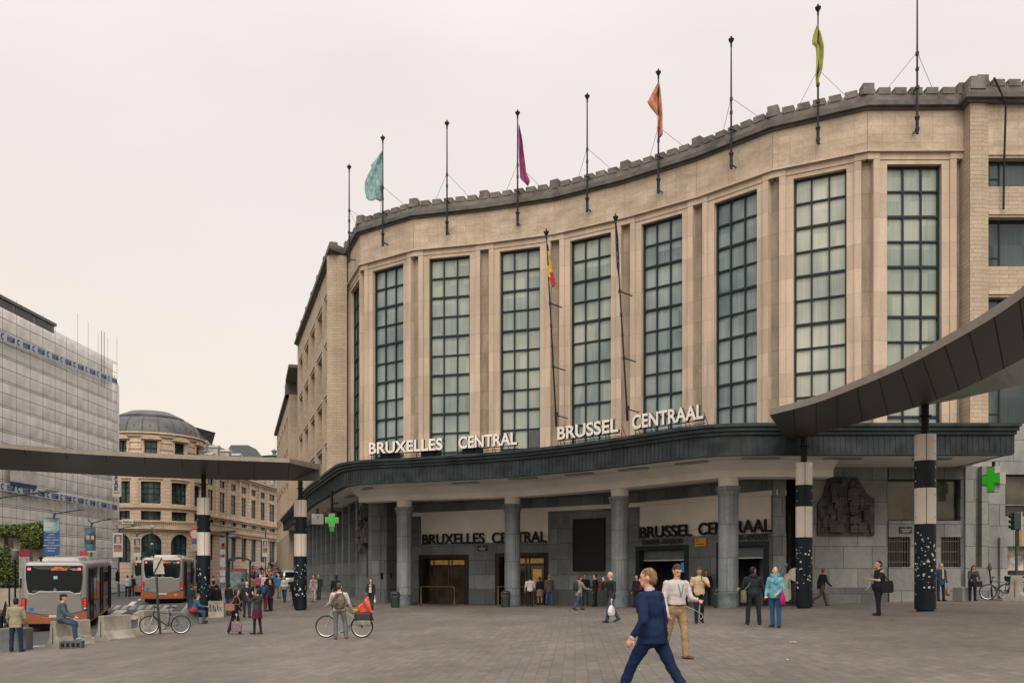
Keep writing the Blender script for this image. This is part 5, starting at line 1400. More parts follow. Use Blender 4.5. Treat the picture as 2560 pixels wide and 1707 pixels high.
# shop name board text
m = MB(); me = text_mesh('RelSus', 1.0, .26, .01, .02); add_text(m, me, (cx - .5, cy - R2 - .66, oz(1304) - .15), V(1, 0, 0), V(0, -1, 0)); m.build('lettering', M('dark_text', (.05, .04, .03), .6), pb_, world=True)
# ------------------------------------------------------------------ buses
SIL = M('bus_silver_paint', (.23, .225, .215), .35, .35, var=.05, scale=1); BRN = M('bus_copper_paint', (.30, .095, .04), .35, .2, var=.08)
BGL = M('bus_black_glass', (.006, .009, .011), .06, var=0); RUB = M('rubber', (.012, .012, .012), .8, var=.1); WHTB = M('bus_white', (.46, .44, .41), .4, var=.05)
RLT = M('tail_light', (.5, .01, .01), .2, var=0, emit=(.9, .03, .02), estr=.7); RL2 = M('upper_light', (.6, .1, .1), .2, var=0, emit=(1, .25, .25), estr=.7)
ORT = M('led_text', (.5, .12, .03), .4, var=0, emit=(.9, .22, .06), estr=.8); GRT = M('grey_text', (.35, .37, .38), .5, var=0)
def make_bus(label, display, number):
    t = thing('city_bus', label, 'bus', group='silver and copper city buses seen from behind')
    Wd, Hh, Ln, zb_ = 1.275, 2.98, 11.8, .32
    def ring(y, ins=0, top=Hh, r=.28):
        w_ = Wd - ins; pts = []
        for (cx_, sg) in ((w_ - r, 1), (-w_ + r, -1)):
            for k in range(5):
                a_ = R(90 * k / 4) if sg > 0 else R(90 + 90 * k / 4); pts.append(V(cx_ + r * math.cos(a_), y, top - r + r * math.sin(a_)))
        pts += [V(-w_, y, zb_ + .45), V(-w_, y, zb_), V(w_, y, zb_), V(w_, y, zb_ + .45)]
        return pts
    m = MB(); m.loft([ring(.0, .1, Hh - .12), ring(.05, .04, Hh - .04), ring(.18, 0), ring(Ln - .3, 0), ring(Ln - .06, .05, Hh - .05), ring(Ln, .12, Hh - .15)]); m.build('body', SIL, t, smooth=True)
    # rear glass: curved shield
    m = MB(); y = -.015
    m.extr([V(-1.08, y, 2.80), V(1.08, y, 2.80), V(1.09, y, 2.3), V(1.04, y, 1.85), V(.97, y, 1.66), V(.78, y, 1.63), V(.58, y, 1.72), V(-.58, y, 1.72), V(-.78, y, 1.63), V(-.97, y, 1.66), V(-1.04, y, 1.85), V(-1.09, y, 2.3)], (0, -.03, 0)); rg = m.build('rear_window', BGL, t)
    m = MB(); m.extr([V(-.86, -.048, 2.76), V(.62, -.048, 2.76), V(.6, -.048, 2.64), V(-.6, -.048, 2.64)], (0, -.01, 0)); m.build('destination_panel', M('display_glass', (.05, .055, .055), .3, var=0), rg)
    m = MB(); me = text_mesh(display, .62, .09, .006, .01); add_text(m, me, (-.12, -.064, 2.60), V(1, 0, 0), V(0, -1, 0)); me = text_mesh(display[:6], .3, .06, .006, .01); add_text(m, me, (0, -.064, 2.70), V(1, 0, 0), V(0, -1, 0)); m.build('led_lettering', ORT, rg)
    m = MB(); me = text_mesh(number, .26, .09, .006, .01); add_text(m, me, (.62, -.052, 2.6), V(1, 0, 0), V(0, -1, 0)); m.build('number_lettering', GRT, rg); m = MB(); me = text_mesh('CITARO', .46, .045, .006, .005); add_text(m, me, (-.85, -.052, 1.70), V(1, 0, 0), V(0, -1, 0)); m.build('name_lettering', GRT, rg); m = MB(); m.torus((.02, -.055, 1.78), (0, 1, 0), .05, .008, 16, 4)
    for k in range(3):
        a_ = R(90 + 120 * k); m.tube([(.02, -.055, 1.78), (.02 + .05 * math.cos(a_), -.055, 1.78 + .05 * math.sin(a_))], .006, 4)
    m.build('emblem', GRT, rg)
    m = MB(); m.box((.04, -.05, 2.3), .15, .01, .13); m.build('sticker', M('green_sticker', (.3, .5, .42), .6), rg)
    # rear panel and lip
    m = MB(); m.extr([V(-1.0, -.012, 1.60), V(-.75, -.012, 1.56), V(-.56, -.012, 1.66), V(.56, -.012, 1.66), V(.75, -.012, 1.56), V(1.0, -.012, 1.60), V(1.08, -.012, .86), V(.55, -.012, .74), V(-.5, -.012, .74), V(-1.08, -.012, .86)], (0, -.045, 0)); rp_ = m.build('engine_cover', SIL, t, bevel=.012)
    m = MB(); m.tube([(-1.02, -.05, 1.63), (-.78, -.06, 1.59), (-.58, -.06, 1.69), (.58, -.06, 1.69), (.78, -.06, 1.59), (1.02, -.05, 1.63)], .028, 6); m.build('cover_lip', WHTB, rp_)
    m = MB(); m.box((-.87, -.062, .96), .16, .008, .14); m.build('logo', M('logo_blue', (.02, .10, .38), .5, var=0), rp_)
    m = MB(); me = text_mesh('mobilis', .42, .06, .004, .0); add_text(m, me, (-.76, -.062, .9), V(1, 0, 0), V(0, -1, 0)); m.build('logo_lettering', GRT, rp_)
    # bumper, copper coloured
    m = MB(); m.extr([V(-1.27, -.03, .82), V(-.62, -.03, .74), V(-.48, -.03, .62), V(.55, -.03, .62), V(.68, -.03, .74), V(1.27, -.03, .84), V(1.26, -.03, .45), V(1.18, -.03, .34), V(-1.18, -.03, .34), V(-1.26, -.03, .45)], (0, -.07, 0)); m.build('rear_bumper', BRN, t, bevel=.015)
    m = MB(); m.extr([V(-.48, -.04, .74), V(-.35, -.04, .64), V(.45, -.04, .64), V(.6, -.04, .74)], (0, -.03, 0)); bp = m.build('plate_recess', BRN, t)
    m = MB(); m.box((.04, -.105, .66), .5, .012, .11); m.build('number_plate', WHTB, t)
    m = MB(); m.torus((.80, -.105, .58), (0, 1, 0), .075, .014, 20, 5); m.lathe([(.05, 0), (.05, .01)], (0, 0, 0), 3) if False else None; m.box((.80, -.105, .58), .06, .01, .06, 0); m.build('speed_emblem', WHTB, t)
    for sg in (-1, 1):
        m = MB(); m.extr([V(sg * 1.09, -.02, 1.42), V(sg * 1.255, .0, 1.44), V(sg * 1.27, .0, .86), V(sg * 1.12, -.02, .9)], (0, -.045, 0)); hl = m.build('tail_light', M('tail_housing', (.10, .0, .01), .2, var=0), t)
        m = MB()
        for zz in (1.34, 1.22, 1.10): m.box((sg * 1.175, -.06, zz), .10, .03, .09)
        m.build('lamp', RLT, hl)
        m = MB(); m.box((sg * 1.175, -.06, .98), .1, .03, .07); m.build('reversing_lamp', WHTB, hl)
        m = MB(); m.box((sg * .96, -.05, 2.66), .13, .012, .11); m.build('upper_light', RL2, t)
    # sides
    for sg in (-1, 1):
        x = sg * (Wd + .012)
        m = MB(); m.obox((x - .02 * sg, .35, 1.2), (.03 * sg, 0, 0), (0, Ln - .6, 0), (0, 0, 1.5)); m.build('side_window', BGL, t)
        m = MB()
        for yy in (.35, 2.05, 3.6, 5.2, 6.9, 8.5, 9.9): m.obox((x, yy, 1.15), (.02 * sg, 0, 0), (0, .05, 0), (0, 0, 1.55))
        m.build('window_pillar', IRON, t)
        if sg > 0:
            for y0 in (.75, 5.4, 9.9):
                m = MB(); m.obox((x - .005, y0, .42), (.035, 0, 0), (0, 1.2, 0), (0, 0, 2.25)); m.build('door', BGL, t)
                m = MB()
                for q in (0, .58, 1.14): m.obox((x + .03, y0 + q, .42), (.02, 0, 0), (0, .06, 0), (0, 0, 2.25))
                m.build('door_frame', IRON, t)
        m = MB(); m.obox((x - .01, .2, .34), (.02 * sg, 0, 0), (0, 11.4, 0), (0, 0, .26)); m.build('side_skirt', BRN, t)
        for yy in (2.9, 9.0):
            m = MB(); m.torus((sg * 1.14, yy, .47), (1, 0, 0), .36, .12, 28, 8); wh = m.build('wheel', RUB, t, smooth='all')
            m = MB(); rr_ = [[V(sg * xx, yy + r_ * math.cos(2 * math.pi * k / 20), .47 + r_ * math.sin(2 * math.pi * k / 20)) for k in range(20)] for xx, r_ in ((1.18, .30), (1.24, .27), (1.2, .12), (1.26, .1))]; m.loft(rr_); m.build('rim', M('rim_metal', (.25, .25, .25), .4, .6), wh)
            m = MB(); m.torus((sg * 1.27, yy, .5), (1, 0, 0), .52, .03, 24, 4); m.build('wheel_arch', BLACKM, t)
    m = MB(); m.obox((-1.1, .3, .12), (2.2, 0, 0), (0, 11, 0), (0, 0, .25)); m.build('underbody', BLACKM, t)
    m = MB(); rr_ = []
    for y, w_, h_ in ((1.2, .5, .02), (1.35, .85, .14), (3.9, .9, .2), (4.2, .6, .02)): rr_.append([V(-w_, y, Hh - .02), V(-w_ + .1, y, Hh + h_), V(w_ - .1, y, Hh + h_), V(w_, y, Hh - .02)])
    m.loft(rr_); rr_ = [[V(-w_, y, Hh - .02), V(-w_ + .1, y, Hh + h_), V(w_ - .1, y, Hh + h_), V(w_, y, Hh - .02)] for y, w_, h_ in ((6, .5, .02), (6.2, .8, .18), (9, .8, .18), (9.2, .6, .02))]; m.loft(rr_)
    m.build('roof_unit', WHTB, t)
    m = MB(); m.tube([(-.6, .5, Hh - .05), (-.6, .5, Hh + .12)], .05); m.lathe([(.05, Hh + .08), (.09, Hh + .1), (.09, Hh + .17), (.02, Hh + .2)], (-.6, .5, 0), 10); m.build('exhaust', BLACKM, t)
    m = MB(); m.tube([(1.25, Ln - .3, 2.5), (1.55, Ln + .1, 2.5), (1.6, Ln + .1, 2.3)], .025, 6); m.box((1.6, Ln + .1, 2.05), .22, .1, .5); m.build('wing_mirror', BLACKM, t)
    return t
def put_bus(t, px, D, rz):
    x = PX(px, D); a, b = G(x, D) - .12, G(x - 11 * math.sin(rz), D + 11 * math.cos(rz)) - .12
    t.location = (x, D, a - .02); t.rotation_euler = (math.atan2(b - a, 11.5), 0, rz)
b1_ = make_bus('silver and copper bus nearest the camera, seated man in front of it', 'DEPOT STELPL', '9886')
put_bus(b1_, 137, 38.4, R(19.5))
b2_ = make_bus('silver and copper bus further ahead, just left of the striped column', 'DEPOT', '9275')
put_bus(b2_, 406, 57.5, R(15))
b3_ = dup(b2_, label='silver and copper bus partly hidden behind the second bus'); put_bus(b3_, 371, 76, R(17))

# ------------------------------------------------------------------ cars further up the street
def make_car(label, colr, px, D, rz, kind='van', name='parked_van', cat='van', group=None):
    t = thing(name, label, cat, group=group)
    Lc, Wc, Hc = (4.3, .86, 1.80) if kind == 'van' else (4.2, .86, 1.45)
    P_ = M('car_paint_' + colr[0], colr[1], .3, .3, var=.03)
    if kind == 'van': prof = [(0, .35), (-.02, .8), (.05, 1.0), (.28, Hc - .12), (.45, Hc), (2.9, Hc - .02), (3.5, 1.15), (4.15, .95), (4.3, .7), (4.3, .35)]
    else: prof = [(0, .35), (-.02, .75), (.15, .95), (.75, Hc - .08), (1.2, Hc), (2.4, Hc - .02), (3.15, .95), (4.05, .82), (4.2, .6), (4.2, .35)]
    m = MB(); rings = []
    for x, k in ((-Wc, .93), (-Wc + .04, 1), (Wc - .04, 1), (Wc, .93)):
        rings.append([V(x * (1 if z < 1.0 else 1 - .16 * (z - 1.0) / (Hc - 1.0)), y, .35 + (z - .35) * k if z > .36 else z) for y, z in prof])
    m.loft(rings); m.build('body', P_, t, smooth=True)
    m = MB()
    if kind == 'van': rq = [V(-.66, .06, 1.05), V(.66, .06, 1.05), V(.60, .27, Hc - .2), V(-.60, .27, Hc - .2)]
    else: rq = [V(-.66, .17, .98), V(.66, .17, .98), V(.58, .66, Hc - .14), V(-.58, .66, Hc - .14)]
    m.extr(rq, (0, -.03, .0)); m.build('rear_window', BGL, t)
    for sg in (-1, 1):
        m = MB(); ys_ = (.5, 2.8) if kind == 'van' else (.9, 2.5)
        m.quad(V(sg * (Wc + .01), ys_[0], 1.02), V(sg * (Wc + .01), ys_[1] + .3, 1.02), V(sg * (Wc * .89 + .0), ys_[1], Hc - .16), V(sg * (Wc * .89), ys_[0] + .15, Hc - .16)); m.build('side_window', BGL, t)
        m = MB(); m.box((sg * .72, -.03, .9), .14, .06, .26 if kind == 'van' else .14); m.build('tail_light', RLT, t)
        for yy in (.8, 3.4):
            m = MB(); m.torus((sg * .78, yy, .32), (1, 0, 0), .23, .09, 20, 6); w_ = m.build('wheel', RUB, t, smooth='all')
            m = MB(); m.loft([[V(sg * xx, yy + r_ * math.cos(2 * math.pi * k / 14), .32 + r_ * math.sin(2 * math.pi * k / 14)) for k in range(14)] for xx, r_ in ((.78, .2), (.84, .17))]); m.build('rim', M('rim_metal', (.25, .25, .25), .4, .6), w_)
    m = MB(); m.box((0, -.04, .5), 1.6, .1, .22); m.build('bumper', BLACKM if kind == 'van' else P_, t)
    m = MB(); m.box((0, -.04, .78), .5, .02, .11); m.build('number_plate', WHTB, t)
    x = PX(px, D); z = G(x, D) - .1; z2 = G(x - 4 * math.sin(rz), D + 4 * math.cos(rz)) - .1
    t.location = (x, D, z); t.rotation_euler = (math.atan2(z2 - z, 4), 0, rz)
    return t
make_car('white van parked beside the station wing, behind the striped column', ('white', (.5, .49, .46)), 729, 90, R(19))
make_car('pale van at the top of the street above the crowd', ('silver', (.35, .36, .36)), 636, 138, R(22))
make_car('dark car at the right edge of the uphill street', ('dark', (.03, .035, .045)), 697, 132, R(20), 'car', 'parked_car', 'car')
make_car('grey car with pale roof behind the pedestrians near the station wing', ('grey', (.2, .21, .22)), 703, 108, R(20), 'car', 'parked_car', 'car')
make_car('dark van beside the pale van at the top of the street', ('black', (.02, .022, .025)), 672, 146, R(22))

# ------------------------------------------------------------------ barriers, blocks, bins, bollards
CONC = M('barrier_concrete', (.30, .275, .225), .9, var=.3, scale=1.8, bump=.4, c2=(.38, .35, .29))
def barrier(px, D, rz, Ln_, label, h=.84, sc=1):
    x = PX(px, D); t = thing('concrete_barrier', label, 'barrier', (x, D, G(x, D) - .05), rz, group='concrete barriers along the kerb')
    prof = [(-.33, 0), (.33, 0), (.33, .08), (.24, .17), (.14, .36), (.105, h), (-.105, h), (-.14, .36), (-.24, .17), (-.33, .08)]
    m = MB(); m.extr([V(a * sc * 1.1, 0, b + .03) for a, b in prof], (0, Ln_, 0)); m.build('block', CONC, t, bevel=.02)
    m = MB(); m.box((0, -.004, h * .5), .03, .012, h * .62); m.build('joint_slot', M('slot_shadow', (.05, .05, .045), .9), t)
    return t
barrier(132, 28.0, R(-24), 1.3, 'weathered concrete barrier the seated man sits on')
barrier(252, 30.2, R(-22), 1.2, 'weathered concrete barrier with a small green mark, middle one of three', h=.86)
barrier(352, 32.3, R(-20), 1.3, 'pale concrete barrier touching the front wheel of the parked bicycle', h=.9)
barrier(2537, 36.4, R(-35), 1.9, 'pale concrete barrier at the far right beside the parked bicycles', h=1.05, sc=1.3)
GBX = M('grey_steel_box', (.13, .14, .14), .5, .2, var=.25, scale=2)
def block(px, D, sx, sy, sz, rz, label, mat=None, name='concrete_block', dz=0):
    x = PX(px, D); m = MB(); m.box((0, 0, sz / 2 - .04), sx, sy, sz); o = m.build(name, mat or GBX, bevel=.02)
    o.location = (x, D, G(x, D) + dz); o.rotation_euler = (0, 0, rz); tag(o, label, 'block'); return o
block(40, 27.6, .78, .6, .72, R(8), 'grey block behind the man in the tan jacket')
block(447, 36.5, .62, .6, .66, R(20), 'grey block right of the parked bicycle')
block(426, 35.0, .5, .6, .55, R(20), 'low grey block behind the rear wheel of the parked bicycle')
block(478, 38.6, .6, .6, .62, R(20), 'grey block the seated woman in blue sits on')
block(2412, 38.8, .75, .6, .62, R(15), 'grey block beside the long-haired woman at the right wall', GREYLT)
gb_ = block(541, 43.5, .72, .62, .82, R(15), 'concrete block scrawled with black graffiti beside the left striped column', CONC)
m = MB(); rnd = random.Random(4)
for k in range(7):
    pts_ = [V(-.3 + k * .085 + rnd.uniform(-.05, .05), -.325, .25 + rnd.uniform(0, .4)) for _ in range(4)]; m.tube(pts_, .012, 4)
o = m.build('graffiti', BLACKM); o.parent = gb_
# hollow block under the seated man's feet
D = 27.4; x = PX(180, D); t = thing('hollow_block', 'dark hollow building block under the seated man\'s feet', 'block', (x, D, G(x, D)), R(8))
m = MB(); m.box((0, 0, .1), .64, .3, .26); m.build('block', M('grey_plastic_block', (.07, .075, .078), .7, var=.2), t, bevel=.01)
m = MB()
for a in (-.22, -.07, .08, .22): m.box((a, -.152, .11), .09, .01, .12)
m.build('holes', BLACKM, t)
def bin_(px, D, label):
    x = PX(px, D); t = thing('litter_bin', label, 'bin', (x, D, G(x, D)), group='dark green litter bins near the columns')
    gm_ = M('bin_green', (.022, .05, .042), .5, .1, var=.2)
    m = MB(); m.lathe([(.22, .0), (.24, .06), (.245, .62), (.25, .64)], (0, 0, 0), 24); m.build('body', gm_, t, smooth=True)
    m = MB(); m.lathe([(.255, .64), (.262, .66), (.262, .76), (.24, .80), (.16, .87), (.05, .89), (.01, .89)], (0, 0, 0), 24); m.build('lid', gm_, t, smooth=True)
    m = MB(); m.lathe([(.254, .58), (.254, .64)], (0, 0, 0), 24); m.build('band', M('bin_band', (.14, .05, .045), .6), t)
    m = MB(); m.box((0, -.25, .71), .26, .05, .07); m.build('slot', BLACKM, t)
bin_(988, 48.6, 'dark green litter bin left of the first column, nearest the woman in the cardigan'); bin_(1264, 47.6, 'dark green litter bin at the foot of the second column'); bin_(1798, 39.4, 'dark green litter bin left of the rightmost column')
# bollards on the far kerb
bm0 = MB(); bm0.lathe([(.07, -.1), (.07, .15), (.055, .2), (.055, .8), (.075, .84), (.075, .9), (.03, 1.0), (.0, 1.0)], (0, 0, 0), 10)
b0 = bm0.build('bollard', BLACKM, smooth=True); tag(b0, 'black bollard in the row on the far kerb beyond the buses', 'bollard', group='black bollards on the far kerb')
ks = [V(-30.2, 43, 0), V(-33.2, 52.5, 0), V(-34.7, 62, 0), V(-35.7, 72, 0), V(-36.9, 82, 0)]; ps_ = resample(ks, 26)
for k, p in enumerate(ps_):
    o = b0 if k == 0 else b0.copy()
    if k: col.objects.link(o)
    o.location = (p.x - .4, p.y, G(p.x, p.y))
for k, (px, D) in enumerate(((3, 33), (20, 34), (41, 36))):
    o = b0.copy(); col.objects.link(o); x = PX(px, D) ; o.location = (x, D, G(x, D)); o.scale = (1.3, 1.3, .95); o['label'] = 'black bollard at the far left behind the man in the tan jacket'
# ------------------------------------------------------------------ bicycles (x forward, wheels in the xz plane)
CHR = M('chrome', (.5, .5, .5), .25, .9, var=0); SAD = M('saddle_black', (.015, .015, .016), .5)
def bicycle(label, loc, rz, frame_mat, tilt=0, group='bicycles'):
    t = thing('bicycle', label, 'bicycle', loc, rz, group=group); t.rotation_euler = (tilt, 0, rz)
    r = .335; wb = 1.06
    for xx in (0, wb):
        m = MB(); m.torus((xx, 0, r), (0, 1, 0), r - .02, .022, 36, 6); w_ = m.build('wheel', RUB, t, smooth='all')
        m = MB(); m.torus((xx, 0, r), (0, 1, 0), r - .045, .011, 36, 5); m.torus((xx, 0, r), (0, 1, 0), .02, .02, 10, 5); m.build('rim', CHR, w_)
        m = MB()
        for k in range(16):
            a_ = 2 * math.pi * k / 16; m.tube([(xx, .015 * (-1) ** k, r), (xx + (r - .05) * math.cos(a_), 0, r + (r - .05) * math.sin(a_))], .0022, 3)
        m.build('spokes', CHR, w_)
    bb = (.44, 0, .28); st_ = (.34, 0, .78); hd = (.90, 0, .80); hd2 = (.93, 0, .66); ax0 = (0, 0, r)
    m = MB(); m.tube([bb, st_], .018, 8); m.tube([bb, hd2], .022, 8); m.tube([(.36, 0, .72), hd], .018, 8); m.tube([hd2, hd], .024, 8)
    for s_ in (-.05, .05): m.tube([(.0, s_, r), (.44, s_ * .4, .28)], .012, 6); m.tube([(.0, s_, r), (.355, s_ * .3, .7)], .010, 6)
    m.build('frame', frame_mat, t, smooth=True)
    m = MB()
    for s_ in (-.05, .05): m.tube([(.935, s_, .64), (1.0, s_, .45), (wb, s_, r)], .014, 6)
    m.build('fork', CHR, t)
    m = MB(); m.tube([hd, (.885, 0, .95)], .014, 6); m.tube([(.80, -.29, .95), (.88, -.2, .97), (.92, 0, .96), (.88, .2, .97), (.80, .29, .95)], .013, 6); m.build('handlebar', BLACKM, t)
    m = MB(); m.tube([st_, (.32, 0, .92)], .013, 6); m.build('seat_post', CHR, t)
    m = MB(); m.loft([[V(x_, y_ * w_, .95 + z_) for y_, z_ in ((-1, 0), (-.8, .03), (0, .04), (.8, .03), (1, 0), (0, -.025))] for x_, w_ in ((.19, .05), (.24, .075), (.32, .05), (.46, .018))]); m.build('saddle', SAD, t, smooth=True)
    m = MB(); m.torus((.44, .05, .28), (0, 1, 0), .085, .006, 20, 4); m.tube([(.44, .06, .28), (.55, .08, .17)], .010, 5); m.tube([(.44, -.06, .28), (.33, -.08, .39)], .010, 5); m.box((.57, .11, .165), .09, .08, .02); m.box((.31, -.11, .395), .09, .08, .02); m.build('crank', BLACKM, t)
    return t
DKF = M('dark_frame', (.02, .02, .03), .3, .4); WHF = M('white_frame', (.42, .42, .38), .3, .2)
D = 32.0; bx0 = PX(443, D)
bk = bicycle('parked bicycle with pale fork leaning on the signpost at the kerb', (bx0, D + .35, G(bx0, D + .35)), R(180 + 18), DKF, tilt=R(5))
# signpost the bicycle leans on (bent notice plate on top)
D = 32.6; x = PX(402, D); g = G(x, D); t = thing('signpost', 'leaning green signpost with a bent pale plate seen from behind', 'signpost', (x, D, g))
m = MB(); m.tube([(0, 0, -.1), (-.1, 0, .9), (-.16, .0, PZ(1432, D) - g)], .045, 8); m.build('post', M('post_green', (.02, .04, .04), .5), t)
z1 = PZ(1393, D) - g; z0 = PZ(1434, D) - g
m = MB(); m.extr([V(PX(384.5, D) - x, -.06, z1), V(PX(407, D) - x, -.06, z1 + .01), V(PX(413, D) - x, -.06, z0), V(PX(386, D) - x, -.06, z0)], (0, -.015, 0)); m.build('plate', M('back_of_sign', (.38, .35, .31), .6, var=.25, scale=4), t)
m = MB(); m.tube([(PX(387, D) - x, -.09, z0 + .02), (PX(407, D) - x, -.09, z1 - .02)], .02, 5); m.build('brace', BLACKM, t)
# cyclist's bicycle
D = 26.9; x0 = PX(905, D); cyc = bicycle('white bicycle with panniers held by the helmeted cyclist', (x0, D, G(x0, D)), R(180), WHF)
cyc.scale = (1.0, 1.0, 1.0)
m = MB(); m.tube([(-.3, -.05, .70), (.3, -.05, .72)], .01, 5); m.tube([(-.3, .05, .70), (.3, .05, .72)], .01, 5); m.tube([(0, .06, .335), (-.1, .06, .7)], .008, 5); m.build('rear_rack', BLACKM, cyc)
m = MB(); m.obox((-.28, .08, .36), (.42, 0, 0), (.0, .13, 0), (0, 0, .36)); m.build('pannier', M('grey_pannier', (.23, .22, .19), .7, var=.5, scale=6), cyc, bevel=.04)
m = MB(); m.obox((-.3, -.12, .5), (.5, 0, 0), (0, .34, 0), (0, 0, .26)); m.build('pannier', M('black_pannier', (.015, .017, .02), .6), cyc, bevel=.05)
m = MB(); m.tube([(-.34, 0, .5), (-.3, 0, .62), (-.15, 0, .68), (0, 0, .70)], .022, 5); m.build('mudguard', BLACKM, cyc)
m = MB(); m.obox((-.05, -.1, .76), (.42, 0, 0), (0, .18, 0), (0, 0, .1)); m.build('top_bag', M('yellow_strap_bag', (.42, .33, .07), .6, var=.6, scale=6), cyc, bevel=.03)
# orange vest bundled on the rack
t = thing('safety_vest', 'orange safety vest with grey stripes bundled on the bicycle rack', 'vest', (x0, D, G(x0, D)), R(180))
m = MB(); N = 12; i0 = 0
for j in range(N + 1):
    for i in range(N + 1):
        u, v = i / N, j / N
        xx = lerp(lerp(.08, -.34, u), lerp(.02, -.22, u), v); zz = lerp(.74 + .16 * u * (1 - u) - .02, 1.14 - .20 * (1 - u), v) + .1 * u * v
        m.v.append(V(xx, .12 + .06 * math.sin(8 * u + 3 * v) + .1 * v, zz + .0))
for j in range(N):
    for i in range(N):
        q = j * (N + 1) + i; m.f.append((q, q + 1, q + N + 2, q + N + 1)); m.m.append(1 if i in (4, 8) or (j == 8 and i > 3) else 0)
o = m.build('cloth', [M('orange_fluorescent', (.85, .075, .012), .7, var=.15, scale=8), M('reflective_grey', (.26, .24, .25), .4)], t, smooth='all'); s_ = o.modifiers.new('s', 'SOLIDIFY'); s_.thickness = .07
# bikes at the right edge
D = 37.5; x1 = PX(2524, D); r1 = bicycle('dark bicycle with a turquoise cover parked at the right, nearest the wall', (x1 + .45, D + .3, G(x1, D)), R(180 - 25), DKF, tilt=R(4))
m = MB(); m.lathe([(.14, .9), (.17, .94), (.15, 1.02), (.02, 1.05)], (.3, 0, 0), 14); m.build('saddle_cover', M('turquoise_cover', (.08, .38, .36), .5, var=.3, scale=8), r1)
x2 = PX(2560, 36.9); r2 = bicycle('dark bicycle beside the pale barrier, cut by the right picture edge', (x2 + .45, 36.9, G(x2, 36.9)), R(180 - 40), DKF, tilt=R(3))
m = MB(); m.obox((.8, -.15, .78), (.3, 0, 0), (0, .3, 0), (0, 0, .2)); m.build('basket', BLACKM, r2)

# ------------------------------------------------------------------ traffic lights, lamps, banners, stop posts
D = 38.0; x = PX(2541, D); g = G(x, D); t = thing('traffic_light', 'green traffic light on a slim pole at the right edge, seen from the side', 'traffic light', (x, D, g))
m = MB(); m.tube([(0, 0, -.1), (0, 0, PZ(1325, D) - g)], .055, 10); m.build('pole', M('tl_green', (.012, .04, .035), .4), t)
z0, z1 = PZ(1324, D) - g, PZ(1281, D) - g
m = MB(); m.box((-.03, .0, (z0 + z1) / 2), .28, .30, z1 - z0); hs = m.build('housing', M('tl_housing', (.012, .035, .03), .45), t, bevel=.03)
m = MB(); m.box((.13, .02, (z0 + z1) / 2), .03, .40, z1 - z0 + .06); m.build('backboard', M('tl_rim', (.5, .5, .46), .5), hs)
m = MB()
for q in (.2, .5, .8): m.tube([(-.16, -.0, lerp(z0, z1, q)), (-.3, -.0, lerp(z0, z1, q) - .02)], .07, 10)
m.build('visor', BLACKM, hs)
z0, z1 = PZ(1364, D) - g, PZ(1322, D) - g
m = MB(); m.box((.12, 0, (z0 + z1) / 2), .13, .24, z1 - z0); m.build('pedestrian_light', M('tl_yellow', (.30, .20, .05), .5), t, bevel=.02)
def lamp(px, D, ytop, arm, label, banner=None, bcol=None, yb=None, group='street lamps with banners along the street'):
    x = PX(px, D); g = G(x, D) - .05; zt = PZ(ytop, D) - g
    t = thing('street_lamp', label, 'street lamp', (x, D, g), group=group)
    pc = M('lamp_green', (.03, .055, .055), .5, .2)
    m = MB(); m.tube([(0, 0, -.2), (0, 0, 1.0)], .1, 8); m.tube([(0, 0, 1.0), (0, 0, zt - .35), (.1 * (1 if arm > 0 else -1), 0, zt - .15)], .065, 8); m.build('pole', pc, t)
    m = MB(); m.tube([(-.25 * (1 if arm > 0 else -1), 0, zt + .12), (0, 0, zt - .18), (arm * .45, -.1, zt - .02), (arm, -.2, zt + .12)], .045, 6); m.build('arm', pc, t)
    m = MB(); s_ = 1 if arm > 0 else -1; m.loft([[V(arm + s_ * a_, -.2 + w_ * q, zt + .1 + h_ * (1 if abs(q) < .5 else 0)) for q in (-1, -.4, .4, 1)] for a_, w_, h_ in ((-.35, .06, .05), (0, .14, .12), (.35, .12, .09), (.55, .04, .03))]); m.build('lamp_head', pc, t)
    if banner:
        (x0, x1, y0, y1) = banner; bx_ = [(PX(x0, D) - x), (PX(x1, D) - x)]; z0, z1 = PZ(y1, D) - g, PZ(y0, D) - g
        m = MB(); m.tube([(0, 0, z1 + .03), (bx_[0], -.1, z1 + .03)], .02, 5); m.tube([(0, 0, z1 + .03), (bx_[1], -.1, z1 + .03)], .02, 5); m.build('banner_bracket', BLACKM, t)
        m = MB(); m.obox((bx_[0], -.12, z0), (bx_[1] - bx_[0], 0, 0), (0, .03, 0), (0, 0, z1 - z0)); bo = m.build('banner', bcol[0], t)
        wd = bx_[1] - bx_[0]; hh = z1 - z0
        for (u0, v0, u1, v1, mt) in bcol[1]:
            m = MB(); m.obox((bx_[0] + wd * u0, -.13 - .004 * v0, z0 + hh * v0), (wd * (u1 - u0), 0, 0), (0, .01, 0), (0, 0, hh * (v1 - v0))); m.build('print', mt, bo)
        for (s2, u0, v0, u1, v1, mt) in (bcol[2] if len(bcol) > 2 else []):
            m = MB(); me = text_mesh(s2, wd * (u1 - u0), hh * (v1 - v0), .006, .01); add_text(m, me, (bx_[0] + wd * u0, -.15, z0 + hh * v0), V(1, 0, 0), V(0, -1, 0)); m.build('lettering', mt, bo)
    return t
BWH = M('banner_paper', (.48, .46, .42), .7, var=.1); PORT = M('portrait_print', (.10, .11, .13), .7, var=.5, scale=2); FACEC = M('portrait_face', (.42, .28, .20), .7, var=.3, scale=5); OCH = M('ochre_print', (.32, .17, .06), .7, var=.3); MAR = M('maroon_print', (.16, .03, .05), .7)
BL2 = M('blue_banner', (.02, .07, .20), .7, var=.15); TEALB = M('teal_banner_top', (.10, .32, .35), .7, var=.6, scale=1.2, c2=(.3, .48, .48))
WTX = M('banner_white_text', (.5, .52, .56), .7)
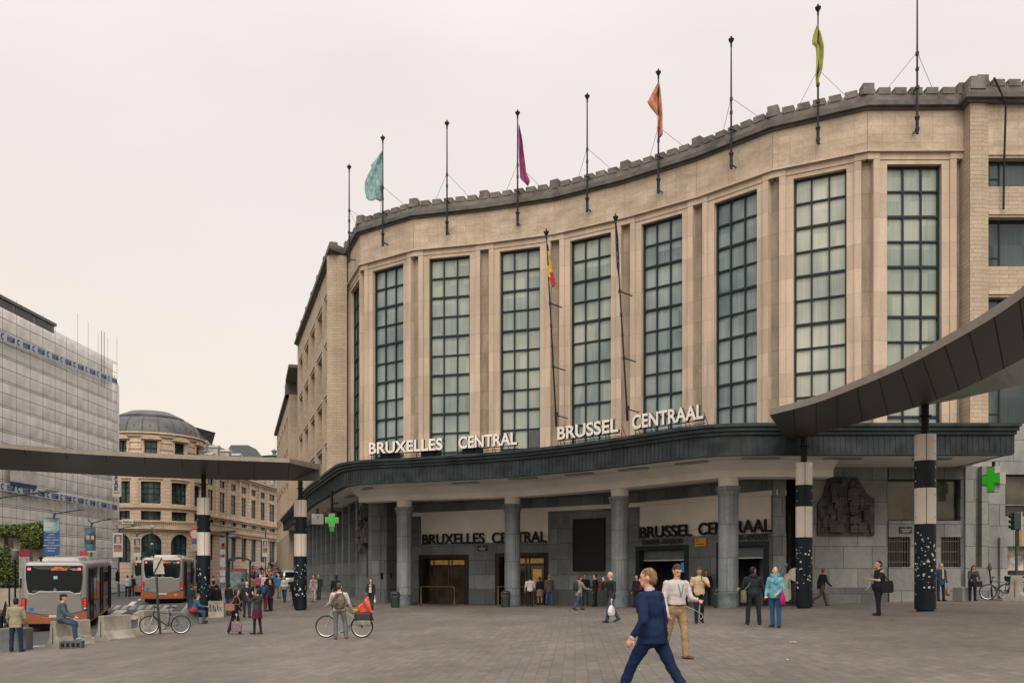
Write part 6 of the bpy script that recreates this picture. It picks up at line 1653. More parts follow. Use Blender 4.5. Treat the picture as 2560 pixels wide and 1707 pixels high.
lines = [('DE MARCHE EN', .18, .60 - k * .075, .82, .635 - k * .075, WTX) for k in range(8)]
lines = [(w_, .5 - len(w_) * .033, .62 - k * .074, .5 + len(w_) * .033, .65 - k * .074, WTX) for k, w_ in enumerate(['LE BRUSSELS', 'SUMMER', 'FESTIVAL', 'MUSIQUE CONCERT', 'MUZIEK', 'PLACE DES PALAIS', 'BRUXELLES', 'BRUSSEL'])]
lamp(134, 58, 1278, 2.0, 'street lamp with a blue and teal festival banner reading BSF', (112, 151, 1296, 1387), (BL2, [(0, .66, 1, 1, TEALB)], [('BSF', .06, .78, .66, .89, BWH)] + lines))
NAV = M('navy_poster', (.012, .035, .06), .7, var=.8, scale=1.6, c2=(.08, .16, .20))
lamp(228, 66, 1301, 1.6, 'street lamp with a dark blue poster of faces', (213, 241, 1320, 1377), (NAV, [(.2, .08, .7, .3, M('teal_print', (.03, .16, .2), .6, var=.4, scale=5)), (.15, .5, .45, .68, FACEC), (.6, .5, .85, .68, FACEC), (0, -.04, 1, .0, BWH)]))
def pban(u=0): return (BWH, [(.08, .36, .92, .94, PORT), (.36, .58, .72, .86, FACEC), (.1, .50, .9, .56, M('print_pink', (.45, .35, .34), .7)), (.08, .46, .92, .50, MAR), (.08, .22, .92, .36, OCH)])
lamp(297, 74, 1317, 1.5, 'street lamp with a portrait banner, left one of the two right of the scaffolding', (284, 308, 1332, 1392), pban())
lamp(342, 84, 1330, 1.5, 'street lamp with a portrait banner, in front of the arches behind the second bus', (334, 354, 1342, 1391), pban())
lamp(664, 112, 1322, -1.6, 'street lamp with a portrait banner far up the street near the station wing', (656, 670, 1347, 1391), pban())
lamp(-6, 45, 1236, 2.6, 'street lamp whose arm enters at the left picture edge')
# round headed lamp
D = 92; x = PX(380, D); g = G(x, D); t = thing('globe_lamp', 'thin lamp post with small white globes in front of the arches', 'street lamp', (x, D, g))
m = MB(); m.tube([(0, 0, 0), (0, 0, PZ(1319, D) - g)], .05, 6); m.build('pole', BLACKM, t); m = MB(); zt = PZ(1316, D) - g; m.lathe([(0, zt - .2), (.16, zt - .1), (.18, zt), (.12, zt + .12), (0, zt + .16)], (0, 0, 0), 10); m.lathe([(0, zt - 1.9), (.14, zt - 1.8), (.14, zt - 1.7), (0, zt - 1.6)], (0, 0, 0), 10); m.build('globe', WHTB, t)
# stop posts with red heads
def stop_post(px, D, y0, y1, label):
    x = PX(px, D); g = G(x, D); t = thing('stop_post', label, 'sign', (x, D, g), group='tram and bus stop posts'); z1 = PZ(y0, D) - g
    m = MB(); m.tube([(-.25, 0, 0), (-.25, 0, z1)], .035, 6); m.build('post', CHR, t)
    m = MB(); m.box((0, -.02, z1 - .18), .52, .05, .34); m.build('head', M('stop_red', (.42, .03, .05), .5), t)
    m = MB(); m.box((0, -.02, z1 - .9), .5, .04, 1.05); m.build('timetable', M('timetable_paper', (.45, .46, .46), .6, var=.35, scale=9), t)
stop_post(62, 44, 1372, 1390, 'bus stop post with a red head behind the nearest bus, left'); stop_post(209, 62, 1376, 1390, 'bus stop post with a red head seen over the roof of the nearest bus')
# timetable post near pole L1
D = 46; x = PX(557, D); g = G(x, D); t = thing('stop_post', 'tall bus stop post with timetables right of the left striped column', 'sign', (x, D, g), group='tram and bus stop posts')
m = MB(); m.tube([(-.12, 0, 0), (-.12, 0, PZ(1343, D) - g)], .04, 6); m.tube([(.12, 0, PZ(1450, D) - g), (.12, 0, PZ(1343, D) - g)], .03, 6); m.build('post', CHR, t)
m = MB(); m.box((0, -.03, PZ(1350, D) - g), .3, .06, .28); m.build('head', M('post_cap', (.3, .32, .32), .5), t)
m = MB(); m.box((.08, -.03, PZ(1367, D) - g), .22, .05, .1); m.build('red_panel', M('stop_red', (.42, .03, .05), .5), t)
m = MB()
for y0, y1 in ((1372, 1386), (1392, 1416), (1424, 1439), (1441, 1455)): m.box((0, -.03, (PZ(y0, D) + PZ(y1, D)) / 2 - g), .28, .04, PZ(y0, D) - PZ(y1, D))
m.build('timetable', M('timetable_paper', (.45, .46, .46), .6, var=.35, scale=9), t)
# no-entry style round sign behind pole L1
D = 50; x = PX(487, D); g = G(x, D); t = thing('road_sign', 'round white road sign with a red rim above a blue plate', 'sign', (x, D, g))
m = MB(); m.tube([(0, .05, 0), (0, .05, PZ(1320, D) - g)], .035, 6); m.build('post', CHR, t)
zc = PZ(1334.5, D) - g; rr = 14.5 * D / F
def disc(m, r0, r1, y):
    for k in range(28):
        a0, a1 = 2 * math.pi * k / 28, 2 * math.pi * (k + 1) / 28
        m.quad((r0 * math.cos(a0), y, zc + r0 * math.sin(a0)), (r0 * math.cos(a1), y, zc + r0 * math.sin(a1)), (r1 * math.cos(a1), y, zc + r1 * math.sin(a1)), (r1 * math.cos(a0), y, zc + r1 * math.sin(a0)))
m = MB(); disc(m, rr * .72, rr, -.02); disc(m, 0.001, rr, .02); m.build('red_rim', M('sign_red', (.45, .02, .03), .5), t)
m = MB(); disc(m, 0.001, rr * .72, -.021); m.build('white_disc', BWH, t)
m = MB(); m.box((0, 0, PZ(1354, D) - g), .36, .03, .22); m.build('blue_plate', M('sign_blue', (.02, .12, .35), .5), t)
m = MB(); m.box((0, 0, PZ(1368, D) - g), .4, .03, .38); m.build('white_plate', M('plate_grey', (.3, .3, .28), .5), t)
# bus shelter with curved canopy and lamps
D = 52; x = PX(597, D); g = G(x, D); t = thing('bus_shelter', 'dark green glass bus shelter with an advertising panel, left of the crowd', 'shelter', (x, D, g), R(16))
GS = M('shelter_green', (.015, .045, .045), .45, .2)
zt = PZ(1392, D) - g
m = MB()
for xx, yy in ((-.62, 0), (.62, 0), (.62, 3.6), (-.62, 3.6)): m.tube([(xx, yy, 0), (xx, yy, zt - .2)], .05, 6)
m.build('posts', GS, t)
m = MB(); rr_ = []
for k in range(9):
    a_ = math.pi * k / 8; rr_.append([V(-.72 * math.cos(a_), y_, zt - .3 + .32 * math.sin(a_)) for y_ in (-.15, 3.8)])
m.sheet([r_[0] for r_ in rr_], [r_[1] for r_ in rr_]); m.sheet([r_[0] + V(0, 0, -.06) for r_ in rr_], [r_[1] + V(0, 0, -.06) for r_ in rr_]); m.sheet([r_[0] for r_ in rr_], [r_[0] + V(0, 0, -.1) for r_ in rr_]); m.build('roof', GS, t)
m = MB(); m.box((-.05, -.02, zt * .42), 1.0, .12, zt * .68); ap = m.build('advert_panel', GS, t)
m = MB(); m.box((-.05, -.09, zt * .45), .86, .02, zt * .5); m.build('advert', M('advert_print', (.12, .22, .26), .5, var=.6, scale=2.5, c2=(.3, .38, .4)), ap)
m = MB(); m.box((-.05, -.095, zt * .73), .86, .02, .18); m.build('advert_header', M('advert_red', (.25, .05, .06), .5), ap)
m = MB(); m.box((.62, 1.8, zt * .45), .02, 3.4, zt * .7); m.build('side_glass', M('shelter_glass', (.05, .10, .10), .1), t)
def shade_lamp(px, D, ytop, label):
    x = PX(px, D); g = G(x, D); z = PZ(ytop, D) - g; t = thing('dish_lamp', label, 'street lamp', (x, D, g), group='green dish lamps by the bus shelter')
    m = MB(); m.tube([(0, 0, 0), (0, 0, z - .1)], .06, 8); m.build('pole', GS, t); m = MB(); m.lathe([(.04, z - .3), (.1, z - .15), (.5, z - .12), (.42, z - .04), (.12, z + .03), (.0, z + .05)], (0, 0, 0), 20); m.build('lamp_shade', GS, t)
shade_lamp(568, 48, 1324, 'tall green dish lamp beside the bus stop post'); shade_lamp(581, 58, 1338, 'shorter green dish lamp right behind the taller one')
# litter-collector machine and round cart by the right wall
D = 39.0; x = PX(1962, D); g = G(x, D); t = thing('street_vacuum', 'white wheeled litter vacuum with a hose in the dark corner', 'machine', (x, D, g))
m = MB(); m.loft([[V(c_ + w_ * math.cos(a_), d_ + .28 * math.sin(a_), z_) for a_ in [2 * math.pi * k / 16 for k in range(16)]] for z_, c_, w_, d_ in ((.22, 0, .26, 0), (.5, 0, .27, 0), (.8, .03, .22, 0), (1.15, .06, .17, 0), (1.35, .08, .12, 0), (1.42, .08, .03, 0))]); m.build('body', M('vacuum_white', (.42, .4, .36), .5, var=.2, scale=3), t, smooth=True)
m = MB(); m.obox((.04, -.3, .75), (.09, 0, 0), (0, .06, 0), (.02, 0, .42)); m.build('label_panel', M('vacuum_green', (.10, .28, .06), .6), t)
m = MB(); m.tube([(-.12, 0, 1.0), (-.18, 0, 1.3), (-.1, 0, 1.55), (0, 0, 1.78)], .085, 10, r2=.06); m.tube([(0, 0, 1.74), (.03, 0, 1.86)], .11, 12); m.build('hose', M('hose_grey', (.16, .16, .15), .5, var=.3, scale=20), t)
m = MB(); m.box((.02, 0, .2), .55, .5, .16); m.build('base', BLACKM, t)
for xx in (-.2, .28):
    m = MB(); m.torus((xx, -.26, .13), (0, 1, 0), .09, .04, 18, 6); m.build('wheel', RUB, t, smooth='all')
D = 39.3; x = PX(1988, D); g = G(x, D); t = thing('cleaning_cart', 'round topped white cleaning cart with red stripes behind the striped column', 'cart', (x, D, g))
m = MB(); m.lathe([(.3, .2), (.32, .25), (.32, 1.0)], (0, 0, 0), 20); m.build('drum', M('cart_dark', (.04, .03, .035), .6), t, smooth=True)
m = MB(); zc2 = 1.35
rr_ = [[V(.30 * math.cos(a_), y_, zc2 + .30 * math.sin(a_)) for a_ in [2 * math.pi * k / 24 for k in range(24)]] for y_ in (-.1, .1)]; m.loft(rr_); m.build('disc', M('cart_white', (.48, .44, .38), .5, var=.08), t)
m = MB()
for k in range(4): m.obox((-.1, -.33, .35 + k * .18), (.2, 0, 0), (0, .02, 0), (0, 0, .07))
m.build('stripes', M('cart_red', (.35, .03, .04), .5), t)
# left garden wall, pergola, hedge
GW = M('garden_wall_stone', (.33, .28, .22), .85, var=.2, scale=1.5, bump=.3)
D = 54
m = MB(); m.box((PX(-10, D), D, G(PX(0, D), D) + .5), 7, .5, 1.3); o = m.build('garden_wall', GW); tag(o, 'low pale stone garden wall at the left edge behind the bus', 'wall')
t = thing('pergola', 'pale stone pergola with climbing plants at the left edge', 'pergola', (PX(10, 62), 62, G(PX(10, 62), 62)))
m = MB(); D = 62
for px in (-30, 7, 47, 95): m.box((PX(px, D), D, PZ(1385, D)), 17 * D / F, .5, PZ(1345, D) - PZ(1440, D))
m.build('pillars', GW, t, world=True)
m = MB()
for k in range(9): m.obox((PX(-40 + k * 14, D), D - 1.6, PZ(1340, D) + .12), (.25, 0, 0), (0, 3, 0), (0, 0, .3))
m.obox((PX(-50, D), D - .5, PZ(1345, D)), (PX(72, D) - PX(-50, D), 0, 0), (0, .5, 0), (0, 0, .45)); m.build('beams', GW, t, world=True)
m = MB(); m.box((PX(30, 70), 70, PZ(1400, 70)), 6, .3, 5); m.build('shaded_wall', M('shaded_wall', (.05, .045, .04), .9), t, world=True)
LEAF = M('hedge_leaf', (.045, .085, .02), .6, var=.5, scale=3, c2=(.12, .17, .045)); LEAF2 = M('vine_leaf', (.07, .12, .02), .6, var=.5, scale=2.5, c2=(.17, .22, .05))
def foliage(name, label, cat, centers, mat, nl, sz, seed):
    rnd = random.Random(seed); m = MB()
    for (c, rx_, ry_, rz_) in centers:
        for k in range(nl):
            while True:
                p = V(rnd.uniform(-1, 1), rnd.uniform(-1, 1), rnd.uniform(-1, 1))
                if p.length < 1: break
            f_ = p.length ** .4 / max(.001, p.length); p = V(p.x * f_ * rx_, p.y * f_ * ry_, p.z * f_ * rz_) + V(*c) + V(0, 0, .12 * noise.noise(V(p.x * 3, p.y * 3, p.z * 3)))
            a = V(rnd.gauss(0, 1), rnd.gauss(0, 1), rnd.gauss(0, .6)).normalized() * sz * rnd.uniform(.6, 1.3); b = a.cross(V(rnd.gauss(0, 1), rnd.gauss(0, 1), rnd.gauss(0, 1))).normalized() * sz * .6
            m.quad(p - a, p - b * .8, p + a, p + b * .8)
    o = m.build(name, mat); tag(o, label, cat); return o
D = 55; foliage('hedge', 'dark green climbing hedge on the left behind the bus', 'hedge', [((PX(px, D), D, PZ(py, D)), 1.0, .6, 1.0) for px, py in ((5, 1405), (22, 1412), (35, 1430), (28, 1450), (45, 1440), (10, 1435), (-20, 1420))], LEAF, 1500, .09, 1)
D = 61; foliage('pergola_vine', 'bright green vine hanging over the pergola', 'vine', [((PX(px, D), D, PZ(py, D)), 1.0, .8, s_) for px, py, s_ in ((20, 1327, .4), (50, 1326, .4), (75, 1330, .6), (95, 1335, .8), (108, 1338, .8), (86, 1350, .6))], LEAF2, 1300, .11, 2)
# old-fashioned lantern and railing near the left
D = 47; x = PX(38, D); g = G(x, D); t = thing('lantern_post', 'grey lantern post in front of the hedge at the left', 'lamp', (x, D, g)); z0 = PZ(1399, D) - g; z1 = PZ(1372, D) - g
m = MB(); m.tube([(0, 0, 0), (0, 0, z0)], .05, 8); m.build('post', BLACKM, t); m = MB(); m.lathe([(.13, z0), (.16, z0 + .05), (.16, z1 - .12), (.19, z1 - .1), (.12, z1 - .02), (.02, z1 + .02)], (0, 0, 0), 14); m.build('lantern', M('lantern_metal', (.2, .21, .2), .4, .4), t, smooth=True)
D = 41; t = thing('street_railing', 'dark metal railing on the left pavement behind the man in the tan jacket', 'railing', (PX(10, D), D, G(PX(10, D), D)))
m = MB(); g = G(PX(10, D), D)
for k in range(7): xx = PX(-60 + k * 17, D); m.tube([(xx, D + k * .8, g), (xx, D + k * .8, g + 1.9)], .04, 5)
m.tube([(PX(-60, D), D, g + 1.8), (PX(42, D), D + 4.8, g + 1.8)], .035, 5); m.tube([(PX(-60, D), D, g + .4), (PX(42, D), D + 4.8, g + .4)], .035, 5); m.build('bars', BLACKM, t, world=True)
D = 37; x = PX(10, D); g = G(x, D); t = thing('folding_sign', 'dark red A-frame sign at the far left edge', 'sign', (x, D, g))
m = MB(); m.tube([(-.25, 0, 0), (0, .1, 1.25), (.3, 0, 0)], .03, 5); m.tube([(-.25, .5, 0), (0, .1, 1.25), (.3, .5, 0)], .03, 5); m.build('frame', M('dark_red_metal', (.12, .03, .03), .5), t)
m = MB(); m.quad((-.16, 0.02, .35), (.18, .02, .35), (.02, .1, 1.2), (-.02, .1, 1.2)); m.build('panel', BLACKM, t)
# black street post right (statue-like hydrant pipe at wall)
D = 40; x = PX(2474, D); g = G(x, D); t = thing('wall_bollard', 'slim black post with a rounded knob leaning at the right wall', 'post', (x, D, g))
m = MB(); m.tube([(.12, 0, 0), (0, 0, 1.3)], .05, 6, r2=.035); m.build('post', BLACKM, t); m = MB(); m.lathe([(.02, 1.25), (.09, 1.35), (.09, 1.45), (.03, 1.62), (0, 1.63)], (0, 0, 0), 10); m.build('knob', M('knob_brown', (.06, .05, .045), .6), t)
# scraps of litter on the paving
m0 = None
for k, (px, py, s_) in enumerate(((1985, 1606, .055), (1976, 1606.5, .02), (1968, 1650, .02), (1598, 1675, .02), (2232, 1550, .025))):
    D = 1.6 * F / (py - YH)
    for _ in range(20): D = (EYE - G(PX(px, D), D)) * F / (py - YH)
    m = MB(); x = PX(px, D); z = G(x, D) + .012; rnd = random.Random(k)
    pts_ = [V(x + s_ * rnd.uniform(.6, 1.3) * math.cos(a_), D + 2.2 * s_ * math.sin(a_), z + rnd.uniform(0, .012)) for a_ in [2 * math.pi * q / 7 for q in range(7)]]
    c_ = V(x, D, z + .02)
    for q in range(7): m.quad(pts_[q], pts_[(q + 1) % 7], c_)
    o = m.build('litter_scrap', WHTB if k < 4 else BLACKM); tag(o, 'small white scrap of litter lying on the paving at the right' if k < 4 else 'small dark scrap on the paving near the man with the black bag', 'litter', group='scraps of litter on the paving')
# ------------------------------------------------------------------ people
SK1 = M('skin_fair', (.52, .29, .20), .55, var=.08, scale=6); SK2 = M('skin_tan', (.36, .19, .12), .55, var=.08, scale=6); SK3 = M('skin_dark', (.07, .04, .03), .55, var=.08)
_cm = {}
def CL(name, c, rough=.85, var=.22, scale=7, c2=None):
    if name not in _cm: _cm[name] = M(name, c, rough, var=var, scale=scale, bump=.25, bscale=60, coord='Object', c2=c2, spec=.25)
    return _cm[name]
def capsule(m, p0, p1, r0, r1, n=12, flat=None, fdir=None, cap=4):
    p0, p1 = V(*p0), V(*p1); ax = (p1 - p0); L_ = ax.length; ax = ax / max(1e-6, L_)
    up = V(0, 1, 0) if fdir is None else V(*fdir)
    if abs(ax.dot(up)) > .95: up = V(0, 0, 1)
    b = (up - ax * up.dot(ax)).normalized(); a = ax.cross(b).normalized()
    fl = 1 if flat is None else flat
    rings = []
    for k in range(cap + 1):
        t = R(90) * k / cap; rr = max(.0008, r0 * math.sin(t)); rings.append((p0 - ax * r0 * math.cos(t), rr))
    for k in range(1, cap + 1):
        t = R(90) * k / cap; rr = max(.0008, r1 * math.cos(t)); rings.append((p1 + ax * r1 * math.sin(t), rr))
    rings.insert(cap + 1, (p1, r1))
    m.loft([[c + (a * math.cos(2 * math.pi * j / n) + b * fl * math.sin(2 * math.pi * j / n)) * rr for j in range(n)] for c, rr in rings])
def ell(m, c, rx_, ry_, rz_, rot=None, n=14, k_=9):
    c = V(*c); rings = []
    for k in range(k_ + 1):
        t = -math.pi / 2 + math.pi * k / k_; r_ = max(.003, math.cos(t)); ring = []
        for j in range(n):
            a = 2 * math.pi * j / n; p = V(rx_ * r_ * math.cos(a), ry_ * r_ * math.sin(a), rz_ * math.sin(t))
            if rot: p = rot @ p
            ring.append(c + p)
        rings.append(ring)
    m.loft(rings)
TMP = bpy.data.scenes.new('workshop'); TVL = TMP.view_layers[0]
def fuse(m, name, mat, parent, vox, fold=0, seed=0, smooth_it=2):
    """one continuous skin from overlapping shapes"""
    o = m.build(name, mat, parent)
    col.objects.unlink(o); o.parent = None; TMP.collection.objects.link(o)
    rm = o.modifiers.new('r', 'REMESH'); rm.mode = 'VOXEL'; rm.voxel_size = vox; rm.use_smooth_shade = True
    sm_ = o.modifiers.new('s', 'SMOOTH'); sm_.iterations = smooth_it; sm_.factor = .5
    TVL.update(); dg = TVL.depsgraph; me = bpy.data.meshes.new_from_object(o.evaluated_get(dg))
    TMP.collection.objects.unlink(o); col.objects.link(o); o.parent = parent
    o.modifiers.clear(); old = o.data; o.data = me; bpy.data.meshes.remove(old)
    if fold:
        off = V(seed * 3.7, seed * 1.3, 0)
        for v in me.vertices:
            p = v.co; f_ = noise.noise(V(p.x * 7, p.y * 7, p.z * 15) + off) + .6 * noise.noise(V(p.x * 22, p.y * 22, p.z * 30) + off)
            v.co = p + v.normal * f_ * fold
    for p in me.polygons: p.use_smooth = True
    if not me.materials: me.materials.append(mat)
    return o
BLKSH = CL('black_leather', (.012, .012, .013), .5)
def limb_dirs(side, a, b, e, yin):
    a, b, e, yin = R(a), R(b), R(e), R(yin)
    u = V(side * math.sin(b), math.sin(a) * math.cos(b), -math.cos(a) * math.cos(b))
    f_ = V(0, math.cos(a), math.sin(a)); f_ = f_ * math.cos(yin) + V(-side, 0, 0) * math.sin(yin); f_ = (f_ - u * f_.dot(u)).normalized()
    return u, (u * math.cos(e) + f_ * math.sin(e)).normalized(), f_
def person(label, px, D, H, face, top, legs, skin=SK1, hair=None, hairlen=0, shoes=None, L=(0, 0, 2), Rr_=(0, 0, 2), la=(5, 8, 15, 10), ra=(5, 8, 15, 10), lean=0, head=(0, 0), sleeve=1, coat=0, skirt=None, girth=1.0, female=False, dz=0, group=None, loc=None, hands='relaxed', bare_leg=False, hood=False, cap=None, bald=False, gaze=None, extras=None, tight=1.0, opens=None, pelvis_drop=None, tuck=None, waist=1.0):
    """face: heading in degrees (0 away from camera, 90 to the left, 180 to the camera). L/Rr_: thigh pitch, knee, splay. la/ra: arm pitch, out, elbow, inward yaw"""
    if loc is None:
        x = PX(px, D); loc = (x, D, G(x, D))
    t = thing('person', label, 'person', loc, R(face), group=group)
    vox = .011 if D < 18 else .015 if D < 32 else .022 if D < 60 else .032
    s = H / 1.78; near = D < 34
    hw = (.095 if not female else .092) * s * (girth * .5 + .5); shw = (.198 if not female else .166) * s * (girth * .3 + .7)
    fx = []
    for side, (a, kn, sp) in ((-1, L), (1, Rr_)):
        d1 = V(side * math.sin(R(sp)), math.sin(R(a)), -math.cos(R(a))).normalized(); a2 = a - kn; d2 = V(side * math.sin(R(sp * .5)), math.sin(R(a2)), -math.cos(R(a2))).normalized()
        hipp = V(side * hw, 0, 0); kne = hipp + d1 * .43 * s; ank = kne + d2 * .42 * s; fx.append((side, hipp, kne, ank, a2))
    if pelvis_drop is not None: pz_ = pelvis_drop
    else: pz_ = -min(f[3].z - .07 * s * (1) - (0.05 * s * max(0, math.sin(R(-f[4] - 12)))) for f in fx)
    pel = V(0, 0, pz_); fx = [(sd_, h_ + pel, k_ + pel, an_ + pel, a2) for sd_, h_, k_, an_, a2 in fx]
    ln = R(lean); sp_ = V(0, math.sin(ln), math.cos(ln)); fwd = V(0, math.cos(ln), -math.sin(ln)); rt = V(1, 0, 0)
    def T(h_, y_=0, x_=0): return pel + sp_ * (h_ * s) + fwd * (y_ * s) + rt * (x_ * s)
    sho = [T(.425, -.01, sg * shw / s) for sg in (-1, 1)]
    neck = T(.50, -.005); hc = T(.505, .018) + V(0, 0, .148 * s)
    hr = Matrix.Rotation(R(head[0]), 3, 'Z') @ Matrix.Rotation(R(-head[1]), 3, 'X')
    g_ = girth
    tors = [(-.08, .150 * g_, .105 * g_), (-.02, .165 * g_, .115 * g_), (.06, .158 * g_, .112 * g_), (.16, .140 * g_ * (.92 if female else 1) * waist, .105 * g_ * waist), (.28, .158 * g_, .115 * (g_ * .7 + .3)), (.37, .176 * (shw / (.185 * s)), .118), (.43, .180 * (shw / (.185 * s)), .105), (.465, .150 * (shw / (.185 * s)), .088), (.485, .105 * (shw / (.185 * s)), .072), (.505, .056, .055)]
    if female: tors[5] = (.36, .158, .132)
    def torso(m, e, lo=-.08, hi=9, fl=1.0):
        rings = []
        for (h_, rx_, ry_) in tors:
            if h_ < lo - 1e-6 or h_ > hi: continue
            if e > 0 and h_ > .50: rings.append([T(h_, 0) + rt * .066 * s * math.cos(q) + fwd * .064 * s * math.sin(q) for q in [2 * math.pi * j / 20 for j in range(20)]]); continue
            c = T(h_, 0); rings.append([c + rt * (rx_ * s + e) * math.copysign(abs(math.cos(q)) ** .85, math.cos(q)) + fwd * (ry_ * s + e) * math.copysign(abs(math.sin(q)) ** .9, math.sin(q)) for q in [2 * math.pi * j / 20 for j in range(20)]])
        if coat:
            for q_, (dh, kk) in enumerate(((coat * .5, 1.02), (coat, 1.06))):
                c = pel - V(0, 0, .08 * s + dh); rings.insert(0, [c + rt * (.155 * g_ * s * kk + e) * math.cos(q) + V(0, 1, 0) * (.115 * g_ * s * kk + e) * math.sin(q) for q in [2 * math.pi * j / 20 for j in range(20)]])
        m.loft(rings)
    # ---- arms
    arms = []
    for side, (a, b, e, yn), sh in ((-1, la, sho[0]), (1, ra, sho[1])):
        u, f_, fp_ = limb_dirs(side, a, b, e, yn); el = sh + u * .29 * s; wr = el + f_ * .25 * s; arms.append((side, sh, el, wr, f_, u))
    # ---- body
    m = MB(); torso_c = coat; coat = 0; torso(m, -.004, lo=.0); coat = torso_c
    capsule(m, T(.47), hc + V(0, 0, -.06 * s), .056 * s, .052 * s)
    ell(m, hc + V(0, 0, .015 * s), .076 * s, .096 * s, .112 * s, hr)
    ell(m, hc + hr @ V(0, .045 * s, -.055 * s), .052 * s, .052 * s, .060 * s, hr)
    if D < 60:
        capsule(m, hc + hr @ V(0, .088 * s, .02 * s), hc + hr @ V(0, .106 * s, -.018 * s), .010 * s, .015 * s, 8)
        for sg in (-1, 1): ell(m, hc + hr @ V(sg * .077 * s, -.005 * s, .0), .012 * s, .022 * s, .033 * s, hr, 8, 5)
        capsule(m, hc + hr @ V(-.035 * s, .082 * s, .038 * s), hc + hr @ V(.035 * s, .082 * s, .038 * s), .012 * s, .012 * s, 8)
    for side, hipp, kne, ank, a2 in fx:
        capsule(m, hipp, kne, .082 * s * (g_ * .6 + .4), .052 * s); capsule(m, kne, ank, .052 * s, .036 * s)
        fd = V(0, math.cos(R(min(0, a2 + 8))), math.sin(R(min(0, a2 + 8)))); capsule(m, ank - V(0, 0, .0 * s), ank - V(0, 0, .02 * s) + fd * .06 * s, .026 * s, .018 * s)
    for side, sh, el, wr, f_, u in arms:
        capsule(m, sh, el, .050 * s * (g_ * .5 + .5), .040 * s); capsule(m, el, wr, .040 * s, .027 * s)
        # hand: palm, four fingers, thumb
        pn = f_.cross(V(0, 0, 1) if abs(f_.z) < .8 else V(0, 1, 0)).normalized()     # across the palm
        if abs(f_.z) >= .8: pn = V(1, 0, 0).cross(f_).normalized(); pn = V(0, 1, 0) - f_ * f_.y; pn = pn.normalized()
        nr = f_.cross(pn).normalized() * (-side)
        capsule(m, wr, wr + f_ * .075 * s, .028 * s, .040 * s, 10, flat=.5, fdir=nr)
        if D < 34:
            cur = nr
            for q, (o_, l_) in enumerate(((-1.35, .068), (-.45, .078), (.45, .073), (1.35, .056))):
                b0_ = wr + f_ * .085 * s + pn * o_ * .020 * s; k1 = b0_ + (f_ * .8 + cur * .35).normalized() * l_ * .5 * s; k2 = k1 + (f_ * .45 + cur * .8).normalized() * l_ * .5 * s
                capsule(m, b0_, k1, .0095 * s, .009 * s, 8); capsule(m, k1, k2, .009 * s, .0075 * s, 8)
            b0_ = wr + f_ * .03 * s - pn * .035 * s; k1 = b0_ + (f_ * .6 - pn * .8).normalized() * .04 * s; capsule(m, b0_, k1, .012 * s, .011 * s, 8); capsule(m, k1, k1 + (f_ * .9 + cur * .3).normalized() * .032 * s, .011 * s, .009 * s, 8)
        else: capsule(m, wr + f_ * .07 * s, wr + f_ * .13 * s + nr * .03 * s, .034 * s, .02 * s, 8, flat=.5, fdir=nr)
    body = fuse(m, 'body', skin, t, vox)
    # ---- top
    e_ = .014 * s if tight == 1 else .014 * s * tight
    m = MB(); torso(m, e_, lo=tuck if tuck is not None else -.08 if coat or skirt is None else -.02)
    for side, sh, el, wr, f_, u in arms:
        ell(m, sh + V(0, 0, -.008 * s), .054 * s, .056 * s, .054 * s)
        if sleeve >= 1: capsule(m, sh, el, (.058 + .004 * tight) * s * (g_ * .4 + .6), .052 * s * (1 + .1 * (tight - 1))); capsule(m, el, wr - f_ * .01 * s, .050 * s * (1 + .1 * (tight - 1)), .038 * s)
        elif sleeve > 0: capsule(m, sh, sh.lerp(el, sleeve), .062 * s, .060 * s)
    if hood: ell(m, T(.50, -.09), .12 * s, .07 * s, .08 * s)
    tp = fuse(m, 'top' if not coat else 'jacket', top, t, max(vox, .013), fold=.006 * (1.3 if D < 20 else 1 if D < 40 else .6), seed=px)
    # ---- collar
    # ---- legs
    if skirt:
        m = MB(); c = [(0.02, .17, .125), (-.12, .185, .145), (-skirt[1], .19 + .02, .16)]
        m.loft([[pel + V((rx_ * s + .012) * math.cos(q), (ry_ * s + .012) * math.sin(q), h_ * s) for q in [2 * math.pi * j / 20 for j in range(20)]] for h_, rx_, ry_ in c[::-1]]); fuse(m, 'skirt', skirt[0], t, max(vox, .014), fold=.004, seed=3)
    if legs is not None:
        m = MB(); capsule(m, pel + V(-hw * .6, 0, .02 * s), pel + V(hw * .6, 0, .02 * s), .118 * s * g_, .118 * s * g_)
        capsule(m, pel + V(-hw * .5, 0, -.05 * s), pel + V(hw * .5, 0, -.05 * s), .112 * s * g_, .112 * s * g_)
        lf = .7 if skirt else 1.0
        for side, hipp, kne, ank, a2 in fx:
            capsule(m, hipp - V(0, 0, .02 * s), kne, .097 * s * (g_ * .6 + .4) * (lf * .3 + .7), .068 * s * (lf * .5 + .5)); capsule(m, kne, ank + (kne - ank).normalized() * .0 * s, .068 * s * (lf * .5 + .5), (.062 if not skirt else .042) * s)
        fuse(m, 'trousers' if not skirt else 'tights', legs, t, max(vox, .013), fold=.006 * (1.3 if D < 20 else 1 if D < 40 else .5) * (0 if skirt else 1), seed=px + 5)
    for side, hipp, kne, ank, a2 in fx:
        m = MB(); tilt = min(0, a2 + 10); fd = V(side * .18, math.cos(R(tilt)), math.sin(R(tilt))).normalized(); up_ = fd.cross(V(1, 0, 0)).normalized(); up_ = up_ if up_.z > 0 else -up_
        c = ank - up_ * .030 * s
        capsule(m, c - fd * .035 * s, c + fd * .15 * s, .048 * s, .042 * s, 10, flat=.72, fdir=up_); capsule(m, c - fd * .02 * s, ank + V(0, 0, .03 * s), .042 * s, .046 * s, 10)
        fuse(m, 'shoe', shoes or BLKSH, t, max(.012, vox * .8), smooth_it=1)
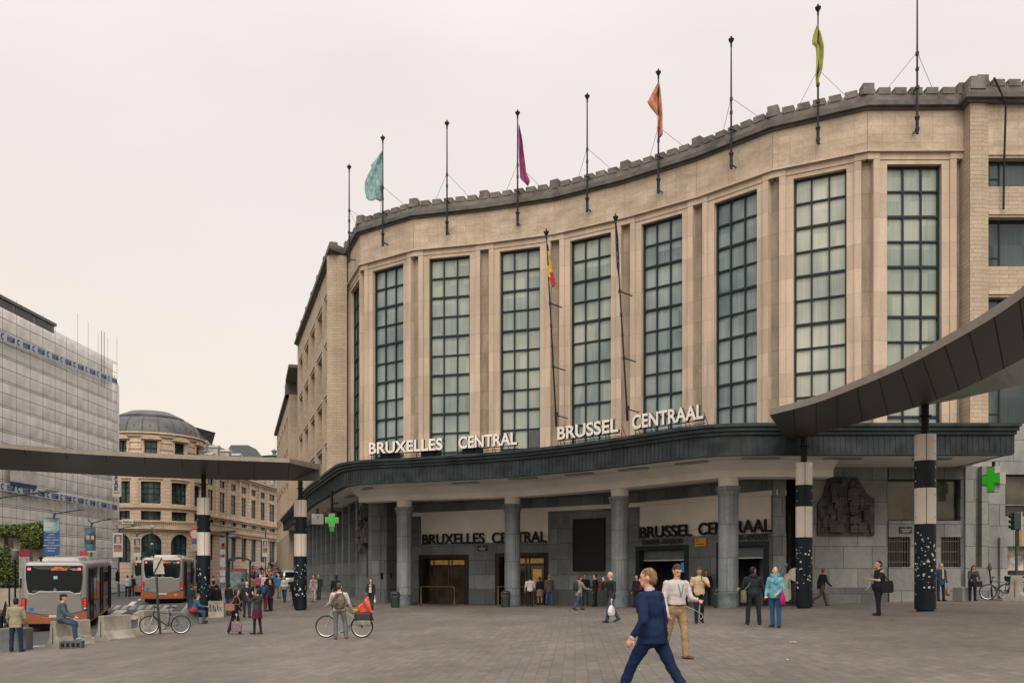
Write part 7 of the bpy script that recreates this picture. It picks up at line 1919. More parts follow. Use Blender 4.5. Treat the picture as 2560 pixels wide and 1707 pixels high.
    # ---- hair / headgear
    if hair is not None and not bald:
        m = MB()
        ell(m, hc + hr @ V(0, -.012 * s, .036 * s), .081 * s, .099 * s, .094 * s, hr)
        ell(m, hc + hr @ V(0, -.045 * s, -.01 * s), .078 * s, .068 * s, .085 * s, hr)
        if hairlen:
            capsule(m, hc + hr @ V(0, -.05 * s, 0), hc + hr @ V(0, -.075 * s, -hairlen * s), .080 * s, .055 * s, flat=.6)
            for sg in (-1, 1): capsule(m, hc + hr @ V(sg * .065 * s, -.015 * s, .02 * s), hc + hr @ V(sg * .072 * s, -.01 * s, -hairlen * .75 * s), .034 * s, .026 * s)
        o = fuse(m, 'hair', hair, t, max(.010, vox * .8), fold=.004, seed=px, smooth_it=1)
        # keep the face clear
        me = o.data; inv = hr.inverted(); bm = bmesh.new(); bm.from_mesh(me)
        kill = []
        for v in bm.verts:
            q = inv @ (v.co - hc)
            if q.y > .035 * s and q.z < .062 * s and abs(q.x) < .075 * s: kill.append(v)
        bmesh.ops.delete(bm, geom=kill, context='VERTS'); bm.to_mesh(me); bm.free()
    if cap is not None:
        m = MB(); ell(m, hc + hr @ V(0, .0, .062 * s), .09 * s, .115 * s, .062 * s, hr); ell(m, hc + hr @ V(0, .07 * s, .045 * s), .07 * s, .05 * s, .018 * s, hr); fuse(m, 'cap' if cap[1] != 'helmet' else 'helmet', cap[0], t, .012)
    if D < 32:
        for sg in (-1, 1):
            m = MB(); ell(m, hc + hr @ V(sg * .030 * s, .087 * s, .017 * s), .010 * s, .006 * s, .006 * s, hr, 8, 5); m.build('eye', M('eye_dark', (.02, .015, .012), .3, var=0) if 'eye' not in _cm else _cm['eye'], t)
        m = MB(); capsule(m, hc + hr @ V(-.02 * s, .092 * s, -.055 * s), hc + hr @ V(.02 * s, .092 * s, -.055 * s), .006 * s, .006 * s, 6); m.build('mouth', CL('lips', (.30, .10, .08), .5), t)
    t['_'] = 0; del t['_']
    inf = dict(t=t, s=s, pel=pel, T=T, arms=arms, hc=hc, hr=hr, sho=sho, fwd=fwd, fx=fx, neck=neck, wrist={a[0]: a[3] for a in arms}, hand={a[0]: a[3] + a[4] * .09 * s for a in arms}, H=H)
    return inf
def W_(inf, p):
    """local point of a person to world"""
    t = inf['t']; return Matrix.Translation(t.location) @ Matrix.Rotation(t.rotation_euler[2], 4, 'Z') @ V(*p)
def held(inf, name, label, cat, build, mats, smooth=False, bevel=0, p=(0, 0, 0)):
    """a thing held or worn by a person: own top-level object in that person's frame"""
    m = MB(); build(m); t = inf['t']; o = m.build(name, mats, smooth=smooth, bevel=bevel); o.location = t.location; o.rotation_euler = t.rotation_euler; tag(o, label, cat); return o
def strapbag(inf, label, cat, side, h, size, mat, back=0, strap=True, name='shoulder_bag', cross=True):
    s = inf['s']; T = inf['T']; sx_, sy_, sz_ = size
    c = T(h, back, side * (.20 + sx_ / 2) )
    def b(m):
        m.loft([[c + V(a * sx_ / 2 * k, b_ * sy_ / 2 * k, z * sz_ / 2) for a, b_ in ((-1, -.8), (-.8, -1), (.8, -1), (1, -.8), (1, .8), (.8, 1), (-.8, 1), (-1, .8))] for z, k in ((-1, .85), (-.8, 1.02), (.4, 1), (1, .86))])
    o = held(inf, name, label, cat, b, mat, bevel=.012)
    if strap:
        m = MB(); sh = T(.50, -.02, (-side if cross else side) * .09)
        pts = [c + V(0, sy_ * .3, sz_ * .45), T(.25, .15, side * .12 if cross else side * .2), sh + V(0, .02, .03), T(.25, -.15, side * .12 if cross else side * .2), c + V(0, -sy_ * .3, sz_ * .45)]
        pts = catmull(pts, 4); m.tube(pts, .014, 5); st_ = m.build('strap', mat, None); st_.parent = o
    return o
def hang_bag(inf, side, label, cat, size, mat, name='carrier_bag', drop=.05, boxy=False):
    h = inf['hand'][side]; sx_, sy_, sz_ = size
    c = h - V(0, 0, sz_ / 2 + drop + .1)
    def b(m):
        rnd = random.Random(1); rings = []
        sq = lambda v_: math.copysign(abs(v_) ** (.3 if boxy else 1), v_)
        for z, k in (((-1, .92), (-.9, 1.0), (-.3, 1.04), (.3, 1.0), (.9, .95), (1, .9)) if boxy else ((-1, .7), (-.85, 1.0), (-.3, 1.1), (.3, .95), (.8, .6), (1, .35))): rings.append([c + V(sq(math.cos(q)) * sx_ / 2 * k * rnd.uniform(.95, 1.05), sq(math.sin(q)) * sy_ / 2 * k * rnd.uniform(.95, 1.05), z * sz_ / 2) for q in [2 * math.pi * j / 12 + .1 for j in range(12)]])
        m.loft(rings)
    o = held(inf, name, label, cat, b, mat, smooth='all')
    m = MB()
    for q in (-1, 1): m.tube([c + V(q * sx_ * .15, 0, sz_ * .45), h + V(q * .01, 0, -.01), h + V(0, 0, .015)], .008, 5)
    k = m.build('handle', mat); k.parent = o
    return o
def backpack(inf, label, mat, size=(.30, .18, .42), h=.26):
    T = inf['T']; s = inf['s']; c = T(h, -.13 - size[1] / 2)
    def b(m): m.loft([[c + V(math.cos(q) * size[0] / 2 * k, math.sin(q) * size[1] / 2 * k, z * size[2] / 2) for q in [2 * math.pi * j / 16 for j in range(16)]] for z, k in ((-1, .7), (-.85, .98), (0, 1.05), (.6, .95), (.9, .7), (1, .3))])
    o = held(inf, 'backpack', label, 'backpack', b, mat, smooth='all')
    m = MB()
    for sg in (-1, 1): m.tube(catmull([T(.42, -.12, sg * .09), T(.515, -.02, sg * .10), T(.42, .115, sg * .11), T(.25, .11, sg * .14), T(.2, -.1, sg * .14)], 4), .016, 5)
    k = m.build('straps', mat); k.parent = o
    return o
BLOND = CL('blond_hair', (.17, .095, .045), .6, var=.5, scale=25, c2=(.30, .18, .085)); BROWN = CL('brown_hair', (.055, .03, .018), .55, var=.4, scale=25); BLKH = CL('black_hair', (.012, .011, .012), .5, var=.3); GREYH = CL('grey_hair', (.22, .2, .18), .7); AUB = CL('auburn_hair', (.11, .055, .028), .6, var=.4, scale=25)
NAVYS = CL('blue_suit_cloth', (.004, .017, .055), .8, var=.18, scale=2); DENIM = CL('denim', (.035, .065, .115), .9, var=.35, scale=4); DENIML = CL('blue_jeans', (.025, .09, .22), .9, var=.3, scale=4)
BLKC = CL('black_cloth_garment', (.014, .015, .018), .85); DGREY = CL('dark_grey_cloth', (.035, .037, .04), .85); WSH = CL('white_shirt', (.48, .43, .42), .8, var=.08); KHA = CL('khaki_cotton', (.28, .20, .11), .85, var=.2); CRM = CL('cream_polo', (.46, .36, .23), .8, var=.1)
BOOT = CL('brown_boot', (.10, .055, .035), .6); BRSH = CL('brown_shoe', (.18, .05, .025), .5)
# 1 man in the blue suit
p = person('man in a bright blue suit striding left in the foreground, hand in pocket', 1632, 11.3, 1.87, 54, NAVYS, NAVYS, SK1, BLOND, shoes=BRSH, L=(29, 6, 3), Rr_=(-24, 8, 3), la=(-16, 24, 50, 15), ra=(-8, 10, 14, 8), lean=5, head=(18, 4), coat=.05, tight=2.2, girth=1.16, waist=.86)
m = MB(); T = p['T']
m.extr([T(.455, -.138, -.004), T(.455, -.138, .004), T(-.10, -.176, .006), T(-.10, -.176, -.006)], (0, -.012, 0)); m.build('back_seam', CL('dark_seam', (.002, .006, .02), .9), p['t'])
m = MB(); capsule(m, T(.475, -.06, -.06), T(.50, -.055, 0), .018, .02, flat=.7); capsule(m, T(.50, -.055, 0), T(.475, -.06, .06), .02, .018, flat=.7); capsule(m, T(.475, -.05, .06), T(.36, .13, .05), .018, .022, flat=.5); capsule(m, T(.475, -.05, -.06), T(.36, .13, -.05), .018, .022, flat=.5); fuse(m, 'lapel', NAVYS, p['t'], .011)
for sg_ in (-1, 1):
    wr = p['wrist'][sg_]; f_ = (p['hand'][sg_] - wr).normalized(); m = MB(); m.tube([wr - f_ * .02, wr + f_ * .012], .036, 12); m.build('shirt_cuff', WSH, p['t'], smooth=True)
def cl(m):
    T = p['T']; m.lathe([(.062, 0), (.066, .03), (.058, .045)], tuple(T(.50, -.0)), 18)
k = MB(); cl(k); o = k.build('shirt_collar', WSH, p['t'], smooth=True)
# 2 white shirt with phone
p2 = person('dark-haired man in a white shirt and khaki trousers looking at his phone', 1690, 16.6, 1.85, 205, WSH, KHA, SK1, BROWN, shoes=BOOT, L=(14, 12, 2), Rr_=(-10, 14, 2), la=(18, 12, 72, 15), ra=(0, 12, 30, 20), lean=2, head=(-8, 28), tight=1.4, girth=1.08, tuck=.05)
m = MB(); T = p2['T']; m.lathe([(.192, 0), (.192, .045)], tuple(T(.035)), 24); 
i = 0
for v in m.v: v.y = T(0).y + (v.y - T(0).y) * .74
m.build('belt', CL('brown_belt', (.05, .028, .018), .5), p2['t'])
m = MB()
for sg in (-1, 1): m.tube([T(.52, .04, sg * .06), T(.4, .14, sg * .05), T(.2, .145, 0)], .006, 5)
o = held(p2, 'lanyard', 'blue lanyard round the neck of the man in the white shirt', 'lanyard', lambda m_: m_.v.extend(m.v) or m_.f.extend(m.f) or m_.m.extend(m.m), CL('lanyard_blue', (.03, .10, .2), .6))
h = p2['hand'][-1]
held(p2, 'phone', 'smartphone held by the man in the white shirt', 'phone', lambda m_: m_.obox(h + V(-.04, -.01, .02), (.07, 0, 0), (0, .05, .09), (0, -.01, .006)), BLACKM)
held(p2, 'earphone_cable', 'white earphone cable hanging from the phone', 'cable', lambda m_: m_.tube(catmull([h + V(0, .0, 0), h + V(.03, .02, -.2), h + V(-.0, 0, -.34), h + V(-.08, -.05, -.25), p2['T'](.05, .1, -.1)], 5), .004, 4), WHTB)
# 3 polo
p3 = person('man in a cream polo shirt eating while walking towards the camera', 1748, 27.2, 1.78, 176, CRM, BLKC, SK2, BROWN, L=(-6, 16, 0), Rr_=(9, 6, 0), la=(38, 14, 110, 45), ra=(-4, 10, 12, 5), head=(0, 18), sleeve=.62)
h3 = p3['hand'][-1]; held(p3, 'snack', 'small green wrapped snack in the hand of the man in the cream polo', 'food', lambda m_: capsule(m_, h3, h3 + V(.0, .03, .1), .018, .025), CL('snack_green', (.12, .2, .06), .6))
h3b = p3['hand'][1]; held(p3, 'paper_bag', 'small crumpled paper in the lowered hand of the man in the cream polo', 'paper bag', lambda m_: ell(m_, h3b + V(0, .02, -.02), .05, .04, .06), CL('paper', (.5, .42, .33), .8))
# 4 hooded jacket
p4 = person('man in a dark hooded jacket seen from behind with an olive shoulder bag', 1883, 25.2, 1.72, -12, CL('dark_hooded_jacket', (.014, .018, .028), .7), CL('charcoal_trousers', (.02, .022, .024), .9), SK2, BLKH, L=(4, 2, 5), Rr_=(0, 2, 7), la=(12, 18, 60, -10), ra=(4, 14, 22, 0), head=(-42, -12), hood=True, tight=1.5, girth=1.08)
strapbag(p4, 'olive shoulder bag hanging at the left hip of the man in the hooded jacket', 'bag', -1, -.10, (.15, .32, .36), CL('olive_canvas', (.12, .12, .075), .85), back=-.12)
h4 = p4['hand'][-1]; held(p4, 'folded_paper', 'folded white paper in the hand of the man in the hooded jacket', 'paper', lambda m_: m_.box(tuple(h4 + V(0, .03, .03)), .05, .12, .09, .4), WHTB)
# 5 light blue jacket woman
LBJ = CL('light_blue_quilt', (.12, .31, .38), .55, var=.25, scale=9)
p5 = person('smiling woman in a light blue quilted jacket and scarf with a magenta bag', 1938, 23.6, 1.68, 148, LBJ, DENIML, SK1, AUB, shoes=BLKSH, L=(2, 0, 2), Rr_=(-6, 4, 1), la=(8, 12, 62, 35), ra=(4, 12, 45, 20), head=(28, 0), female=True, tight=1.9, coat=.02)
m = MB(); T = p5['T']
for zz, r_ in ((.50, .085), (.53, .092), (.56, .085)): m.torus(T(zz, .01), (0, .25, 1), r_, .034, 20, 8)
capsule(m, T(.50, .1, -.04), T(.34, .15, -.06), .05, .06, flat=.4)
o = fuse(m, 'scarf', CL('scarf_blue', (.10, .28, .35), .85), None, .014, fold=.005); o.location = p5['t'].location; o.rotation_euler = p5['t'].rotation_euler; tag(o, 'light blue scarf wound round the smiling woman\'s neck', 'scarf')
m = MB()
for k in range(7): 
    q = MB(); 
MG = CL('magenta_bag', (.34, .01, .14), .6)
def mb_(m_): c = p5['T'](-.13, .12, -.24); m_.loft([[c + V(math.cos(q) * .06 * k_, math.sin(q) * .18 * k_, z * .15) for q in [2 * math.pi * j / 14 for j in range(14)]] for z, k_ in ((-1, .6), (-.7, 1), (.2, .95), (.8, .55), (1.3, .2), (2.2, .1))])
held(p5, 'handbag', 'magenta bag hanging at the side of the woman in light blue', 'bag', mb_, MG, smooth='all')
# 6 man in brown trousers by the wall
p6 = person('man in a dark jacket and brown trousers walking right along the grey wall', 2054, 37.4, 1.74, -78, CL('navy_jacket', (.01, .014, .025), .8), CL('brown_trousers', (.075, .048, .03), .85), SK2, AUB, L=(24, 8, 0), Rr_=(-16, 48, 0), la=(-18, 6, 15, 10), ra=(12, 8, 40, 10), lean=10, coat=.06)
# 7 heavy man with black bag
p7 = person('heavyset man in a black T-shirt with a black shoulder bag, looking left', 2196, 27.4, 1.76, 88, CL('black_tee', (.014, .018, .025), .85), CL('black_jeans', (.012, .013, .016), .85), SK1, BROWN, L=(6, 4, 3), Rr_=(-4, 2, 3), la=(22, 10, 78, 5), ra=(12, 10, 26, 5), head=(0, 0), sleeve=.72, girth=1.55, lean=-3)
strapbag(p7, 'black shoulder bag on the hip of the heavyset man in black', 'bag', -1, -.02, (.14, .36, .36), BLKC, back=-.16, cross=False)
m = MB(); T = p7['T']; m.obox(T(.05, .185, -.12), (.2, 0, 0), (0, .02, 0), (0, 0, .30)); m.build('shirt_print', CL('print_tan', (.26, .21, .14), .8), p7['t'], bevel=.01)
# 8 yellow tie
p8 = person('man in a blue jacket with a yellow tie standing by the barred window', 2352, 39.4, 1.78, 190, CL('blue_jacket', (.02, .05, .11), .8), CL('navy_trousers', (.012, .02, .035), .85), SK1, GREYH, L=(2, 0, 2), Rr_=(6, 0, 8), la=(2, 8, 10, 5), ra=(-4, 10, 10, 5), coat=.12, tight=1.3)
m = MB(); T = p8['T']; m.extr([T(.5, .125, -.03), T(.5, .125, .03), T(.1, .15, .045), T(.06, .15, 0), T(.1, .15, -.045)], (0, .02, 0)); m.build('tie', CL('yellow_tie', (.55, .34, .07), .6), p8['t'])
hang_bag(p8, -1, 'brown paper bag in the hand of the man with the yellow tie', 'bag', (.14, .22, .34), CL('kraft_paper', (.34, .20, .10), .8), 'paper_bag')
# 9 long-haired woman leaning at the block
p9 = person('woman with long auburn hair bending over her black bag beside the grey block', 2431, 38.2, 1.66, 168, CL('grey_green_jacket', (.04, .05, .05), .8), BLKC, SK1, AUB, hairlen=.28, L=(4, 6, 1), Rr_=(0, 2, 1), la=(20, 10, 45, 20), ra=(22, 12, 52, 25), lean=22, head=(0, 38), female=True)
h9 = p9['hand'][-1]; held(p9, 'handbag', 'black handbag in the hands of the long-haired woman', 'bag', lambda m_: m_.box(tuple(h9 + V(.12, .02, -.1)), .38, .12, .24), BLKC, bevel=.03)
# 10 bald man
p10 = person('bald man in a black leather jacket phoning and carrying a white plastic bag', 1527, 29.6, 1.78, 112, CL('black_leather_jacket', (.012, .014, .018), .45), DENIM, SK1, None, bald=True, L=(16, 4, 1), Rr_=(-14, 20, 1), la=(0, 10, 24, 10), ra=(40, 14, 138, 10), coat=.05, tight=1.3, head=(0, 5))
hang_bag(p10, -1, 'white plastic carrier bag in the hand of the bald man', 'bag', (.16, .24, .34), CL('white_plastic', (.6, .58, .55), .4))
# 11 parka with backpack
p11 = person('person in a pale parka with a dark backpack walking right, fur hood', 1447, 41.2, 1.7, -58, CL('pale_parka', (.22, .20, .17), .85), DENIM, SK1, BROWN, L=(22, 6, 2), Rr_=(-18, 16, 2), la=(14, 14, 30, 0), ra=(28, 12, 50, 5), coat=.12, tight=1.9, hood=True, lean=6)
backpack(p11, 'dark blue backpack worn over the pale parka', CL('slate_backpack', (.02, .035, .05), .7))
p12 = person('man in white shirt and black trousers, seen from behind beside the second column', 1325, 47.4, 1.72, -5, WSH, BLKC, SK2, BLKH, L=(3, 0, 3), Rr_=(-2, 0, 3), la=(6, 12, 30, 5), ra=(8, 10, 40, 10))
p13 = person('woman in a navy top by the open doors', 1350, 50.0, 1.66, 10, CL('navy_top', (.012, .02, .05), .8), None, SK1, AUB, hairlen=.1, skirt=(KHA, .42), L=(2, 0, 1), Rr_=(0, 0, 1), la=(6, 8, 40, 20), ra=(4, 8, 30, 10), female=True)
p14 = person('grey-haired man in a brown jacket and blue jeans seen from behind', 1373, 49.0, 1.76, 5, CL('taupe_jacket', (.09, .075, .06), .85), CL('mid_blue_jeans', (.03, .10, .20), .9), SK1, GREYH, L=(2, 0, 4), Rr_=(-2, 0, 4), coat=.1, tight=1.4, girth=1.1)
p15 = person('dark-clothed person standing behind the person in the parka', 1463, 47.5, 1.75, 170, BLKC, DGREY, SK2, BLKH, L=(2, 0, 2), Rr_=(0, 0, 2))
p16 = person('person in black with a fur collar and rust-coloured bag facing left', 1488, 45.4, 1.74, 80, BLKC, BLKC, SK1, BLKH, L=(3, 0, 1), Rr_=(-3, 0, 1), la=(10, 8, 60, 10), coat=.05, tight=1.4)
held(p16, 'fur_collar', 'pale fur collar of the person in black', 'collar', lambda m_: m_.torus(p16['T'](.5, .02), (0, .5, 1), .09, .04, 18, 8), CL('pale_fur', (.4, .33, .26), .9), smooth='all')
strapbag(p16, 'rust-coloured bag on the back of the person in black', 'bag', 1, .2, (.14, .3, .36), CL('rust_bag', (.13, .04, .03), .7), back=-.22, cross=False)
p17 = person('person in black holding a purple bag behind the man in the blue suit', 1592, 42.4, 1.62, 150, BLKC, BLKC, SK1, BLKH, hairlen=.15, L=(2, 0, 2), Rr_=(0, 0, 2), female=True)
strapbag(p17, 'purple bag of the person behind the man in the blue suit', 'bag', -1, .1, (.12, .24, .24), CL('purple_bag', (.10, .015, .08), .7), back=.05)
p18 = person('dark-clothed man in the shadow between the doorways behind the cream polo', 1766, 42.8, 1.78, 170, BLKC, BLKC, SK2, BLKH, L=(2, 0, 2), Rr_=(0, 0, 2))
# 19 cyclist
p19 = person('cyclist in a white shirt, grey trousers and helmet standing astride a bicycle', 848, 26.55, 1.76, 10, WSH, CL('grey_trousers', (.12, .13, .135), .85), SK1, BROWN, shoes=BRSH, L=(2, 0, 1), Rr_=(6, 14, 10), la=(26, 14, 40, -18), ra=(2, 18, 34, -10), lean=8, head=(-25, 18), cap=(CL('grey_helmet', (.05, .08, .095), .4), 'helmet'), tight=1.3)
backpack(p19, 'brown and black backpack with pale straps on the cyclist\'s back', CL('brown_backpack', (.05, .038, .03), .8, var=.9, scale=8, c2=(.26, .2, .15)), size=(.34, .2, .46), h=.2)
# 20.. around the entrance
p20 = person('woman in a dark cardigan and cream top with a small white bag', 927, 46.6, 1.7, 176, CL('dark_cardigan', (.016, .018, .022), .85), CL('dark_jeans', (.018, .03, .045), .9), SK1, AUB, hairlen=.18, L=(6, 2, 0), Rr_=(-4, 6, 0), la=(4, 10, 22, 5), ra=(10, 12, 50, 15), female=True, coat=.06)
m = MB(); T = p20['T']; m.extr([T(.47, .115, -.05), T(.47, .115, .05), T(.2, .14, .065), T(.02, .14, .08), T(.02, .14, -.08), T(.2, .14, -.065)], (0, .012, 0)); m.build('undershirt', CL('cream_top', (.5, .42, .34), .8), p20['t'])
hang_bag(p20, -1, 'small white bag in the hand of the woman in the cardigan', 'bag', (.1, .16, .2), CL('white_plastic', (.6, .58, .55), .4))
p21 = person('dark-clothed man walking away behind the cyclist', 840, 49.0, 1.82, 5, BLKC, CL('pale_trousers', (.3, .3, .32), .85), SK3, BLKH, L=(8, 4, 1), Rr_=(-8, 10, 1), coat=.05)
p22 = person('woman in a pale jacket and white trousers with a coral scarf', 784, 53.2, 1.7, 178, CL('pale_linen', (.34, .32, .28), .85), CL('white_trousers', (.42, .38, .38), .85), SK1, AUB, hairlen=.1, L=(8, 2, 0), Rr_=(-6, 10, 0), female=True, coat=.12)
m = MB(); T = p22['T']; m.extr([T(.49, .12, -.04), T(.49, .12, .04), T(.1, .15, .05), T(.1, .15, -.04)], (0, .02, 0)); m.build('scarf', CL('coral_scarf', (.42, .08, .09), .8), p22['t'])
p22b = person('person in grey half hidden behind the woman with the coral scarf', 797, 56, 1.68, 170, DGREY, DGREY, SK1, BROWN, L=(4, 0, 0), Rr_=(-4, 4, 0))
# 23 photographer, 24 tote woman
p23 = person('woman in a dark jacket and maroon skirt raising both hands to take a picture', 643, 30.5, 1.66, 68, CL('dark_grey_jacket', (.035, .04, .045), .85), CL('black_tights', (.013, .013, .015), .7), SK1, BLKH, hairlen=.1, skirt=(CL('maroon_skirt', (.075, .012, .03), .85), .34), L=(5, 4, 1), Rr_=(-5, 2, 1), la=(58, 6, 92, 10), ra=(62, 6, 96, 10), lean=-7, head=(0, -6), female=True)
p24 = person('woman with long curly black hair, tan shoulder bag and patterned tote, facing right', 588, 31.0, 1.66, -70, BLKC, CL('black_leggings', (.012, .013, .016), .8), SK1, BLKH, hairlen=.26, shoes=CL('grey_shoes', (.28, .29, .3), .7), L=(-14, 4, 1), Rr_=(14, 6, 1), la=(10, 8, 30, 10), ra=(-2, 8, 6, 0), lean=4, head=(-5, 5), female=True, coat=.04)
strapbag(p24, 'tan leather shoulder bag of the woman with curly hair', 'bag', 1, .08, (.12, .30, .24), CL('tan_leather', (.26, .13, .07), .6), back=-.2, cross=False)
TOTE = CL('patterned_tote', (.05, .02, .05), .8, var=2, scale=30, c2=(.42, .28, .34)); hang_bag(p24, 1, 'purple and white patterned tote carried low by the woman with curly hair', 'bag', (.12, .34, .36), TOTE, 'tote_bag', drop=.1, boxy=True)
# 25.. middle distance
p25 = person('bald man in a dark suit seen from behind, walking up the street', 617, 42.4, 1.8, 2, CL('dark_suit', (.016, .02, .03), .8), CL('dark_trousers', (.022, .026, .034), .85), SK1, None, bald=True, L=(5, 0, 4), Rr_=(-3, 4, 4), coat=.08, tight=1.5)
p26 = person('person with a blue backpack and maroon trousers seen from behind', 664, 46.8, 1.68, -20, DGREY, CL('maroon_trousers', (.11, .015, .03), .85), SK1, BLKH, hairlen=.12, L=(8, 2, 1), Rr_=(-8, 8, 1), female=True, coat=.05)
backpack(p26, 'blue backpack of the person in maroon trousers', CL('blue_backpack', (.02, .07, .14), .7))
p26b = person('person in black beside the blue backpack', 676, 46.9, 1.74, 160, BLKC, BLKC, SK1, BROWN, L=(4, 0, 1), Rr_=(-4, 4, 1))
p27 = person('dark-haired person in dark clothes and jeans in front of the bus shelter advert', 572, 44.8, 1.7, -15, BLKC, DENIM, SK2, BLKH, hairlen=.08, L=(3, 0, 2), Rr_=(-2, 0, 2), female=True)
p28 = person('person in a maroon top standing behind the graffitied block, further back', 534, 47.2, 1.72, 0, CL('maroon_top', (.08, .015, .02), .85), BLKC, SK2, BLKH, L=(2, 0, 2), Rr_=(0, 0, 2))
p28b = person('person in a black top leaning behind the graffitied block', 541, 45.4, 1.62, 5, BLKC, BLKC, SK2, BLKH, L=(2, 0, 2), Rr_=(0, 0, 2))
# 29 man in tan jacket
p29 = person('man in a tan jacket seen from behind at the far left', 40, 26.9, 1.70, 4, CL('tan_jacket', (.26, .235, .16), .85, c2=(.34, .31, .21)), CL('dark_blue_jeans', (.014, .028, .06), .9), SK2, BLKH, L=(2, 0, 5), Rr_=(0, 0, 5), la=(6, 14, 30, 20), ra=(6, 12, 30, 20), coat=.08, tight=1.8, girth=1.08)
# 30 seated man on the barrier
D = 28.0; x = PX(166, D); gz = G(x, D)
p30 = person('man in a denim jacket and black cap sitting on the concrete barrier', 166, D, 1.76, -68, CL('denim_jacket', (.06, .10, .12), .9, c2=(.10, .15, .165)), DENIM, SK1, BROWN, shoes=CL('canvas_shoe', (.3, .29, .25), .8), L=(70, 62, 4), Rr_=(64, 60, 6), la=(26, 6, 40, 25), ra=(24, 6, 44, 25), lean=6, cap=(BLKC, 'cap'), coat=0, tight=1.5, pelvis_drop=.92, loc=(x - .05, D - .25, gz - .02))
held(p30, 'striped_bag', 'small pale striped bag hanging between the seated man\'s knees', 'bag', lambda m_: m_.loft([[p30['pel'] + V(.0 + .07 * k_ * math.cos(q), .48 + .1 * k_ * math.sin(q), -.48 + z * .2) for q in [2 * math.pi * j / 10 for j in range(10)]] for z, k_ in ((-1, 1), (0, .8), (1, .2))]), CL('pale_stripe', (.3, .33, .38), .8, var=.6, scale=20))
# 31 seated woman in blue
D = 38.2; x = PX(487, D); gz = G(x, D)
p31 = person('person in a blue jacket sitting on a block reading a paper', 487, D, 1.66, -75, CL('bright_blue_jacket', (.03, .10, .20), .8), DENIM, SK1, AUB, L=(80, 85, 3), Rr_=(74, 78, 3), la=(30, 8, 60, 15), ra=(32, 8, 58, 15), lean=14, head=(0, 25), female=True, tight=1.6, pelvis_drop=.60, loc=(x, D, gz))
h31 = p31['hand'][1]; held(p31, 'open_paper', 'white paper held open by the seated person in blue', 'paper', lambda m_: m_.obox(h31 + V(-.25, .02, 0), (.42, 0, 0), (0, .08, .26), (0, .006, -.002)), WHTB)
held(p31, 'red_bag', 'red cloth bundle beside the seated person in blue', 'bag', lambda m_: ell(m_, p31['pel'] + V(.1, -.05, -.02), .2, .2, .14), CL('red_bundle', (.22, .035, .03), .8))
p32 = person('person in a dark top and jeans standing behind the seated person in blue', 474, 44.6, 1.72, -35, CL('dark_top_stripe', (.02, .03, .04), .85), DENIM, SK2, BROWN, L=(6, 4, 2), Rr_=(-4, 2, 2), lean=14)
p32b = person('person in a tan coat half hidden by the left striped column', 488, 46.4, 1.7, -20, CL('tan_coat', (.15, .11, .07), .85), BLKC, SK1, AUB, L=(2, 0, 2), Rr_=(0, 0, 2), female=True, coat=.2)
p33 = person('person in a pale blue shirt walking along the bollards beyond the first bus', 319, 68, 1.76, 20, CL('pale_blue_shirt', (.3, .33, .36), .85), BLKC, SK2, BLKH, L=(5, 0, 1), Rr_=(-5, 5, 1))
p33b = person('dark-clothed person right of the pale blue shirt by the bollards', 330, 70, 1.76, 20, BLKC, BLKC, SK2, BLKH, L=(5, 0, 1), Rr_=(-5, 5, 1))
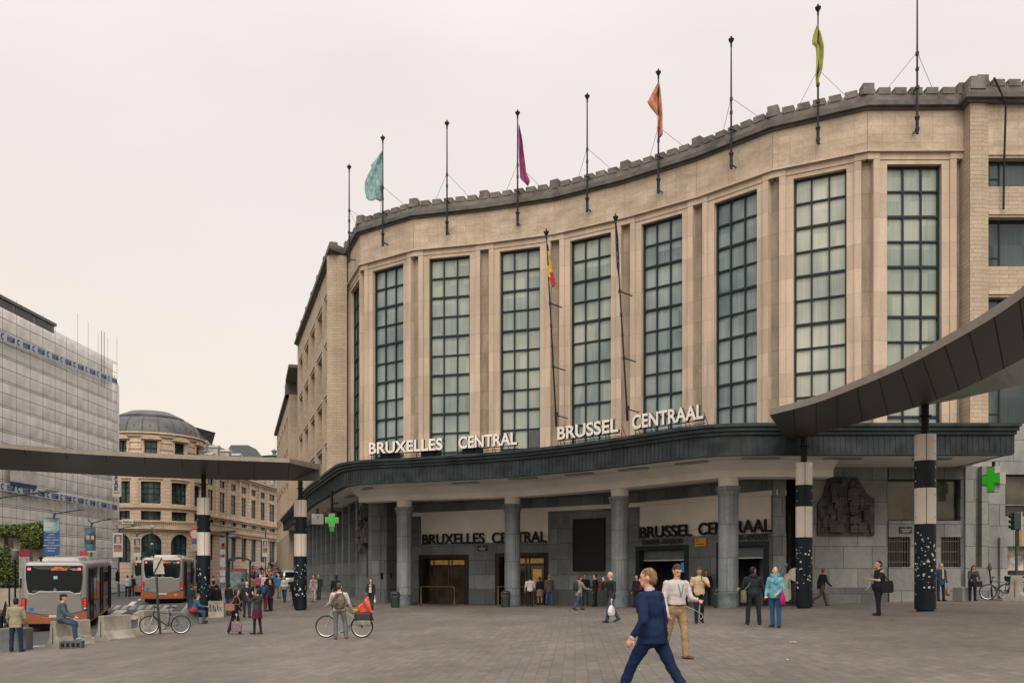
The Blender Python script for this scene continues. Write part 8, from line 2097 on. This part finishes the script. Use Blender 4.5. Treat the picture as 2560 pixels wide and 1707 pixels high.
# 34 middle crowd, each visible on its own
CO = dict(pink=CL('pink_top', (.36, .06, .12), .85), white=CL('white_top', (.45, .43, .42), .85), blue=CL('blue_top', (.05, .14, .28), .85), red=CL('red_top', (.28, .03, .035), .85), grey=CL('grey_top', (.14, .14, .14), .85), black=BLKC, tan=CL('tan_top', (.22, .15, .09), .85), teal=CL('teal_top', (.05, .14, .15), .85), navy=CL('navy_top2', (.015, .022, .05), .85))
mid = [(606, 50, 1.72, 5, 'grey', 'charcoal-clad person just right of the bus shelter'), (645, 63, 1.68, 0, 'pink', 'person in a pink top and black trousers seen from behind'), (662, 62, 1.74, 175, 'white', 'person in a white top left of the two people in black'), (674, 56, 1.78, 170, 'black', 'tall person all in black in the middle of the pavement'), (697, 59, 1.74, 178, 'blue', 'man in a blue shirt and shorts walking down the street'), (711, 53.6, 1.68, 176, 'white', 'woman in a cream top with folded arms and blue jeans'), (682, 70, 1.72, 170, 'teal', 'person in a teal top behind the man in the blue shirt'), (629, 58, 1.7, 10, 'tan', 'person in a tan top beside the bus shelter'), (533, 60, 1.72, 10, 'tan', 'person in a tan coat seen right above the graffitied block'), (547, 62, 1.74, 150, 'grey', 'person in grey right of the tan coat near the bus stop post'), (736, 50.5, 1.74, 175, 'black', 'person in black hidden behind the second striped column')]
for k, (px, D, H, fc, c_, lb_) in enumerate(mid):
    st_ = 8 + (k % 3) * 4
    person(lb_, px, D, H, fc, CO[c_], DENIM if k in (5, 2, 6) else BLKC if k != 4 else CL('khaki_shorts', (.2, .18, .14), .85), SK1 if k % 3 else SK2, [BROWN, BLKH, AUB][k % 3], hairlen=.12 if k in (1, 5) else 0, L=(st_, 4, 1), Rr_=(-st_, 10, 1), la=(10, 8, 80, 50) if k == 5 else (8, 8, 20, 8), ra=(10, 8, 80, 50) if k == 5 else (-8, 8, 20, 8), female=k in (1, 5))
# 35 far crowd up the street: prototypes copied
names = ['black', 'grey', 'red', 'blue', 'tan', 'white', 'navy', 'black']
protos = []
rnd = random.Random(12)
spots = []
for k in range(54):
    D = rnd.uniform(84, 136); lo, hi = (632, 700); px = rnd.uniform(lo, hi - (0 if D < 110 else 4)); spots.append((px, D))
for k in range(10): spots.append((rnd.uniform(556, 640), rnd.uniform(88, 110)))
for k, c_ in enumerate(names):
    f_ = 175 if k % 2 else 0
    inf = person('distant pedestrian in %s in the crowd up the street' % ({'black': 'black', 'navy': 'navy blue'}.get(c_, c_)), spots[k][0], max(84, spots[k][1]), 1.72, f_, CO[c_], BLKC if k % 2 else DENIM, SK1 if k % 3 else SK2, [BLKH, BROWN, AUB][k % 3], L=(8, 2, 1), Rr_=(-8, 8, 1), group='distant pedestrians up the street')
    protos.append(inf['t'])
for k in range(8, len(spots)):
    src = protos[k % 8]; px, D = spots[k]; x = PX(px, D); c = dup(src, loc=(x, D, G(x, D)), rz=R(rnd.choice([0, 180, 20, 160, 175])))
    s_ = rnd.uniform(.93, 1.06); c.scale = (s_, s_, s_)
bpy.data.scenes.remove(TMP)
